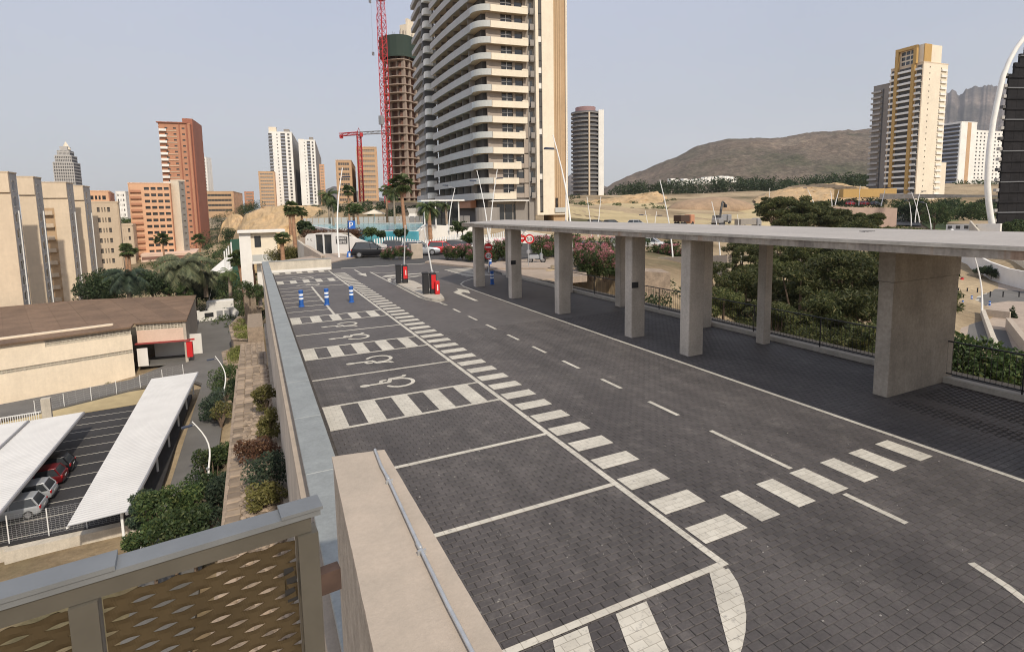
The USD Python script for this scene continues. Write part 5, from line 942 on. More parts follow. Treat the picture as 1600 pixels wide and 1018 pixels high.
part(t, 'base_sign', MB().xf(lambda v: v).prism(Polygon([(-.36, .05), (.36, .05), (.2, .75), (-.2, .75)]), 0, .04).xf(lambda v: np.c_[v[:, 0], -v[:, 2]-.08, v[:, 1]]), M['blue_sign']); part(t, 'base_mark', MB().box((0, -.13, .36), (.2, .01, .4), 0), M['white'])
def round_pair(px_, py_, dep, label, zt, order=('stop', 'speed')):
    p = A(px_, py_, dep); b = hgt(p[0], p[1]); t = thing('traffic_sign', label, 'sign', (p[0], p[1], b), facing(p)); part(t, 'post', MB().tube([(0, .03, 0), (0, .03, zt+.4)], .035, 8), M['galv'])
    for i, k in enumerate(order):
        c = (0, -.02, zt-.68*i); part(t, 'sign_disc', disc(MB(), c, .32, .02), M['red'])
        if k == 'stop': part(t, 'white_bar', MB().box((0, -.038, c[2]), (.42, .012, .11)), M['white'])
        else: part(t, 'white_disc', disc(MB(), (0, -.036, c[2]), .235, .012), M['white']); textm('10', .22, M['black'], t, 'number', (0, -.045, c[2]), (1, 0, 0))
    return t
round_pair(763.5, 412, 43, 'red no-entry sign above a round speed sign, beside the farthest column', zat(763, 361, 43)-.0)
p = A(824, 412, 45.5); t = thing('traffic_sign', 'round red-rimmed number sign with a tilted no-entry disc, beyond the second column', 'sign', (p[0]+.1, p[1], 0), facing(p)); zc = zat(828, 373, 45.5)
part(t, 'post', MB().tube([(0, .03, 0), (0, .03, zc+.4)], .035, 8), M['galv']); part(t, 'sign_disc', disc(MB(), (.12, -.02, zc), .40, .02), M['red']); part(t, 'white_disc', disc(MB(), (.12, -.036, zc), .28, .012), M['white']); textm('10', .27, M['black'], t, 'number', (.12, -.045, zc), (1, 0, 0))
part(t, 'sign_disc', disc(MB(), (-.55, .25, zc+.05), .33, .02), M['red']); part(t, 'white_bar', MB().box((-.55, .232, zc+.05), (.42, .012, .11)), M['white']); part(t, 'camera_box', MB().cbox((-.35, .1, zc+.75), (.4, .25, .2), .03), M['grey_steel']); part(t, 'bracket', MB().tube([(0, .03, zc+.35), (-.35, .1, zc+.66), (-.55, .25, zc+.1)], .025, 6), M['galv'])
p = A(913, 392, 62); t = thing('direction_sign', 'small blue and white direction sign behind the oleanders', 'sign', (p[0], p[1], hgt(p[0], p[1])), facing(p)); zc = zat(913, 380, 62)-hgt(p[0], p[1]); part(t, 'post', MB().tube([(0, .03, 0), (0, .03, zc)], .04, 8), M['galv']); part(t, 'panel', MB().cbox((0, -.02, zc), (.62, .03, .5), .01), M['white']); part(t, 'blue_field', MB().box((0, -.04, zc), (.5, .01, .36)), M['blue_sign'])
p = A(959, 392, 66); t = thing('map_board', 'dark grey board on posts behind the oleander hedge', 'board', (p[0], p[1], hgt(p[0], p[1])), facing(p)); zc = zat(959, 377, 66)-hgt(p[0], p[1]); part(t, 'panel', MB().cbox((0, -.02, zc), (1.0, .06, 1.2), .02), M['grey_steel']); part(t, 'post', MB().tube([(-.4, .03, 0), (-.4, .03, zc)], .05, 6), M['black_metal']); part(t, 'post', MB().tube([(.4, .03, 0), (.4, .03, zc)], .05, 6), M['black_metal'])
# ---- entrance wall of the pool resort
a, b = A(478, 395, 66.5), A(604, 400, 62.5); wa = math.atan2(b[1]-a[1], b[0]-a[0]); wL = math.hypot(b[0]-a[0], b[1]-a[1]); px2u = lambda x: wL*(x-478)/(604-478)
t = thing('resort_wall', 'white entrance wall with a dark SUNSET CLIFFS sign', 'wall', (a[0], a[1], 0), wa); Y2 = lambda y: (402-y)*64/838
prof = [(0, 0), (px2u(470), Y2(399))]+[(px2u(x), Y2(y)) for x, y in ((480, 375), (484, 370.5), (500, 369), (520, 368.5), (535, 370), (552, 375), (566, 379), (580, 384), (604, 386.5))]+[(wL, -.2), (0, -.2)]
gap = [sbox(px2u(496), 0, px2u(508), Y2(371.2)), sbox(px2u(509.5), 0, px2u(522), Y2(371.2))]
pg2 = Polygon(prof[2:]+[]).buffer(0).difference(unary_union(gap)); stand = lambda m_, y=0: m_.xf(lambda v: np.c_[v[:, 0], -v[:, 2]+y, v[:, 1]])
part(t, 'wall', stand(MB().prism(pg2, -.15, .15)), M['white'])
for i, (x0, x1) in enumerate(((496, 508), (509.5, 522))): part(t, 'glass_gate', MB().ab((px2u(x0), .02, .05), (px2u(x1), .05, Y2(371.5))), M['glass']); part(t, 'gate_frame', MB().ab((px2u(x0)-.05, -.2, 0), (px2u(x0)+.05, -.14, 2.4)), M['white_metal'])
part(t, 'sign_panel', MB().ab((px2u(529.5), -.20, Y2(385.5)), (px2u(547), -.152, Y2(374))), pm('sign_grey', (.09, .09, .09), .5))
cx_ = (px2u(529.5)+px2u(547))/2; textm('SUNSET', .27, M['white'], t, 'lettering', (cx_, -.202, Y2(377)), (1, 0, 0)); textm('CLIFFS', .27, M['white'], t, 'lettering', (cx_, -.202, Y2(382.6)), (1, 0, 0))
part(t, 'emblem', MB().ab((px2u(483), -.165, Y2(380.5)), (px2u(484.6), -.152, Y2(378))), M['tower_grey']); part(t, 'emblem', stand(MB().prism(Point(px2u(490), Y2(379.5)).buffer(.16).difference(Point(px2u(490.9), Y2(379)).buffer(.15)), .152, .165)), M['tower_grey'])
# side ramp wall to the left of the gate
r0, r1, r2 = A(466, 375, 70), A(478, 384, 64), A(505, 400, 58); t = thing('ramp_wall', 'sloping concrete wall beside the resort gate', 'wall')
def hang(mb, p, q, zb, th=.3):
    d = np.array([q[0]-p[0], q[1]-p[1]]); n_ = np.array([-d[1], d[0]])/np.linalg.norm(d)*th/2; v = []
    for pt, zt_ in ((p, p[2]), (q, q[2])):
        for s_ in (1, -1): v += [[pt[0]+s_*n_[0], pt[1]+s_*n_[1], zb], [pt[0]+s_*n_[0], pt[1]+s_*n_[1], zt_]]
    return mb.add(v, [[0, 4, 5], [0, 5, 1], [2, 3, 7], [2, 7, 6], [1, 5, 7], [1, 7, 3], [0, 1, 3], [0, 3, 2], [4, 6, 7], [4, 7, 5]])
part(t, 'wall', hang(MB(), r0, r1, -6), M['concrete_pale']); part(t, 'wall', hang(MB(), r1, r2, -6), M['concrete']); part(t, 'coping', hang(MB(), r1+[0, 0, .08], r2+[0, 0, .08], -.4, .5), M['parapet'])
# white base wall with pickets behind the cars
c0, c1, c2 = A(586, 395, 64.5), A(700, 395, 66), A(800, 395, 70); t = thing('picket_wall', 'long white wall topped by white pickets behind the parked cars', 'wall')
for p, q, za, zb_, ztop in ((c0, c1, 385, 384, 371), (c1, c2, 384, 376, 366)):
    P0, P1 = p.copy(), q.copy(); P0[2] = zat(640, za, 65); P1[2] = zat(700, zb_, 66); part(t, 'wall', hang(MB(), P0, P1, -.3), M['white']); d = np.linalg.norm((P1-P0)[:2]); n_ = int(d/.30)
    pk_ang = math.atan2(P1[1]-P0[1], P1[0]-P0[0])
    for k in range(n_): pt = lerp(P0, P1, k/n_); h_ = 1.0+.25*math.sin(k*.25)*(k < 40); part(t, 'picket', MB().box((pt[0], pt[1], pt[2]+h_/2), (.12, .10, h_), pk_ang+.5), M['white_metal'])
for px_ in (672, 680, 688, 696, 706, 716, 726, 734): pt = A(px_, 389, 65.3); part(t, 'opening', MB().box((pt[0], pt[1], pt[2]-.1), (.42, .1, .9), .2), M['grey_panel'])
# upper white terrace walls
t = thing('terrace_wall', 'broad white terrace walls rising to the pool garden', 'wall')
for q, r_, zb_ in ((A(641, 374, 76), A(668, 350, 84), -1), (A(668, 351, 84), A(745, 354, 86), -1), (A(700, 371, 74), A(845, 370, 80), -1), (A(790, 356, 90), A(860, 367, 86), -1)): part(t, 'wall', hang(MB(), q, r_, zb_, .4), M['white'])
# pool
M['water'] = usdkit.material(stage, '/World/Looks/pool_water', {'p': ('principled_bsdf', {'base_color': (.10, .42, .50), 'roughness': .12}), 'g': ('geometry', {}), 'n': ('noise_texture', {'scale': .5, 'detail': 3.0}), 'r': ('rgb_ramp', {'ramp': [(.35, (.07, .33, .43)), (.65, (.17, .52, .58))]}), 'n2': ('noise_texture', {'scale': 2.5}), 'b': ('bump', {'strength': .25, 'distance': .1})}, [('g.position', 'n.vector'), ('n.fac', 'r.fac'), ('r.color', 'p.base_color'), ('g.position', 'n2.vector'), ('n2.fac', 'b.height'), ('b.normal', 'p.normal')], surface='p.BSDF')
PZ = 2.3; pool = [G(*q, PZ)[:2] for q in ((484, 352), (505, 348.5), (560, 348.5), (600, 349), (640, 349), (666, 348.5), (658, 354), (650, 361.5), (566, 361.5), (556, 358), (520, 358.5))]
obj('pool_water', MB().prism(Polygon(pool).buffer(0), PZ-.3, PZ), M['water'], kind='structure')
rimp = Polygon(pool).buffer(.0); pw_ = thing('pool_wall', 'turquoise outer wall of the pool above the white street wall', 'wall'); part(pw_, 'tiled_face', hang(MB(), np.r_[G(560, 361.5, PZ)[:2], PZ+.02]-[0, .4, 0], np.r_[G(652, 361.5, PZ)[:2], PZ+.02]-[0, .4, 0], -.5, .3), M['water']); obj('pool_edge', MB().prism(rimp.buffer(.3).difference(rimp.buffer(.02)), PZ-.5, PZ+.08), M['white'], 'white paved edge round the turquoise pool', 'pool edge')
t = thing('planter_terrace', 'curved pale planter wall in front of the turquoise pool', 'planter'); q0 = [A(*q) for q in ((478, 364, 72), (510, 362, 71), (545, 364, 70), (556, 372, 68))]
for i in range(3): part(t, 'wall', hang(MB(), q0[i], q0[i+1], -.5, .4), M['concrete_pale'])
q0 = [A(*q) for q in ((470, 371, 69), (500, 369, 68.3), (552, 371, 67.5))]
for i in range(2): part(t, 'lower_wall', hang(MB(), q0[i], q0[i+1], -.5, .4), M['pavement'])
# deck chairs, parasol, glass fence behind the pool
def lounger(px_, label): p = G(px_, 346.5, PZ); t = thing('sun_lounger', label, 'sun lounger', (p[0], p[1]+2, PZ+.1), .3, 'loungers behind the pool'); part(t, 'frame', MB().ab((-.9, -.3, .2), (.9, .3, .32)), M['white_metal']); part(t, 'backrest', MB().box((.8, 0, .5), (.6, .6, .08), 0, trimesh.transformations.rotation_matrix(-.7, [0, 1, 0])[:3, :3]), M['white'])
for i, px_ in enumerate((588, 600, 612, 624)): lounger(px_, ['leftmost white sun lounger behind the pool', 'second white sun lounger behind the pool', 'third white sun lounger behind the pool', 'rightmost white sun lounger behind the pool, by the white cabana'][i])
p = G(651, 346, PZ); t = thing('cabana', 'white fabric pool cabana with a flared top', 'cabana', (p[0], p[1]+3, PZ), .2); part(t, 'canopy', MB().tube([(0, 0, 1.0), (0, 0, 2.0), (0, 0, 3.4)], [1.6, 1.1, 1.75], 4), M['white']); part(t, 'base', MB().cbox((0, 0, .35), (2.0, 2.0, .6), .1), M['grey_steel'])
p = G(584, 334, PZ+2); t = thing('parasol', 'pale parasol beyond the pool', 'parasol', DZ(585, 120, 2.2)); part(t, 'pole', MB().cyl((0, 0, 0), .06, 2.6), M['white_metal']); part(t, 'canopy', MB().lathe([(2.6, 2.3), (0, 3.3), (0, 3.2), (2.55, 2.25)], n=8), M['tower_cream'])
gf = thing('glass_fence', 'long grey-green glass fence behind the pool', 'fence'); q0 = [A(*q) for q in ((470, 345, 118), (560, 338, 124), (640, 338, 124), (735, 338, 112))]
for i in range(3):
    for k in range(10):
        u0, u1 = k/10, (k+1)/10-.01; P0, P1 = lerp(q0[i], q0[i+1], u0), lerp(q0[i], q0[i+1], u1); P0 = P0.copy(); P0[2] = P1[2] = 3.8; part(gf, 'glass_panel', hang(MB(), P0, P1, 1.6, .04), M['grey_panel'])
# white pavilion tower with a bridge at the end of the deck
q = A(408, 440, 92); t = thing('white_pavilion', 'white stair pavilion with a flat roof and a balcony bridge', 'building', (q[0], q[1], 0), 0); zt_ = zat(410, 359, 92); zb_ = zat(405, 440, 92)-6; m2 = 92/838.
part(t, 'shaft', MB().ab((-2.9, 0, -7.6), (-1.15, 3, zt_-.5)), M['white']); part(t, 'stone_base', MB().ab((-2.8, .1, -18), (-1.0, 2.9, -7.6)), M['stonewall']); part(t, 'side_panel', MB().ab((-1.15, .4, zt_-5.2), (2.9, 3, zt_-.6)), M['tower_cream']); part(t, 'window', MB().ab((-.6, .34, zt_-2.9), (.4, .4, zt_-1.0)), M['glass']); part(t, 'roof', MB().cbox((.6, 1.4, zt_-.22), (7.4, 4, .42), .05), M['white'])
part(t, 'bridge_slab', MB().ab((-1.15, -1.2, zt_-5.6), (7.6, 1.5, zt_-5.2)), M['white']); part(t, 'lower_block', MB().ab((-.5, .5, zb_+5), (1.6, 3, zt_-5.6)), M['white']); part(t, 'bridge_panel', MB().ab((-1.1, -1.2, zt_-5.2), (7.6, -1.1, zt_-4.1)), M['balustrade'])
for k in range(14): part(t, 'baluster', MB().ab((.5+k*.54, -1.28, zt_-5.2), (.56+k*.54, -1.2, zt_-4.05)), M['white_metal'])
# sports netting posts and white ramp roof by the garden
t = thing('net_fence', 'tall pale posts with a green net beside the garden slope', 'fence')
for px_, y0, y1 in ((353, 392, 428), (356, 388, 420), (359, 384, 414), (363, 378, 408)): p = A(px_, y1, 130); part(t, 'post', MB().tube([p, [p[0], p[1], zat(px_, y0, 130)]], .16, 6), M['white_metal'])
part(t, 'net', hang(MB(), A(360, 374, 140), A(382, 372, 150), -14, .1), pm('green_mesh', (.03, .14, .10), .7))
p0, p1 = A(327, 424, 150), A(353, 402, 165); t = thing('ramp_roof', 'white sloping ramp roof among the garden trees', 'roof'); part(t, 'roof', MB().add([p0, p0+[5, -1, -.4], p1+[5.6, 0, -.5], p1, p0-[0, 0, .5], p0+[5, -1, -.9], p1+[5.6, 0, -1], p1-[0, 0, .5]], BOXF), M['white'])
# kerbed beds and low planter block by the cars
p = A(645, 405, 57); obj('planter_block', MB().cbox((p[0]+.35, p[1], .75), (1.3, .8, 1.6), .04, .1), M['parapet'], 'cream block at the end of the flower bed by the silver car', 'planter')
for nm, pts in (('bed near the red car', ((668, 411), (680, 408), (760, 416), (756, 420))), ('bed by the scooter', ((770, 413), (900, 413), (905, 421), (770, 421)))):
    obj('bed_kerb', MB().prism(Polygon([G(*q)[:2] for q in pts]).buffer(.25, join_style=1), -.3, .16), M['pavement'], 'raised pale kerb round the oleander '+nm, 'kerb')
obj('corner_pavement', MB().prism(Polygon([(17.5, 37.5), (17.5, 33), (22, 33), (27, 41), (28, 48), (21, 47), (18, 42)]), -.4, .05), M['pavement'], kind='structure')
q0 = [A(*q) for q in ((1005, 402, 62), (1035, 402, 60), (1100, 400, 56), (1140, 398, 52))]; t = thing('street_wall', 'plain beige retaining wall below the lower street', 'wall')
for i in range(3): part(t, 'wall', hang(MB(), q0[i], q0[i+1], -9, .5), M['parapet'])
q0 = [A(*q) for q in ((1000, 421, 40), (1040, 423, 40), (1046, 440, 40))]; t = thing('stone_revetment', 'stepped stone-faced bank by the beige retaining wall', 'wall'); part(t, 'wall', hang(MB(), q0[0], q0[1], -7, 2.5), M['stonewall'])
p = A(1090, 450, 50); v, f = trimesh.creation.icosphere(3, 1).vertices, trimesh.creation.icosphere(3, 1).faces; v = v*[4, 4, 5]*(1+.5*(meshkit.fbm(v*1.4+5, 4)-.5))[:, None]; obj('bare_outcrop', (v+[p[0]+1, p[1]+2, p[2]-3.5], f), M['rock'], 'bare tan earth outcrop below the lower street', 'rock', smooth=60)
# ================= vegetation
def leafmat(nm, ramp, transl=.25, rough=.6):
    return usdkit.material(stage, '/World/Looks/'+nm, {'p': ('principled_bsdf', {'roughness': rough, 'specular_ior_level': .35}), 't': ('translucent_bsdf', {}), 'm': ('mix_closure', {'fac': transl}), 'g': ('geometry', {}), 'oi': ('object_info', {}), 'r': ('rgb_ramp', {'ramp': ramp}),
      'n': ('noise_texture', {'scale': .55, 'detail': 2.0}), 'nr': ('map_range', {'from_min': .3, 'from_max': .7, 'to_min': .72, 'to_max': 1.25}), 's': ('vector_math', {'math_type': 'scale'}), 'or': ('map_range', {'to_min': .8, 'to_max': 1.2}), 's2': ('vector_math', {'math_type': 'scale'})},
      [('g.random_per_island', 'r.fac'), ('g.position', 'n.vector'), ('n.fac', 'nr.value'), ('r.color', 's.vector1'), ('nr.result', 's.scale'), ('oi.random', 'or.value'), ('s.vector', 's2.vector1'), ('or.result', 's2.scale'), ('s2.vector', 'p.base_color'), ('s2.vector', 't.color'), ('p.BSDF', 'm.closure1'), ('t.BSDF', 'm.closure2')], surface='m.closure')
M['pine'] = leafmat('pine_needles', [(0, (.028, .039, .014)), (.5, (.064, .078, .024)), (.85, (.115, .12, .039)), (1, (.17, .15, .06))])
M['pine_dark'] = leafmat('dark_foliage', [(0, (.018, .035, .014)), (.6, (.036, .06, .022)), (1, (.07, .09, .035))])
M['bush'] = leafmat('bush_leaves', [(0, (.03, .055, .02)), (.6, (.06, .095, .03)), (1, (.12, .14, .045))])
M['olive'] = leafmat('olive_shrub', [(0, (.08, .075, .025)), (.6, (.14, .135, .04)), (1, (.20, .17, .06))])
M['blue_leaf'] = leafmat('blue_green_leaves', [(0, (.022, .042, .028)), (.6, (.05, .076, .045)), (1, (.095, .12, .07))])
M['russet'] = leafmat('russet_shrub', [(0, (.07, .035, .02)), (.6, (.12, .06, .038)), (1, (.17, .10, .05))])
M['flower'] = leafmat('pink_flowers', [(0, (.45, .09, .15)), (.5, (.62, .20, .26)), (1, (.70, .36, .38))])
M['palm_leaf'] = leafmat('palm_leaves', [(0, (.035, .055, .018)), (.6, (.07, .10, .03)), (1, (.13, .14, .05))], .15)
M['palm_blue'] = leafmat('date_palm_leaves', [(0, (.06, .075, .04)), (.6, (.11, .125, .065)), (1, (.17, .17, .09))], .15)
M['dead_frond'] = leafmat('dead_fronds', [(0, (.16, .085, .04)), (1, (.28, .17, .09))], .1)
M['bark'] = pm('bark', (.14, .10, .07), .95, var=.3, vscale=4)
M['palm_bark'] = pm('palm_bark', (.30, .17, .10), .95, var=.25, vscale=3, vscale2=14)
M['palm_bark_grey'] = pm('palm_bark_grey', (.27, .21, .155), .95, var=.25, vscale=3, vscale2=14)
def leaves(centres, radii, n, size, seed, flat=.75, stretch=1.0):
    """n small leaf blades spread through the shells of ellipsoid clumps"""
    r = np.random.default_rng(seed); centres = np.asarray(centres, float); radii = np.asarray(radii, float); w = radii**2; k = r.choice(len(centres), n, p=w/w.sum())
    d = r.normal(size=(n, 3)); d /= np.linalg.norm(d, axis=1)[:, None]; rad = radii[k]*(1-.55*r.random(n)**2.2)
    p = centres[k]+d*rad[:, None]*[1, 1, flat]
    a = d*.6+r.normal(size=(n, 3))*.6; a /= np.linalg.norm(a, axis=1)[:, None]; b = np.cross(a, r.normal(size=(n, 3))); b /= np.linalg.norm(b, axis=1)[:, None]; s = size*(.6+.8*r.random(n))[:, None]
    V = np.stack([p-a*s*stretch, p+b*s*.45, p+a*s*stretch, p-b*s*.45], 1).reshape(-1, 3); i = 4*np.arange(n)[:, None]; return V, np.vstack([i+[0, 1, 2], i+[0, 2, 3]])
def tree(name, label, loc, h, rad, mat, seed, trunk_h=.35, n=5000, leaf=.13, cl=16, flat=.7, group=None, cat='tree', rz=0.0, spread=1.0, bark='bark', stretch=1.0, clr=1.0):
    r = np.random.default_rng(seed); t = thing(name, label, cat, loc, rz, group); th = h*trunk_h; cs, rs = [], []
    for k in range(cl):
        u = r.random(); a = r.random()*6.28; z = th+(h-th)*(.12+.78*u); q = rad*spread*math.sqrt(r.random())*(1-.55*abs(u-.35)); cs.append((q*math.cos(a), q*math.sin(a), z)); rs.append(rad*clr*(.28+.22*r.random()))
    cs.append((0, 0, h-rad*.35)); rs.append(rad*.4)
    tr = MB().tube([(0, 0, -1), (.05*h*(r.random()-.5), 0, th*.6), (0, 0, th), (0, 0, h*.8)], [h*.035, h*.028, h*.022, h*.006], 7)
    for c in cs[:9]: tr.tube([(0, 0, th*.75), (c[0]*.5, c[1]*.5, th+(c[2]-th)*.45), c], [h*.014, h*.01, h*.004], 5)
    part(t, 'trunk', tr, M[bark]); obj('crown', leaves(cs, rs, n, leaf, seed, flat, stretch), M[mat], parent=t); return t
def onground(x, y, dep, dz=0): p = A(x, y, dep); p[2] = hgt(p[0], p[1])+dz; return p
# ---- pines behind the canopy, in the gully
GP = 'pines in the gully behind the canopy'
protos = [tree('pine_tree', 'l', (0, 0, 0), 7.5, 2.9, 'pine', s, .22, 12000, .075, 46, .55, GP, stretch=2.0, clr=.54, spread=1.2) for s in (11, 12, 13)]
spots = [(1130, 500, 34, 5.5), (1165, 470, 40, 7), (1215, 520, 30, 5), (1250, 470, 36, 7), (1290, 510, 31, 6), (1330, 460, 36, 8), (1365, 520, 29, 6.5), (1240, 420, 46, 7.5), (1290, 410, 50, 8.5), (1340, 400, 48, 9), (1180, 415, 52, 6), (1390, 440, 40, 9), (1120, 440, 46, 5), (1270, 560, 26, 4.5), (1340, 575, 25, 5), (1420, 400, 52, 8), (1160, 400, 58, 5.5), (1220, 390, 60, 6.5), (1310, 440, 41, 7), (1200, 450, 43, 7), (1385, 560, 25, 5), (1150, 545, 27, 4)]
top_of = {}
where = ['nearest the slim column', 'right of the slim column', 'low down at the foot of the bank by the railing', 'in the middle of the gully', 'close behind the railing in mid gully', 'filling the gap left of the pier', 'beside the pier, close to the railing', 'far up the gully under the slab edge', 'behind the mid-gully pines', 'tall and dark, behind the pier gap', 'small, by the bare outcrop', 'hidden mostly by the pier', 'left of the slim column, up the bank', 'lowest, below the railing in mid gully', 'low, just left of the pier foot', 'behind the pier head', 'small, on the lip by the lower street', 'on the lip of the gully in mid view', 'in the dense middle row of the gully', 'between the slim column and mid gully', 'at the pier foot behind the railing', 'small, right of the paired columns']
def place(src, first, label, loc, rz, sc):
    if first:
        x = UsdGeom.Xformable(stage.GetPrimAtPath(src)); ops = x.GetOrderedXformOps(); ops[0].Set(Gf.Vec3d(*map(float, loc))); ops[1].Set(math.degrees(rz)); ops[2].Set(Gf.Vec3f(sc, sc, sc)); stage.GetPrimAtPath(src).SetCustomDataByKey('label', label); return src
    return dup(src, label, loc, rz, sc)
for i, (x, y, dep, h) in enumerate(spots):
    p = A(x, y, dep); b = hgt(p[0], p[1]); top = A(x, y, dep)[2]+.35*h; sc = h/7.5; base = top-h*.95
    place(protos[i % 3], i < 3, 'green pine '+where[i], (p[0], p[1], base), i*1.7, sc)
GU = 'pines above the canopy roof'
protos2 = [tree('pine_tree', 'l', (0, 0, 0), 9, 4.2, 'pine', s, .25, 12000, .14, 42, .55, GU, stretch=1.8, clr=.55, spread=1.15) for s in (21, 22)]
where = ['leftmost bushy pine above the canopy roof', 'second bushy pine above the canopy roof, the tallest', 'third pine above the canopy roof', 'fourth pine above the canopy roof, in mid row', 'fifth pine above the canopy roof', 'sixth pine above the canopy roof, low and round', 'rightmost pine above the canopy roof, before the side road', 'small pine at the foot of the row above the canopy roof', 'low pine filling the row above the canopy roof']
for i, (x, yt, dep, h) in enumerate(((1210, 306, 120, 8), (1232, 303, 112, 9.5), (1265, 313, 108, 9), (1290, 318, 104, 8.5), (1318, 325, 102, 8), (1340, 332, 100, 7), (1362, 331, 98, 7), (1245, 330, 95, 7), (1300, 335, 92, 6))):
    tp = A(x, yt, dep); place(protos2[i % 2], i < 2, where[i], (tp[0], tp[1], tp[2]-h), i*2.1, h/9)
# shrubs by the pier on the right
GS = 'shrubs right of the pier'; s0 = tree('leafy_shrub', 'l', (0, 0, 0), 2.6, 1.3, 'bush', 31, .15, 3500, .09, 14, .8, GS, 'shrub')
for i, (x, yt, dep, h, lab) in enumerate(((1512, 553, 17.5, 2.4, 'leafy shrub touching the pier, behind the railing'), (1550, 545, 17.5, 2.7, 'tallest leafy shrub between pier and frame edge, behind the railing'), (1588, 572, 17, 2.2, 'leafy shrub at the right edge of the view, behind the railing'))):
    tp = A(x, yt, dep); place(s0, i == 0, lab, (tp[0], tp[1], tp[2]-h*.93), i*1.3, h/2.6)
# ---- oleander hedges: individual bushes with pink bloom
GO = 'pink oleander bushes along the street'
def oleander(seed, n, nf):
    r = np.random.default_rng(seed); t = thing('oleander_bush', 'l', 'bush', (0, 0, 0), 0, GO); cs = [(1.0*(r.random()-.5)*1.6, (r.random()-.5)*1.4, .5+1.2*r.random()) for _ in range(12)]; rs = [.38+.25*r.random() for _ in cs]
    obj('leaves', leaves(cs, rs, n, .07, seed, .95, 1.7), M['bush'], parent=t); cf = [(c[0]*1.05, c[1]*1.05, c[2]+.38) for c in cs]; obj('flowers', leaves(cf, [q*.72 for q in rs], nf, .045, seed+1, .6), M['flower'], parent=t)
    st = MB()
    for c in cs[:7]: st.tube([(c[0]*.2, c[1]*.2, -.3), c], [.03, .012], 4)
    part(t, 'stems', st, M['bark'], kind='stuff'); return t
ol = [oleander(41, 2600, 1500), oleander(43, 2600, 1100)]
olp = [(905, 437, 44, 2.1), (925, 440, 42, 2.2), (945, 440, 42, 2.1), (965, 436, 43, 1.9), (912, 425, 50, 2.2), (940, 425, 50, 2.3), (893, 425, 52, 1.9), (770, 405, 52, 2.0), (785, 405, 52, 2.1), (800, 405, 53, 1.9), (848, 400, 54, 2.2), (862, 400, 55, 1.9), (880, 400, 56, 1.7), (738, 406, 53, 1.5), (724, 406, 54, 1.5), (710, 406, 54, 1.4), (697, 406, 55, 1.3), (1030, 398, 66, 1.8), (1046, 398, 65, 1.9), (1062, 398, 64, 1.8), (1078, 398, 63, 1.7), (985, 440, 39, 1.6), (600, 408, 57, 1.1), (612, 409, 56, 1.2), (624, 409, 56, 1.2), (634, 409, 56, 1.1)]
for i, (x, y, dep, h) in enumerate(olp):
    p = A(x, y, dep); b = hgt(p[0], p[1]) if i not in (17, 18, 19, 20) else p[2]-.6
    lab = ('pink oleander bush in the big hedge between canopy columns' if i < 7 or i == 21 else 'pink oleander bush in the hedge by the round signs' if i < 13 else 'low pink oleander bush before the red car' if i < 17 else 'pink oleander bush on top of the beige street wall' if i < 21 else 'low dry oleander bush in the bed by the silver car')
    gr = GO+(' hedge' if i < 7 or i == 21 else ' signs' if i < 13 else ' red car' if i < 17 else ' wall' if i < 21 else ' bed')
    rank = sorted([olp[j][0] for j in range(len(olp)) if (j < 7 or j == 21, j < 13 and not (j < 7), 13 <= j < 17, 17 <= j < 21, j > 21) == (i < 7 or i == 21, i < 13 and not (i < 7), 13 <= i < 17, 17 <= i < 21, i > 21)]).index(x); lab = ['leftmost ', 'second ', 'third ', 'fourth ', 'fifth ', 'sixth ', 'seventh ', 'last '][rank]+lab+('' if rank == 0 else ', counted from the left')
    q = place(ol[i % 2], i < 2, lab, (p[0], p[1], b), i*2.3, h/2.0); stage.GetPrimAtPath(q).SetCustomDataByKey('group', gr)
# ---- palms
def fan_palm(name, label, base, crown, mat='palm_leaf', r0=.20, rad=1.5, nf=34, seed=1, skirt=True, bark='palm_bark', group=None):
    r = np.random.default_rng(seed); t = thing(name, label, 'palm tree', base, 0, group); c = np.array(crown, float)-np.array(base, float); mid = c*.5+[.04*c[2]*(r.random()-.5), .0, 0]
    part(t, 'trunk', MB().tube([(0, 0, -.6), c*.12, mid, c*.97], [r0*1.35, r0*1.1, r0, r0*.85], 10), M[bark], smooth=60)
    V, Fc, n = [], [], 0; V2, F2, n2 = [], [], 0
    for k in range(nf+(10 if skirt else 0)):
        dead = k >= nf; el = -1.15+.25*r.random() if dead else math.asin(-.72+1.66*r.random()); az = r.random()*6.28; L = rad*(.75+.35*r.random())*(.8 if dead else 1)
        d = np.array([math.cos(az)*math.cos(el), math.sin(az)*math.cos(el), math.sin(el)]); s_ = np.array([-math.sin(az), math.cos(az), 0]); u_ = np.cross(d, s_); hub = c+d*L*.45-[0, 0, 0 if dead else .0]
        blades = [[c, c+d*L*.45+s_*.02, c+d*L*.45-s_*.02]]
        for a in np.linspace(-1.25, 1.25, 9): e = d*math.cos(a)+s_*math.sin(a); tip = hub+e*L*.55-np.array([0, 0, .16*L*(1+abs(a)*.4)]); side = np.cross(e, u_)*.045*L/1.5; m_ = hub+e*L*.3; blades += [[hub, m_+side*1.7, tip], [hub, tip, m_-side*1.7]]
        for b in blades:
            if dead: V2 += b; F2.append([n2, n2+1, n2+2]); n2 += 3
            else: V += b; Fc.append([n, n+1, n+2]); n += 3
    obj('crown', (np.array(V), np.array(Fc)), M[mat], parent=t)
    if V2: obj('dead_skirt', (np.array(V2), np.array(F2)), M['dead_frond'], parent=t)
    return t
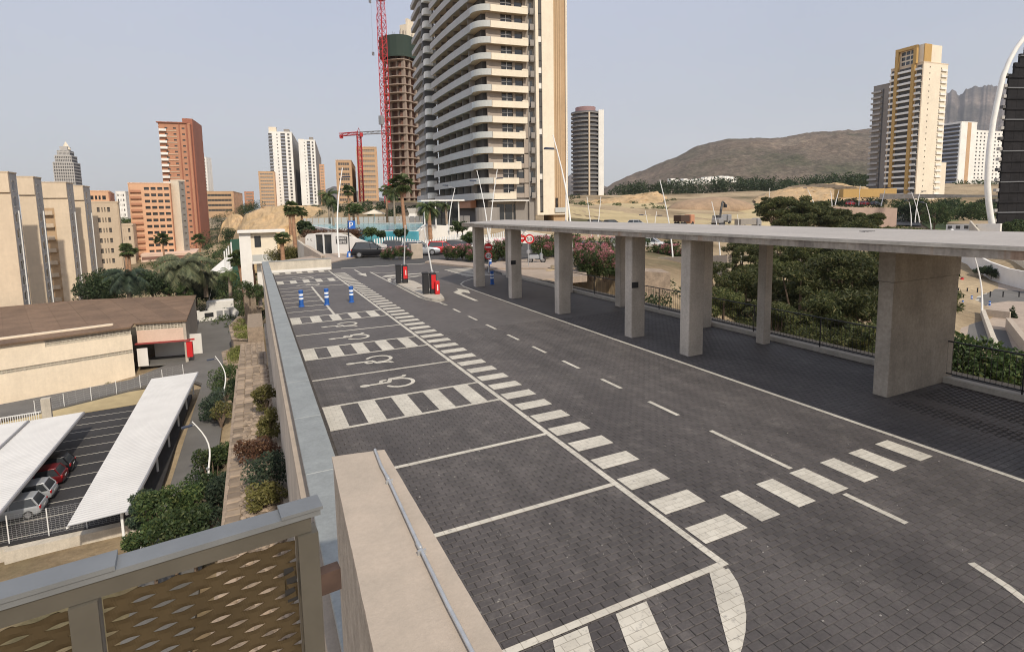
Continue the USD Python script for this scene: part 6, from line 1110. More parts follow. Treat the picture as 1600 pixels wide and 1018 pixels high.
def feather_palm(name, label, base, crown, L=2.6, nf=46, seed=1, mat='palm_blue', r0=.28, bark='palm_bark_grey', group=None):
    r = np.random.default_rng(seed); t = thing(name, label, 'palm tree', base, 0, group); c = np.array(crown, float)-np.array(base, float)
    part(t, 'trunk', MB().tube([(0, 0, -.6), c*.5, c*.98], [r0*1.2, r0, r0*1.15], 10), M[bark], smooth=60); V, Fc, n = [], [], 0
    for k in range(nf):
        az = r.random()*6.28; el = math.asin(-.35+1.3*r.random()); Lk = L*(.8+.3*r.random()); pts = []; p = c.copy(); e = el
        for s in range(9): d = np.array([math.cos(az)*math.cos(e), math.sin(az)*math.cos(e), math.sin(e)]); pts.append(p.copy()); p = p+d*Lk/8; e -= .19+.05*r.random()
        pts = np.array(pts); s_ = np.array([-math.sin(az), math.cos(az), 0])
        for s in range(1, 9):
            for q in range(3):
                m_ = pts[s-1]+(pts[s]-pts[s-1])*(q/3); wid = L*.26*math.sin((s+q/3)/9.3*math.pi)**.6; fw = (pts[s]-pts[s-1])*.5
                for sg in (-1, 1): tip = m_+s_*sg*wid*.75+fw*1.0-[0, 0, wid*.55]; V += [m_-fw*.30, m_+fw*.34, tip]; Fc.append([n, n+1, n+2]); n += 3
        for s in range(8): V += [pts[s]-s_*.02, pts[s]+s_*.02, pts[s+1]]; Fc.append([n, n+1, n+2]); n += 3
    obj('crown', (np.array(V), np.array(Fc)), M[mat], parent=t); return t
def palm_px(kind, label, cx, cy, bx, by, dep, seed, grow=1.0, **kw):
    c = A(cx, cy, dep); b = A(bx, by, dep); b = np.array([b[0], b[1], b[2]]); return (fan_palm if kind == 'fan' else feather_palm)('fan_palm' if kind == 'fan' else 'date_palm', label, b, c, seed=seed, **kw)
palm_px('fan', 'tallest fan palm with a rusty trunk in front of the pool', 626, 286, 634, 372, 72, 1, rad=1.9, r0=.24, nf=40, skirt=True)
palm_px('fan', 'fan palm with a stout trunk at the bend before the deck end', 457, 325, 463, 398, 76, 2, rad=1.45, r0=.26)
palm_px('fan', 'short fan palm left of the resort gate', 441, 371, 442, 402, 70, 3, rad=1.15, r0=.24)
palm_px('fan', 'fan palm in front of the white pavilion', 392, 394, 398, 480, 100, 4, rad=1.7, r0=.34)
palm_px('fan', 'leaning fan palm left of the white pavilion', 372, 403, 388, 492, 104, 5, rad=2.2, r0=.42, nf=44)
palm_px('fan', 'fan palm standing before the salmon block', 253, 373, 264, 458, 140, 6, rad=2.2, r0=.24, skirt=False)
palm_px('fan', 'fan palm standing before the brick tower', 311, 373, 315, 418, 170, 7, rad=2.4, r0=.26, skirt=False)
palm_px('fan', 'fan palm beside the stone block', 201, 391, 206, 452, 125, 8, rad=2.3, r0=.32)
palm_px('fan', 'fan palm by the brown roof corner, left of the date palms', 196, 386, 200, 440, 150, 18, rad=1.8, r0=.3)
palm_px('feather', 'large spreading date palm in the garden behind the brown roof', 288, 414, 290, 456, 114, 9, L=6.4, nf=90, r0=.5)
palm_px('feather', 'bluish date palm beside the pale fins', 200, 434, 203, 470, 112, 10, L=5.0, nf=60, r0=.45, mat='blue_leaf')
palm_px('feather', 'date palm hiding the right side of the big garden palm', 320, 430, 322, 460, 120, 19, L=4.2, nf=50, r0=.4)
palm_px('feather', 'small date palm below the net posts', 358, 425, 360, 458, 112, 20, L=2.6, nf=36, r0=.3, mat='palm_leaf')
palm_px('feather', 'date palm with orange trunk on the white terrace', 669, 325, 673, 372, 82, 11, L=2.5, nf=50, r0=.30, mat='palm_leaf', bark='palm_bark')
for i, (cx, cy, by, dep, rad, lab) in enumerate(((513, 305, 345, 110, 2.3, 'shaggy palm beyond the pool, right of the white towers'), (544, 297, 345, 112, 1.6, 'slim palm beyond the pool below the crane'), (603, 297, 343, 112, 1.7, 'palm beyond the pool, left of the tallest palm'), (615, 303, 345, 108, 1.8, 'palm beyond the pool, close behind the tallest palm'), (551, 325, 345, 105, 1.6, 'low palm beyond the pool'), (558, 326, 346, 103, 1.4, 'lowest palm beyond the pool, beside the parasol'), (696, 322, 345, 100, 1.3, 'small palm before the pool pavilion'), (452, 331, 362, 95, 1.2, 'thin palm behind the stout fan palm'), (471, 330, 362, 98, 1.3, 'young palm at the left end of the pool terrace'), (519, 318, 348, 106, 1.5, 'second shaggy palm left of the street lamp'))):
    palm_px('fan' if i % 3 else 'feather', lab, cx, cy, cx+2, by, dep, 60+i, **(dict(rad=rad, r0=.2) if i % 3 else dict(L=rad*1.2, nf=40, r0=.2, mat='palm_leaf')))
# ---- garden trees and shrubs by photograph position: (top x, top y, depth, height, radius, kind)
def plants(name, cat, group, rows, mat, leaf=.14, n=3000, tk=.15, fl=.85, cl=14):
    for i, (x, yt, dep, h, rad, lab) in enumerate(rows): tp = A(x, yt, dep); tree(name, lab, (tp[0], tp[1], tp[2]-h), h, rad, mat if isinstance(mat, str) else mat[i % len(mat)], 300+i*7+len(name), tk, n, leaf, cl, fl, group, cat)
plants('garden_tree', 'tree', 'garden trees behind the warehouse', [(235, 423, 126, 6, 4.0, 'dense green garden tree behind the roof corner'), (262, 428, 128, 6, 3.6, 'dark round tree left of the big date palm'), (304, 437, 124, 5, 3.2, 'dark garden tree right of the big date palm'), (328, 432, 128, 6, 3.4, 'garden tree under the white ramp roof'), (345, 385, 210, 14, 9, 'broad dark tree beside the brick tower'), (338, 355, 250, 17, 8, 'tall dark tree behind the brick tower'), (352, 360, 215, 9, 5, 'tree at the foot of the ochre rock'), (160, 432, 118, 6, 5, 'broad dark tree before the stone block'), (178, 425, 122, 7, 4.5, 'grey-green tree between stone block and palm'), (145, 440, 116, 5, 4, 'low dark tree at the foot of the pale fins'), (190, 342, 240, 7, 5, 'distant tree between stone block and salmon block'), (474, 345, 92, 3.4, 1.6, 'round tree at the left end of the pool'), (395, 316, 330, 9, 7, 'dark tree on top of the ochre rock'), (376, 322, 320, 9, 7, 'dark scrubby tree on the rock crest'), (345, 335, 300, 14, 7, 'tree on the slope right of the brick tower')], ['pine_dark', 'bush', 'pine_dark'], .26, 3200)
plants('pavilion_shrub', 'shrub', 'shrubs at the foot of the white pavilion', [(388, 440, 86, 3, 1.6, 'left shrub at the foot of the white pavilion'), (402, 446, 85, 2.6, 1.3, 'right shrub at the foot of the white pavilion')], 'bush', .13, 1600)
plants('conifer', 'tree', None, [(285, 440, 112, 5, 1.5, 'small pointed conifer before the big date palm')], 'bush', .14, 3000)
# trees up from the lower strip beside the deck wall
plants('strip_tree', 'tree', 'trees on the strip below the deck wall', [(348, 572, 66, 5, 2.0, 'bushy tree beside the upper street lamp below the deck'), (335, 612, 60, 4, 1.7, 'blue-green shrub below the upper street lamp'), (372, 590, 62, 3.5, 1.2, 'palm-like shrub against the stone strip'), (330, 700, 45, 4.5, 1.5, 'leafy tree beside the lower street lamp'), (350, 690, 46, 4, 1.3, 'leafy tree right of the lower street lamp'), (345, 745, 38, 4, 1.5, 'dense tree at the foot of the stone strip'), (320, 740, 39, 4, 1.6, 'dense tree above the handrail, in the middle of the clump'), (285, 752, 37, 4.2, 1.6, 'dense tree left in the clump above the handrail'), (250, 765, 35, 4, 1.4, 'bright tree with spread leaves at the left of the clump'), (222, 765, 36, 3.6, .9, 'slender leafy tree over the white canopy corner'), (300, 800, 33, 3.5, 1.5, 'tree directly above the handrail'), (235, 815, 32, 3, 1.3, 'low bush above the handrail joint'), (268, 805, 32, 3, 1.4, 'dark bush above the handrail')], ['bush', 'blue_leaf', 'pine_dark', 'bush'], .11, 3600)
plants('sapling', 'tree', None, [(342, 625, 58, 5.5, 1.1, 'thin yellow-leaved sapling below the blue-green shrub')], 'olive', .12, 700, .6)
plants('wall_shrub', 'shrub', 'shrubs on the stone strip under the deck wall', [(413, 712, 18, 1.4, .8, 'rounded blue-green shrub on the stone strip under the deck wall'), (420, 640, 22, 1.5, .5, 'upright yellow-green shrub against the deck wall'), (412, 762, 17.3, .7, .6, 'low orange-tinged shrub before the rounded one'), (398, 690, 20.2, .8, .7, 'reddish dry shrub on the stone strip'), (414, 600, 25, 1.5, .5, 'thin dry shrub high on the stone strip')], ['blue_leaf', 'olive', 'olive', 'russet', 'olive'], .05, 2600)
plants('hedge_shrub', 'shrub', 'russet hedge before the pool', [(x, 359+(i % 3)*.5, 71.2+(i % 2), 1.5, 1.4, ['leftmost ', 'second ', 'third ', 'fourth ', 'fifth ', 'sixth ', 'seventh ', 'rightmost '][i]+'russet shrub in the planter before the pool') for i, x in enumerate(range(484, 556, 10))], 'russet', .09, 1500)
plants('bank_shrub', 'shrub', 'dry shrubs before the pavilion bridge', [(x, 389, 72, 2.2, 1.8, ['leftmost ', 'second ', 'third ', 'rightmost '][i]+'dry brown-green shrub below the pavilion bridge') for i, x in enumerate((432, 448, 460, 470))], 'olive', .1, 1800)
plants('street_tree', 'tree', 'young trees on the white terrace', [(714, 345, 76, 2.6, 1.1, 'young tree on the white terrace, left of the V lamps'), (722, 346, 76, 2.4, .9, 'thin young tree on the white terrace'), (733, 362, 66, 2.6, 1.0, 'young street tree by the farthest column'), (865, 365, 60, 3.2, 1.1, 'young street tree between the second and third columns'), (1000, 372, 66, 3.6, 1.6, 'round street tree behind the paired columns'), (1048, 375, 72, 3, 1.3, 'small street tree left of the nearest big column'), (892, 368, 62, 3, 1.2, 'small street tree right of the third column'), (594, 363, 70, 1.1, .7, 'flat dark bush beside the pool'), (580, 358, 71, 1.5, 1.0, 'flat-topped dark tree in front of the pool'), (626, 359, 70, 1.2, .9, 'low wind-swept tree beside the tallest palm')], ['bush', 'pine_dark'], .13, 1400, .45)
# undergrowth and scrub
def scatter(name, px_rows, mat, n, leaf, seed, zoff=.4, rad=.9):
    r = np.random.default_rng(seed); cs = []
    for (x0, x1, y, dep, m_) in px_rows:
        for _ in range(m_): p = A(x0+(x1-x0)*r.random(), y, dep*(1+.25*(r.random()-.5))); cs.append((p[0], p[1], hgt(p[0], p[1])+zoff*r.random()))
    obj(name, leaves(cs, [rad*(.5+.8*r.random()) for _ in cs], n, leaf, seed, .8), M[mat], kind='stuff')
scatter('gully_scrub', [(1110, 1400, 500, 30, 60), (1110, 1400, 450, 42, 60), (1120, 1400, 410, 55, 50), (1480, 1640, 560, 18, 16), (1000, 1120, 470, 38, 8)], 'pine_dark', 22000, .11, 71)
scatter('field_scrub', [(890, 1060, 318, 280, 26), (1180, 1400, 312, 260, 60), (1180, 1400, 345, 130, 25)], 'bush', 14000, .4, 72, .3, 2.0)
scatter('lot_weeds', [(60, 300, 700, 45, 10), (100, 300, 600, 80, 20)], 'olive', 2500, .12, 73, .1, .5)
def ground_hit(x, y, d0=60, d1=420):
    ds = np.linspace(d0, d1, 120); P_ = CAM+ray(x, y)*ds[:, None]; h = rbf(P_[:, :2]); k = np.argmax(P_[:, 2] < h); return P_[k] if P_[k][2] < h[k] else None
def scatter_px(name, boxes, mat, per, leaf, seed, rad, d0=60):
    r = np.random.default_rng(seed); cs = []
    for (x0, x1, y0, y1, m_) in boxes:
        for _ in range(m_):
            p = ground_hit(x0+(x1-x0)*r.random(), y0+(y1-y0)*r.random(), d0)
            if p is not None: cs.append((p[0], p[1], p[2]+.3*rad))
    obj(name, leaves(cs, [rad*(.4+.8*r.random()) for _ in cs], per*len(cs), leaf, seed, .8), M[mat], kind='stuff')
scatter_px('slope_shrubs', [(318, 402, 380, 425, 60), (215, 330, 412, 430, 20), (340, 395, 425, 470, 24)], 'bush', 130, .3, 101, 2.4)
scatter_px('slope_thicket', [(318, 400, 385, 430, 36), (470, 640, 322, 340, 40), (640, 730, 326, 340, 14)], 'pine_dark', 130, .3, 102, 1.8, 85)
# far woods: individual rows are too small to tell apart
def wood(name, pts, n, leaf, seed, hgt_, mat='pine_dark'):
    r = np.random.default_rng(seed); cs, rs = [], []; P_ = np.array(pts, float)
    for _ in range(n): u = r.random()*(len(P_)-1); i = int(u); q = P_[i]+(P_[min(i+1, len(P_)-1)]-P_[i])*(u-i); p = A(q[0], q[1], q[2]*(1+.12*(r.random()-.5))); cs.append((p[0], p[1], p[2]-hgt_*.5*r.random()*2)); rs.append(hgt_*(.35+.4*r.random()))
    obj(name, leaves(cs, rs, n*70, leaf, seed, .8), M[mat], kind='stuff')
wood('far_wood', [(955, 296, 430), (1000, 289, 430), (1060, 287, 440), (1120, 284, 440), (1180, 283, 440), (1215, 284, 430)], 170, .9, 81, 9)
wood('ridge_wood', [(1215, 285, 400), (1250, 281, 390), (1290, 277, 380), (1330, 275, 370), (1356, 280, 360)], 90, .8, 82, 7)
wood('slope_wood', [(1400, 315, 260), (1440, 320, 240), (1480, 318, 240), (1520, 318, 230), (1550, 322, 210)], 90, .6, 83, 5, 'bush')
wood('roadside_wood', [(1210, 318, 260), (1260, 316, 255), (1320, 312, 250), (1380, 312, 250)], 50, .5, 84, 3, 'pine_dark')
wood('tower_foot_wood', [(890, 306, 360), (905, 308, 360)], 20, .6, 85, 4)
wood('garden_wood', [(212, 436, 150), (250, 432, 158), (300, 428, 160), (345, 432, 150), (385, 430, 125)], 60, .3, 87, 4, 'bush')
wood('slope_garden', [(325, 398, 205), (350, 402, 190), (380, 398, 180), (330, 412, 180), (375, 415, 165)], 46, .34, 88, 5, 'pine_dark')
wood('villa_wood', [(1490, 283, 380), (1540, 286, 370), (1560, 290, 360)], 40, .7, 86, 6)
# ================= street lamps: leaning white tapered poles with a dark head on a short arm
def lamp(name, label, base, top, headpt, r=.09, group=None, mat='white_metal', bend=.0):
    base, top = np.asarray(base, float), np.asarray(top, float); t = thing(name, label, 'street lamp', base, 0, group); d = top-base; side = np.array([-d[1], d[0], 0]); n = 9; pts = [d*u+np.array([1, 0, 0])*bend*math.sin(u*math.pi) for u in np.linspace(0, 1, n)]; pts[0] = pts[0]-[0, 0, .5]
    part(t, 'pole', MB().tube(pts, np.linspace(r, r*.45, n), 8), M[mat], smooth=60)
    if headpt is not None:
        h = np.asarray(headpt, float)-base; k = np.argmin([abs(q[2]-h[2]) for q in pts]); u = (h[2]-pts[k][2])/(pts[min(k+1, n-1)][2]-pts[k][2]+1e-9) if k < n-1 else 0; at = pts[k]+(pts[min(k+1, n-1)]-pts[k])*u
        part(t, 'arm', MB().tube([at, h], .04, 6), M['grey_steel']); dd = (h-at); dd[2] = 0; L = np.linalg.norm(dd)+1e-9; az = math.atan2(dd[1], dd[0]); s_ = max(.5, r*7)
        part(t, 'lamp_head', MB().cbox(h+[0, 0, .05], (s_*1.3, s_*.5, s_*.22), s_*.06, az), M['lamp_dark'])
    part(t, 'base_plate', MB().cyl((0, 0, -.02), r*1.8, .12, 10), M['galv']); return t
M['lamp_dark'] = pm('lamp_dark_blue', (.035, .045, .075), .45)
for (bx, by, tx, ty, hx, hy, dep, r, bend, lab) in (
    (530, 403, 535, 262, 541, 277, 59, .10, -.35, 'white curved street lamp between the gate and the P sign'),
    (895, 418, 864, 211, 858, 233, 46, .10, .5, 'tall white leaning lamp with a dark head before the brown tower wall'),
    (766, 404, 745, 266, 739, 283, 66, .09, .3, 'left-leaning white lamp of the crossed pair before the tower'),
    (763, 404, 777, 265, 781, 279, 66, .09, -.2, 'right-leaning white lamp of the crossed pair before the tower'),
    (701, 362, 711, 294, 696, 290, 76, .09, -.2, 'white lamp on the white terrace by the pavilion roof'),
    (926, 398, 917, 307, None, 0, 90, .09, .2, 'left lamp of the V pair above the canopy, beside the round tower'),
    (934, 398, 939, 307, None, 0, 90, .09, -.2, 'right lamp of the V pair above the canopy, beside the round tower'),
    (1052, 408, 1031, 281, None, 0, 62, .09, .3, 'tallest white lamp rising above the middle of the canopy roof'),
    (1017, 400, 1008, 329, 1002, 336, 84, .08, .2, 'short white lamp above the canopy, left of the tallest one'),
    (1020, 400, 1026, 330, 1031, 337, 86, .08, -.2, 'short white lamp paired with its left neighbour above the canopy'),
    (1126, 412, 1112, 315, None, 0, 66, .08, .3, 'white lamp above the canopy by the excavator'),
    (1158, 405, 1152, 335, None, 0, 80, .07, .2, 'thin white lamp above the canopy left of the dark pines'),
    (1272, 318, 1262, 296, 1258, 294, 200, .16, 0, 'white lamp on the far road, leftmost of the cluster'), (1300, 320, 1298, 298, None, 0, 200, .16, 0, 'straight white lamp on the far road in mid cluster'), (1305, 319, 1311, 297, None, 0, 205, .16, 0, 'right-leaning white lamp on the far road'), (1342, 319, 1344, 290, None, 0, 205, .14, 0, 'white lamp on the far road before the ochre annex'), (1377, 320, 1383, 296, 1386, 294, 200, .18, 0, 'white lamp beside the foot of the yellow tower'),
    (1437, 345, 1424, 300, 1418, 297, 160, .14, .4, 'left lamp of the crossed pair on the side road'), (1430, 345, 1437, 302, 1443, 299, 160, .14, -.4, 'right lamp of the crossed pair on the side road'), (1455, 355, 1447, 318, 1440, 316, 150, .13, .3, 'lamp nearest the white garden wall on the side road'), (1424, 350, 1421, 316, 1416, 313, 150, .13, .2, 'lamp at the bend of the side road'),
    (1201, 318, 1203, 294, None, 0, 230, .14, .0, 'white lamp at the edge of the dirt field'), (884, 345, 885, 235, None, 0, 58, .06, .0, 'thin straight white pole beside the leaning lamp')):
    b, tp = A(bx, by, dep), A(tx, ty, dep); hp = None if hx is None else A(hx, hy, dep-.3); lamp('street_lamp', lab, b, tp, hp, r, None, 'white_metal', bend)
for (bx, by, tx, ty, hx, hy, dep, bend, lab) in ((349, 612, 336, 556, 329, 562, 62, .6, 'upper curved white lamp beside the service road'), (325, 732, 300, 658, 292, 667, 44, .6, 'lower curved white lamp beside the service road'), (319, 489, 331, 447, None, 0, 125, .2, 'slim white lamp by the slanted entrance wall')):
    lamp('road_lamp', lab, A(bx, by, dep), A(tx, ty, dep), None if hx is None else A(hx, hy, dep-.4), .085, None, 'white_metal', bend)
# ================= terraces along the deck wall
def rubble(name, poly, z, n, smin, smax, seed, mat='stones', label=None, parent='/World', kind='stuff'):
    r = np.random.default_rng(seed); x0, y0, x1, y1 = poly.bounds; V, Fc = [], []; base = trimesh.creation.icosphere(1, 1.0); k = 0; pr_ = shapely.prepared.prep(poly)
    while k < n:
        x, y = x0+(x1-x0)*r.random(), y0+(y1-y0)*r.random()
        if not pr_.contains(Point(x, y)): continue
        s_ = smin+(smax-smin)*r.random()**2; v = base.vertices*(1+.35*(r.random((len(base.vertices), 1))-.5))*s_*[1+.5*r.random(), .8+.4*r.random(), .55]; a = r.random()*6.28; c_, q_ = math.cos(a), math.sin(a)
        v = v @ np.array([[c_, q_, 0], [-q_, c_, 0], [0, 0, 1]])+[x, y, (z(x, y) if callable(z) else z)+s_*.15]; V.append(v); Fc.append(base.faces+k*len(v)); k += 1
    obj(name, (np.vstack(V), np.vstack(Fc)), M[mat], kind=kind, parent=parent, label=label)
st = thing('stone_terrace', 'stepped stone-faced terraces rising along the foot of the deck wall', 'terrace')
strips = [((-1.45, 4), (.42, 36.5), -4.5), ((-1.9, 36.5), (.42, 56), -8.2), ((-2.4, 56), (.42, 78), -12.0)]
for (a, b, z) in strips:
    part(st, 'terrace_block', MB().ab((a[0], a[1], -20), (b[0], b[1], z)), M['stonewall'])
    nx = 4; L_ = b[1]-a[1]
    courses = MB()
    y = a[1]+.1
    while y < b[1]-.3:
        ln = .22+.25*rng.random()
        for i in range(4):
            w_ = .20+.14*rng.random(); x = a[0]+.12+i*(b[0]-a[0]-.3)/4
            if a[1] < 30 and i > 0 and not (26 < y): continue
            courses.cbox((x+.2, y+ln/2, z+.01+.05*rng.random()), (.36+.10*rng.random(), ln*.88, .10), .03, (rng.random()-.5)*.2)
        y += ln
    part(st, 'cap_stones', courses, M['stones'], kind='stuff')
rubble('terrace_gravel', sbox(-.95, 5, .40, 28), -4.48, 2600, .05, .13, 91)
rubble('terrace_gravel', sbox(-.6, 28, .40, 36), -4.48, 500, .05, .12, 92)
def curved_planter(label, pts, zt_, zb_, grass=True):
    t = thing('curved_planter', label, 'planter', group='curved stone planters by the service road'); poly = Polygon(pts).buffer(.6).buffer(-.6)
    sm_ = poly.buffer(1.0, quad_segs=6).buffer(-1.0, quad_segs=6) if poly.area > 4 else poly; part(t, 'wall', MB().prism(sm_.difference(sm_.buffer(-.35)), zb_, zt_), M['stonewall']); part(t, 'soil', MB().prism(sm_.buffer(-.35), zb_, zt_-.2), M['earth'])
    r = np.random.default_rng(int(abs(zt_)*10)); inn = sm_.buffer(-.7); cs = []; b_ = inn.bounds
    while len(cs) < 40:
        x, y = b_[0]+(b_[2]-b_[0])*r.random(), b_[1]+(b_[3]-b_[1])*r.random()
        if inn.contains(Point(x, y)): cs.append((x, y, zt_))
    obj('planting', leaves(cs, [.55+.4*r.random() for _ in cs], 4200, .12, 95, .7), M['grassy'], parent=t)
    nst = MB(); ring_ = list(sm_.exterior.coords); ls = LineString(ring_); n_ = int(ls.length/.6)
    for k in range(n_): p = ls.interpolate(k*.6+.3); q = ls.interpolate(k*.6+.45); nst.cbox((p.x, p.y, zt_+.03), (.54, .42, .12), .02, math.atan2(q.y-p.y, q.x-p.x))
    part(t, 'coping_stones', nst, M['stones'], kind='stuff'); return t
M['grassy'] = leafmat('ground_cover', [(0, (.10, .12, .03)), (.6, (.17, .19, .05)), (1, (.26, .25, .08))])
curved_planter('lowest curved stone planter, nearest the upper street lamp', [(-4.6, 82), (-.2, 80.5), (.2, 90), (-3.0, 93), (-5.2, 90)], -15.6, -19)
curved_planter('middle curved stone planter with bright ground cover and a leaning palm', [(-3.8, 92), (-.1, 89), (.2, 106), (-3.4, 112), (-4.6, 103)], -14.2, -19)
curved_planter('upper curved stone planter against the deck wall', [(-1.6, 108), (.5, 104), (.6, 124), (-1.4, 126)], -11.5, -19)
obj('upper_planter_wall', MB().ab((-1.5, 78.2, -19), (.42, 89, -10.0)), M['stonewall'], 'stone-faced wall stepping down between planters and deck wall', 'wall')
obj('garden_path', drape(Polygon([(-4.2, 140), (-6.2, 140), (-3.5, 172), (-2.2, 172)]), .3), M['pavement'], kind='structure')
scatter('garden_shrubs', [(335, 400, 430, 130, 60), (240, 340, 450, 128, 50), (330, 400, 470, 118, 20), (395, 412, 470, 100, 10)], 'bush', 14000, .22, 97, .8, 1.5)
scatter('garden_scrub', [(380, 470, 345, 180, 26), (470, 620, 332, 130, 60), (330, 420, 395, 180, 40), (440, 540, 345, 105, 16)], 'pine_dark', 9000, .28, 98, .6, 1.5)
# ochre rock face behind the pavilion
def rockmass(name, label, pts, dep0, dep1, zb_, seed, mat='rock', sc=9):
    NI = 150; xs = np.linspace(pts[0][0], pts[-1][0], NI); ys = np.interp(xs, *zip(*pts)); V = []; nj = 60
    for j in range(nj):
        u = j/(nj-1)
        for x, y in zip(xs, ys): d = dep0+(dep1-dep0)*min(u/.75, 1); tp = A(x, y, dep1)[2]; p = A(x, 330, d if u <= .75 else dep1+(u-.75)*60); h = zb_+(tp-zb_)*min(1, (u/.75))**.7 if u <= .75 else tp-(u-.75)*8; V.append([p[0], p[1], h])
    V = np.array(V); n_ = meshkit.fbm(V/sc, 5, seed)-.5; rg = 1-2*np.abs(meshkit.fbm(V/np.array([5, 9, 14]), 5, seed+2)-.5); V[:, 1] += n_*9-rg*4; V[:, 2] += (meshkit.fbm(V/4, 5, seed+1)-.5)*2.6+(rg-.7)*1.6; idx = np.arange(nj*NI).reshape(nj, NI); f = np.stack([idx[:-1, :-1], idx[:-1, 1:], idx[1:, 1:], idx[1:, :-1]], -1).reshape(-1, 4)
    obj(name, (V, np.vstack([f[:, [0, 1, 2]], f[:, [0, 2, 3]]])), M[mat], label, 'rock', smooth=50)
rockmass('rock_slope', 'bare ochre rock slope behind the white pavilion', [(362, 372), (372, 350), (385, 336), (398, 328), (420, 324), (450, 322), (470, 322), (500, 326), (512, 340)], 150, 185, -12, 5)
rockmass('rock_slope', 'low pinkish rock bank right of the brick tower', [(338, 372), (346, 352), (356, 338), (372, 334), (384, 344)], 215, 240, -14, 9)
# dirt mound, digger and lorries on the field
M['brown_earth'] = pm('brown_earth', (.36, .25, .16), .95, tint=(.24, .17, .11), vscale=.3, vscale2=1.5, var=.2, bump=.8, bscale=1.5)
p = A(1112, 326, 262); v = trimesh.creation.icosphere(4, 1).vertices; v = v*[26, 14, 6.2]; v[:, 2] *= 1+.25*(meshkit.fbm(v/6, 4, 3)-.5); obj('earth_mound', (v+[p[0], p[1], p[2]-.8], trimesh.creation.icosphere(4, 1).faces), M['brown_earth'], 'rounded brown earth mound on the pale field', 'mound', smooth=60)
rockmass('sand_bank', 'pale sand bank before the far wood, right of the round tower', [(890, 321), (915, 314), (945, 311), (975, 306), (1000, 303), (1020, 301), (1026, 306), (1034, 314)], 300, 330, 6, 15)
rockmass('scrub_bank', 'pale scrubby bank below the ridge wood', [(1170, 312), (1200, 300), (1230, 292), (1262, 288), (1300, 288), (1340, 292), (1356, 298)], 280, 340, 6, 17)
p = onground(1122, 345, 150, .1); t = thing('excavator', 'dark excavator with its arm raised on the dirt field', 'excavator', p, .4)
for s_ in (-1, 1): part(t, 'track', MB().cbox((0, s_*1.1, .45), (3.6, .6, .9), .25), M['black'])
part(t, 'body', MB().cbox((-.4, 0, 1.6), (3.0, 2.4, 1.3), .2), M['grey_steel']); part(t, 'cab', MB().cbox((.6, .7, 2.3), (1.3, 1.0, 1.6), .15), M['glass']); part(t, 'boom', MB().tube([(.8, -.2, 1.8), (1.5, -.2, 4.6), (2.6, -.2, 6.8)], .3, 6), M['black']); part(t, 'stick', MB().tube([(2.6, -.2, 6.8), (4.4, -.2, 6.2)], .22, 6), M['black']); part(t, 'bucket', MB().cbox((4.6, -.2, 5.6), (.9, .9, 1.0), .2), M['black'])
def lorry(label, x, y, dep, rz, cabm, boxm, L=6.0):
    p = onground(x, y, dep, .1); t = thing('lorry', label, 'lorry', p, rz); part(t, 'cab', MB().cbox((L/2-.4, 0, 1.7), (1.8, 2.3, 2.4), .15), M[cabm]); part(t, 'load_body', MB().cbox((-.9, 0, 1.9), (L-2.2, 2.4, 1.7), .06), M[boxm])
    for wx in (-L/2+.9, -L/2+2.1, L/2-.5):
        for s_ in (-1, 1): part(t, 'wheel', MB().tube([(wx, s_*.85, .5), (wx, s_*1.2, .5)], .5, 12), M['rubber'])
lorry('rusty orange lorry working on the dirt field', 1068, 346, 145, .2, 'brick_orange', 'rust'); lorry('grey lorry right of the excavator', 1127, 344, 165, .1, 'grey_steel', 'grey_steel'); lorry('long dark grey lorry at the right of the field', 1168, 344, 160, .05, 'grey_steel', 'tower_grey', 9)
for px_, nm in ((1095, 'left orange spoil heap beside the excavator'), (1108, 'right orange spoil heap beside the excavator')): p = onground(px_, 349, 140, .2); v = trimesh.creation.icosphere(2, 1).vertices; obj('spoil_heap', (v*[2.6, 2, 1.2]*(1+.3*(meshkit.fbm(v*2+px_, 3)-.5))[:, None]+p, trimesh.creation.icosphere(2, 1).faces), M['brick_orange'], nm, 'heap', smooth=50)
for i, (px_, d_) in enumerate(((932, 112), (957, 115), (995, 118))): p = A(px_, 347, d_); car('dark car on the street above the canopy, '+['leftmost of three', 'middle of three', 'rightmost of three'][i], ['black', 'dark_grey', 'silver'][i], (p[0], p[1], p[2]-.9), .1, 4.3, 1.8, 1.45, name='street_car')
obj('far_street', MB().prism(Polygon([A(x, 349, d)[:2] for x, d in ((885, 100), (1010, 108), (1060, 105), (1060, 118), (1000, 124), (885, 118))]), 0.0, 1.25), M['asphalt_grey'], kind='structure')
# ================= stones and slope right of the kerb
zs = lambda x, y: float(-.25-max(0, (x-17.5))*.22-max(0, 27-y)*.16)
rubble('slope_stones', Polygon([(17.5, 15), (17.5, 33), (21, 34), (24, 30), (22.5, 20)]), zs, 3600, .10, .27, 93, 'bank_stone')
SX, SY = np.meshgrid(np.linspace(17.45, 26, 20), np.linspace(8, 36, 40), indexing='ij'); SZ = np.vectorize(zs)(SX, SY)-.05; idx = np.arange(800).reshape(20, 40); f = np.stack([idx[:-1, :-1], idx[1:, :-1], idx[1:, 1:], idx[:-1, 1:]], -1).reshape(-1, 4)
obj('stone_bank', (np.c_[SX.ravel(), SY.ravel(), SZ.ravel()], np.vstack([f[:, [0, 1, 2]], f[:, [0, 2, 3]]])), M['bank_stone'], kind='structure', smooth=True)
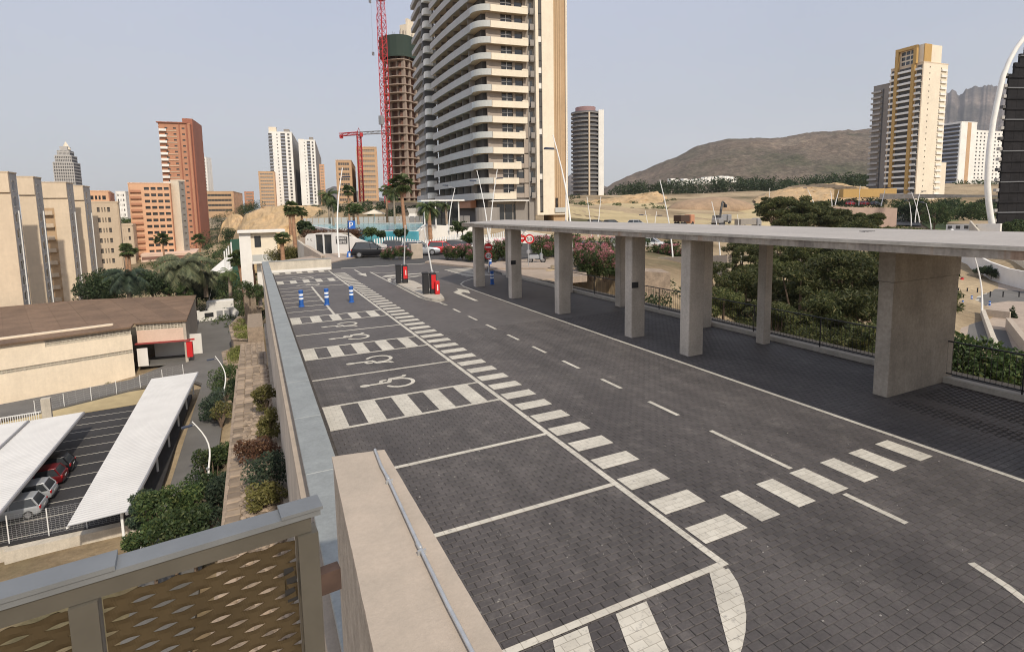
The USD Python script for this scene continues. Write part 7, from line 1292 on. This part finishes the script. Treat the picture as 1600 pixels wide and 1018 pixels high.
# ================= low roads on the right
ZR = -12.75
def flat(name, px_, z, mat, th=.3, **k): return obj(name, MB().prism(Polygon([G(*q, z)[:2] for q in px_]).buffer(0), z-th, z), M[mat], **k)
flat('lower_plaza', [(1475, 640), (1475, 395), (1640, 395), (1640, 720)], ZR, 'pavement', kind='structure')
flat('lower_road', [(1480, 640), (1500, 560), (1512, 520), (1516, 495), (1500, 470), (1488, 460), (1488, 447), (1530, 449), (1640, 458), (1640, 472), (1575, 470), (1545, 474), (1535, 482), (1533, 495), (1545, 520), (1570, 560), (1600, 620), (1640, 690), (1600, 720)], ZR+.02, 'asphalt_grey', kind='structure')
for k in range(5): flat('road_stripe', [(1490-2, 459+k*5.2), (1490+52-6*k, 456.5+k*5.2), (1490+52-6*k, 459+k*5.2), (1490-2, 461.6+k*5.2)], ZR+.035, 'paint', .01, kind='structure')
flat('road_stripe', [(1512, 545), (1515, 545), (1538, 600), (1534, 600)], ZR+.035, 'paint', .01, kind='structure')
for i, px_ in enumerate((1497, 1511, 1527, 1547, 1567, 1592)):
    p = G(px_, 464 if i > 2 else 458, ZR); t = thing('black_bollard', ['leftmost', 'second', 'third', 'fourth', 'fifth', 'rightmost'][i]+' black bollard along the lower roundabout', 'bollard', p, 0, 'black bollards along the lower roundabout'); part(t, 'post', MB().cyl((0, 0, 0), .11, .95, 8), M['black']); part(t, 'cap', MB().cyl((0, 0, .95), .14, .12, 8), M['black'])
for i, (x, y) in enumerate(((1504, 476), (1518, 468), (1546, 477))): p = G(x, y, ZR); t = thing('blue_marker', ['left', 'middle', 'right'][i]+' blue marker post on the striped lower road', 'bollard', p, 0, 'blue marker posts below'); part(t, 'post', MB().cyl((0, 0, 0), .15, .75, 8), M['blue_sign']); part(t, 'band', MB().cyl((0, 0, .4), .165, .12, 8), M['reflect'])
b_, tp_ = G(1534, 494, ZR), None; tp_ = A(1523, 401, float((b_-CAM) @ FWD)); lamp('plaza_lamp', 'white curved lamp standing on the lower traffic island', b_, tp_, None, .16, None, 'white_metal', .9)
p = G(1503, 441, ZR); t = thing('red_moped', 'small red moped on the lower plaza', 'moped', p, .3); part(t, 'body', MB().cbox((0, 0, .75), (1.5, .5, .6), .15), M['red']); part(t, 'seat', MB().cbox((-.2, 0, 1.1), (.8, .36, .14), .05), M['black'])
for x in (-.6, .65): part(t, 'wheel', MB().tube([(x, -.08, .3), (x, .08, .3)], .3, 12), M['rubber'])
# white garden walls of the plaza
wl_ = thing('plaza_wall', 'white curved garden wall above the lower plaza', 'wall'); qs = [(1486, 372, 150), (1503, 392, 138), (1520, 412, 128), (1545, 426, 122), (1575, 438, 114), (1600, 444, 108), (1640, 452, 100)]
for a, b in zip(qs[:-1], qs[1:]):
    P0, P1 = A(*a), A(*b); P0[2] += 2.6; P1[2] += 2.6; part(wl_, 'wall', hang(MB(), P0, P1, ZR-1, .5), M['white'])
    P0, P1 = A(a[0]+30, a[1]-22, a[2]+8), A(b[0]+30, b[1]-22, b[2]+8); part(wl_, 'upper_wall', hang(MB(), P0+[0, 0, 1], P1+[0, 0, 1], ZR-1, .4), M['concrete_pale'])
plants('garden_shrub', 'shrub', 'dark shrubs in the white plaza planter', [(1536, 418, 122, 1.6, 1.6, 'dark shrub left in the white plaza planter'), (1550, 417, 120, 1.8, 1.7, 'dark shrub in the middle of the white plaza planter'), (1560, 422, 118, 1.5, 1.5, 'dark shrub right in the white plaza planter')], 'pine_dark', .16, 1500)
plants('cypress', 'tree', None, [(1582, 482, 82, 4.6, .8, 'slim dark cypress beside the lower underpass')], 'pine_dark', .12, 3000, .08, 2.2, 16)
plants('roadside_shrub', 'shrub', 'shrubs along the underpass wall', [(1572, 525, 78, 1.6, 1.5, 'shrub below the cypress'), (1590, 560, 70, 1.6, 1.6, 'shrub on the underpass wall near the frame edge'), (1600, 590, 64, 1.6, 1.8, 'shrub lowest on the underpass wall')], 'bush', .12, 1800)
up = thing('underpass', 'concrete underpass wall with a dark opening', 'wall'); q0 = [G(*q, ZR) for q in ((1535, 492), (1552, 540), (1578, 590), (1610, 650))]
for a, b in zip(q0[:-1], q0[1:]): part(up, 'low_wall', hang(MB(), a+[0, 0, 1.0], b+[0, 0, 1.0], ZR-.5, .5), M['concrete_pale'])
a, b = G(1537, 493, ZR), G(1578, 498, ZR); part(up, 'head_wall', hang(MB(), a+[0, 0, 1.1], b+[0, 0, 1.1], ZR-5, .5), M['parapet'])
flat('ramp_pit', [(1540, 512), (1572, 516), (1600, 590), (1590, 600)], ZR+.04, 'black', .02, kind='structure')
a, b = G(1575, 512, ZR), G(1640, 600, ZR); part(up, 'side_wall', hang(MB(), a+[0, 0, 1.4], b+[0, 0, 1.4], ZR-4, .6), M['parapet'])
# terrain dressing on the far right: side road, lawns, white house wall
obj('side_road', drape(Polygon([A(*q)[:2] for q in ((1378, 352, 190), (1396, 338, 230), (1408, 330, 260), (1432, 330, 262), (1428, 345, 220), (1440, 354, 185))]), .25, 5), M['asphalt_grey'], kind='structure')
obj('far_road', drape(Polygon([A(*q)[:2] for q in ((1290, 321, 200), (1405, 321, 205), (1405, 318, 225), (1290, 317, 222))]), .35, 5), M['asphalt_grey'], kind='structure')
a, b = A(1480, 346, 165), A(1565, 344, 150); t = thing('house_wall', 'low sunlit white house wall left of the dark glass tower', 'wall'); part(t, 'wall', hang(MB(), a+[0, 0, -.9], b+[0, 0, -.9], -14, .6), M['white'])
for k in range(4): q = lerp(a, b, .05+.16*k); part(t, 'window', MB().box((q[0]-.3, q[1]-.35, q[2]-1.8), (1.3, .2, 1.0), math.atan2(b[1]-a[1], b[0]-a[0])), M['glass'])
obj('lawn', drape(Polygon([A(*q)[:2] for q in ((1440, 345, 190), (1470, 330, 230), (1560, 328, 215), (1560, 350, 160), (1470, 352, 165))]), .3, 5), pm('lawn_green', (.10, .13, .035), .95, var=.25, vscale=.2, vscale2=2), kind='structure')
plants('park_tree', 'tree', 'round park trees before the dark glass tower', [(1420, 322, 195, 7, 4.5, 'round dark tree beside the side road'), (1462, 318, 175, 8, 3.6, 'dark upright tree left of the white house wall'), (1440, 312, 215, 6, 5, 'broad bright tree behind the side road'), (1480, 312, 215, 6, 6, 'broad bright tree in the middle of the park'), (1520, 318, 200, 5, 5, 'low broad tree before the dark glass tower'), (1590, 345, 150, 4, 3, 'small tree under the dark glass tower'), (1545, 312, 210, 5, 4, 'tree behind the white arch foot')], ['pine_dark', 'bush', 'bush'], .3, 2600)
t_ = A(1352, 300, 245); obj('ochre_annex', MB().cbox((t_[0], t_[1], t_[2]-.5), (26, 6, 3.8), .1, -.35), M['yellow_render'], 'low long ochre annex before the grey and yellow towers', 'building')
a, b = A(1375, 306, 235), A(1560, 309, 200); t = thing('flyover', 'long low concrete parapet band below the yellow tower', 'wall'); part(t, 'wall', hang(MB(), a+[0, 0, 1], b+[0, 0, 1], a[2]-1.5, .6), M['concrete'])
a, b = A(1290, 323, 198), A(1402, 325, 185); t = thing('retaining_band', 'pinkish earth bank edged with a pale kerb below the far road', 'wall'); part(t, 'wall', hang(MB(), a, b, -8, .8), M['pink'])
for i, (px_, d_, c) in enumerate(((1330, 205, 'red'), (1352, 206, 'red'), (1368, 207, 'dark_grey'))): p = A(px_, 317, d_); car(['left red car', 'right red car', 'dark car'][i]+' on the far road below the ochre annex', c, (p[0], p[1], p[2]-.8), .0, 4.3, 1.8, 1.5, name='far_car')
# far white village under the hill
vm = np.random.default_rng(5)
for k in range(46):
    px_ = 1048+vm.random()*95; y = 281-(px_-1048)*.055+vm.random()*5; p = A(px_, y, 900); obj('village_house', MB().ab((p[0], p[1], p[2]-6), (p[0]+8+7*vm.random(), p[1]+8, p[2]+1.5+2*vm.random())), M['tower_white'], 'small white village house at the foot of the dry hill', 'house', 'white village houses below the dry hill')

# ================= the air: an even thin haze round everything
M['haze'] = usdkit.material(stage, '/World/Looks/haze', {'v': ('principled_volume', {'color': (.86, .88, .93), 'density': .00006, 'anisotropy': .15})}, [], volume='v.volume')
obj('haze', MB().ab((-9500, -9500, -60), (9500, 9500, 1420)), M['haze'], kind='stuff')
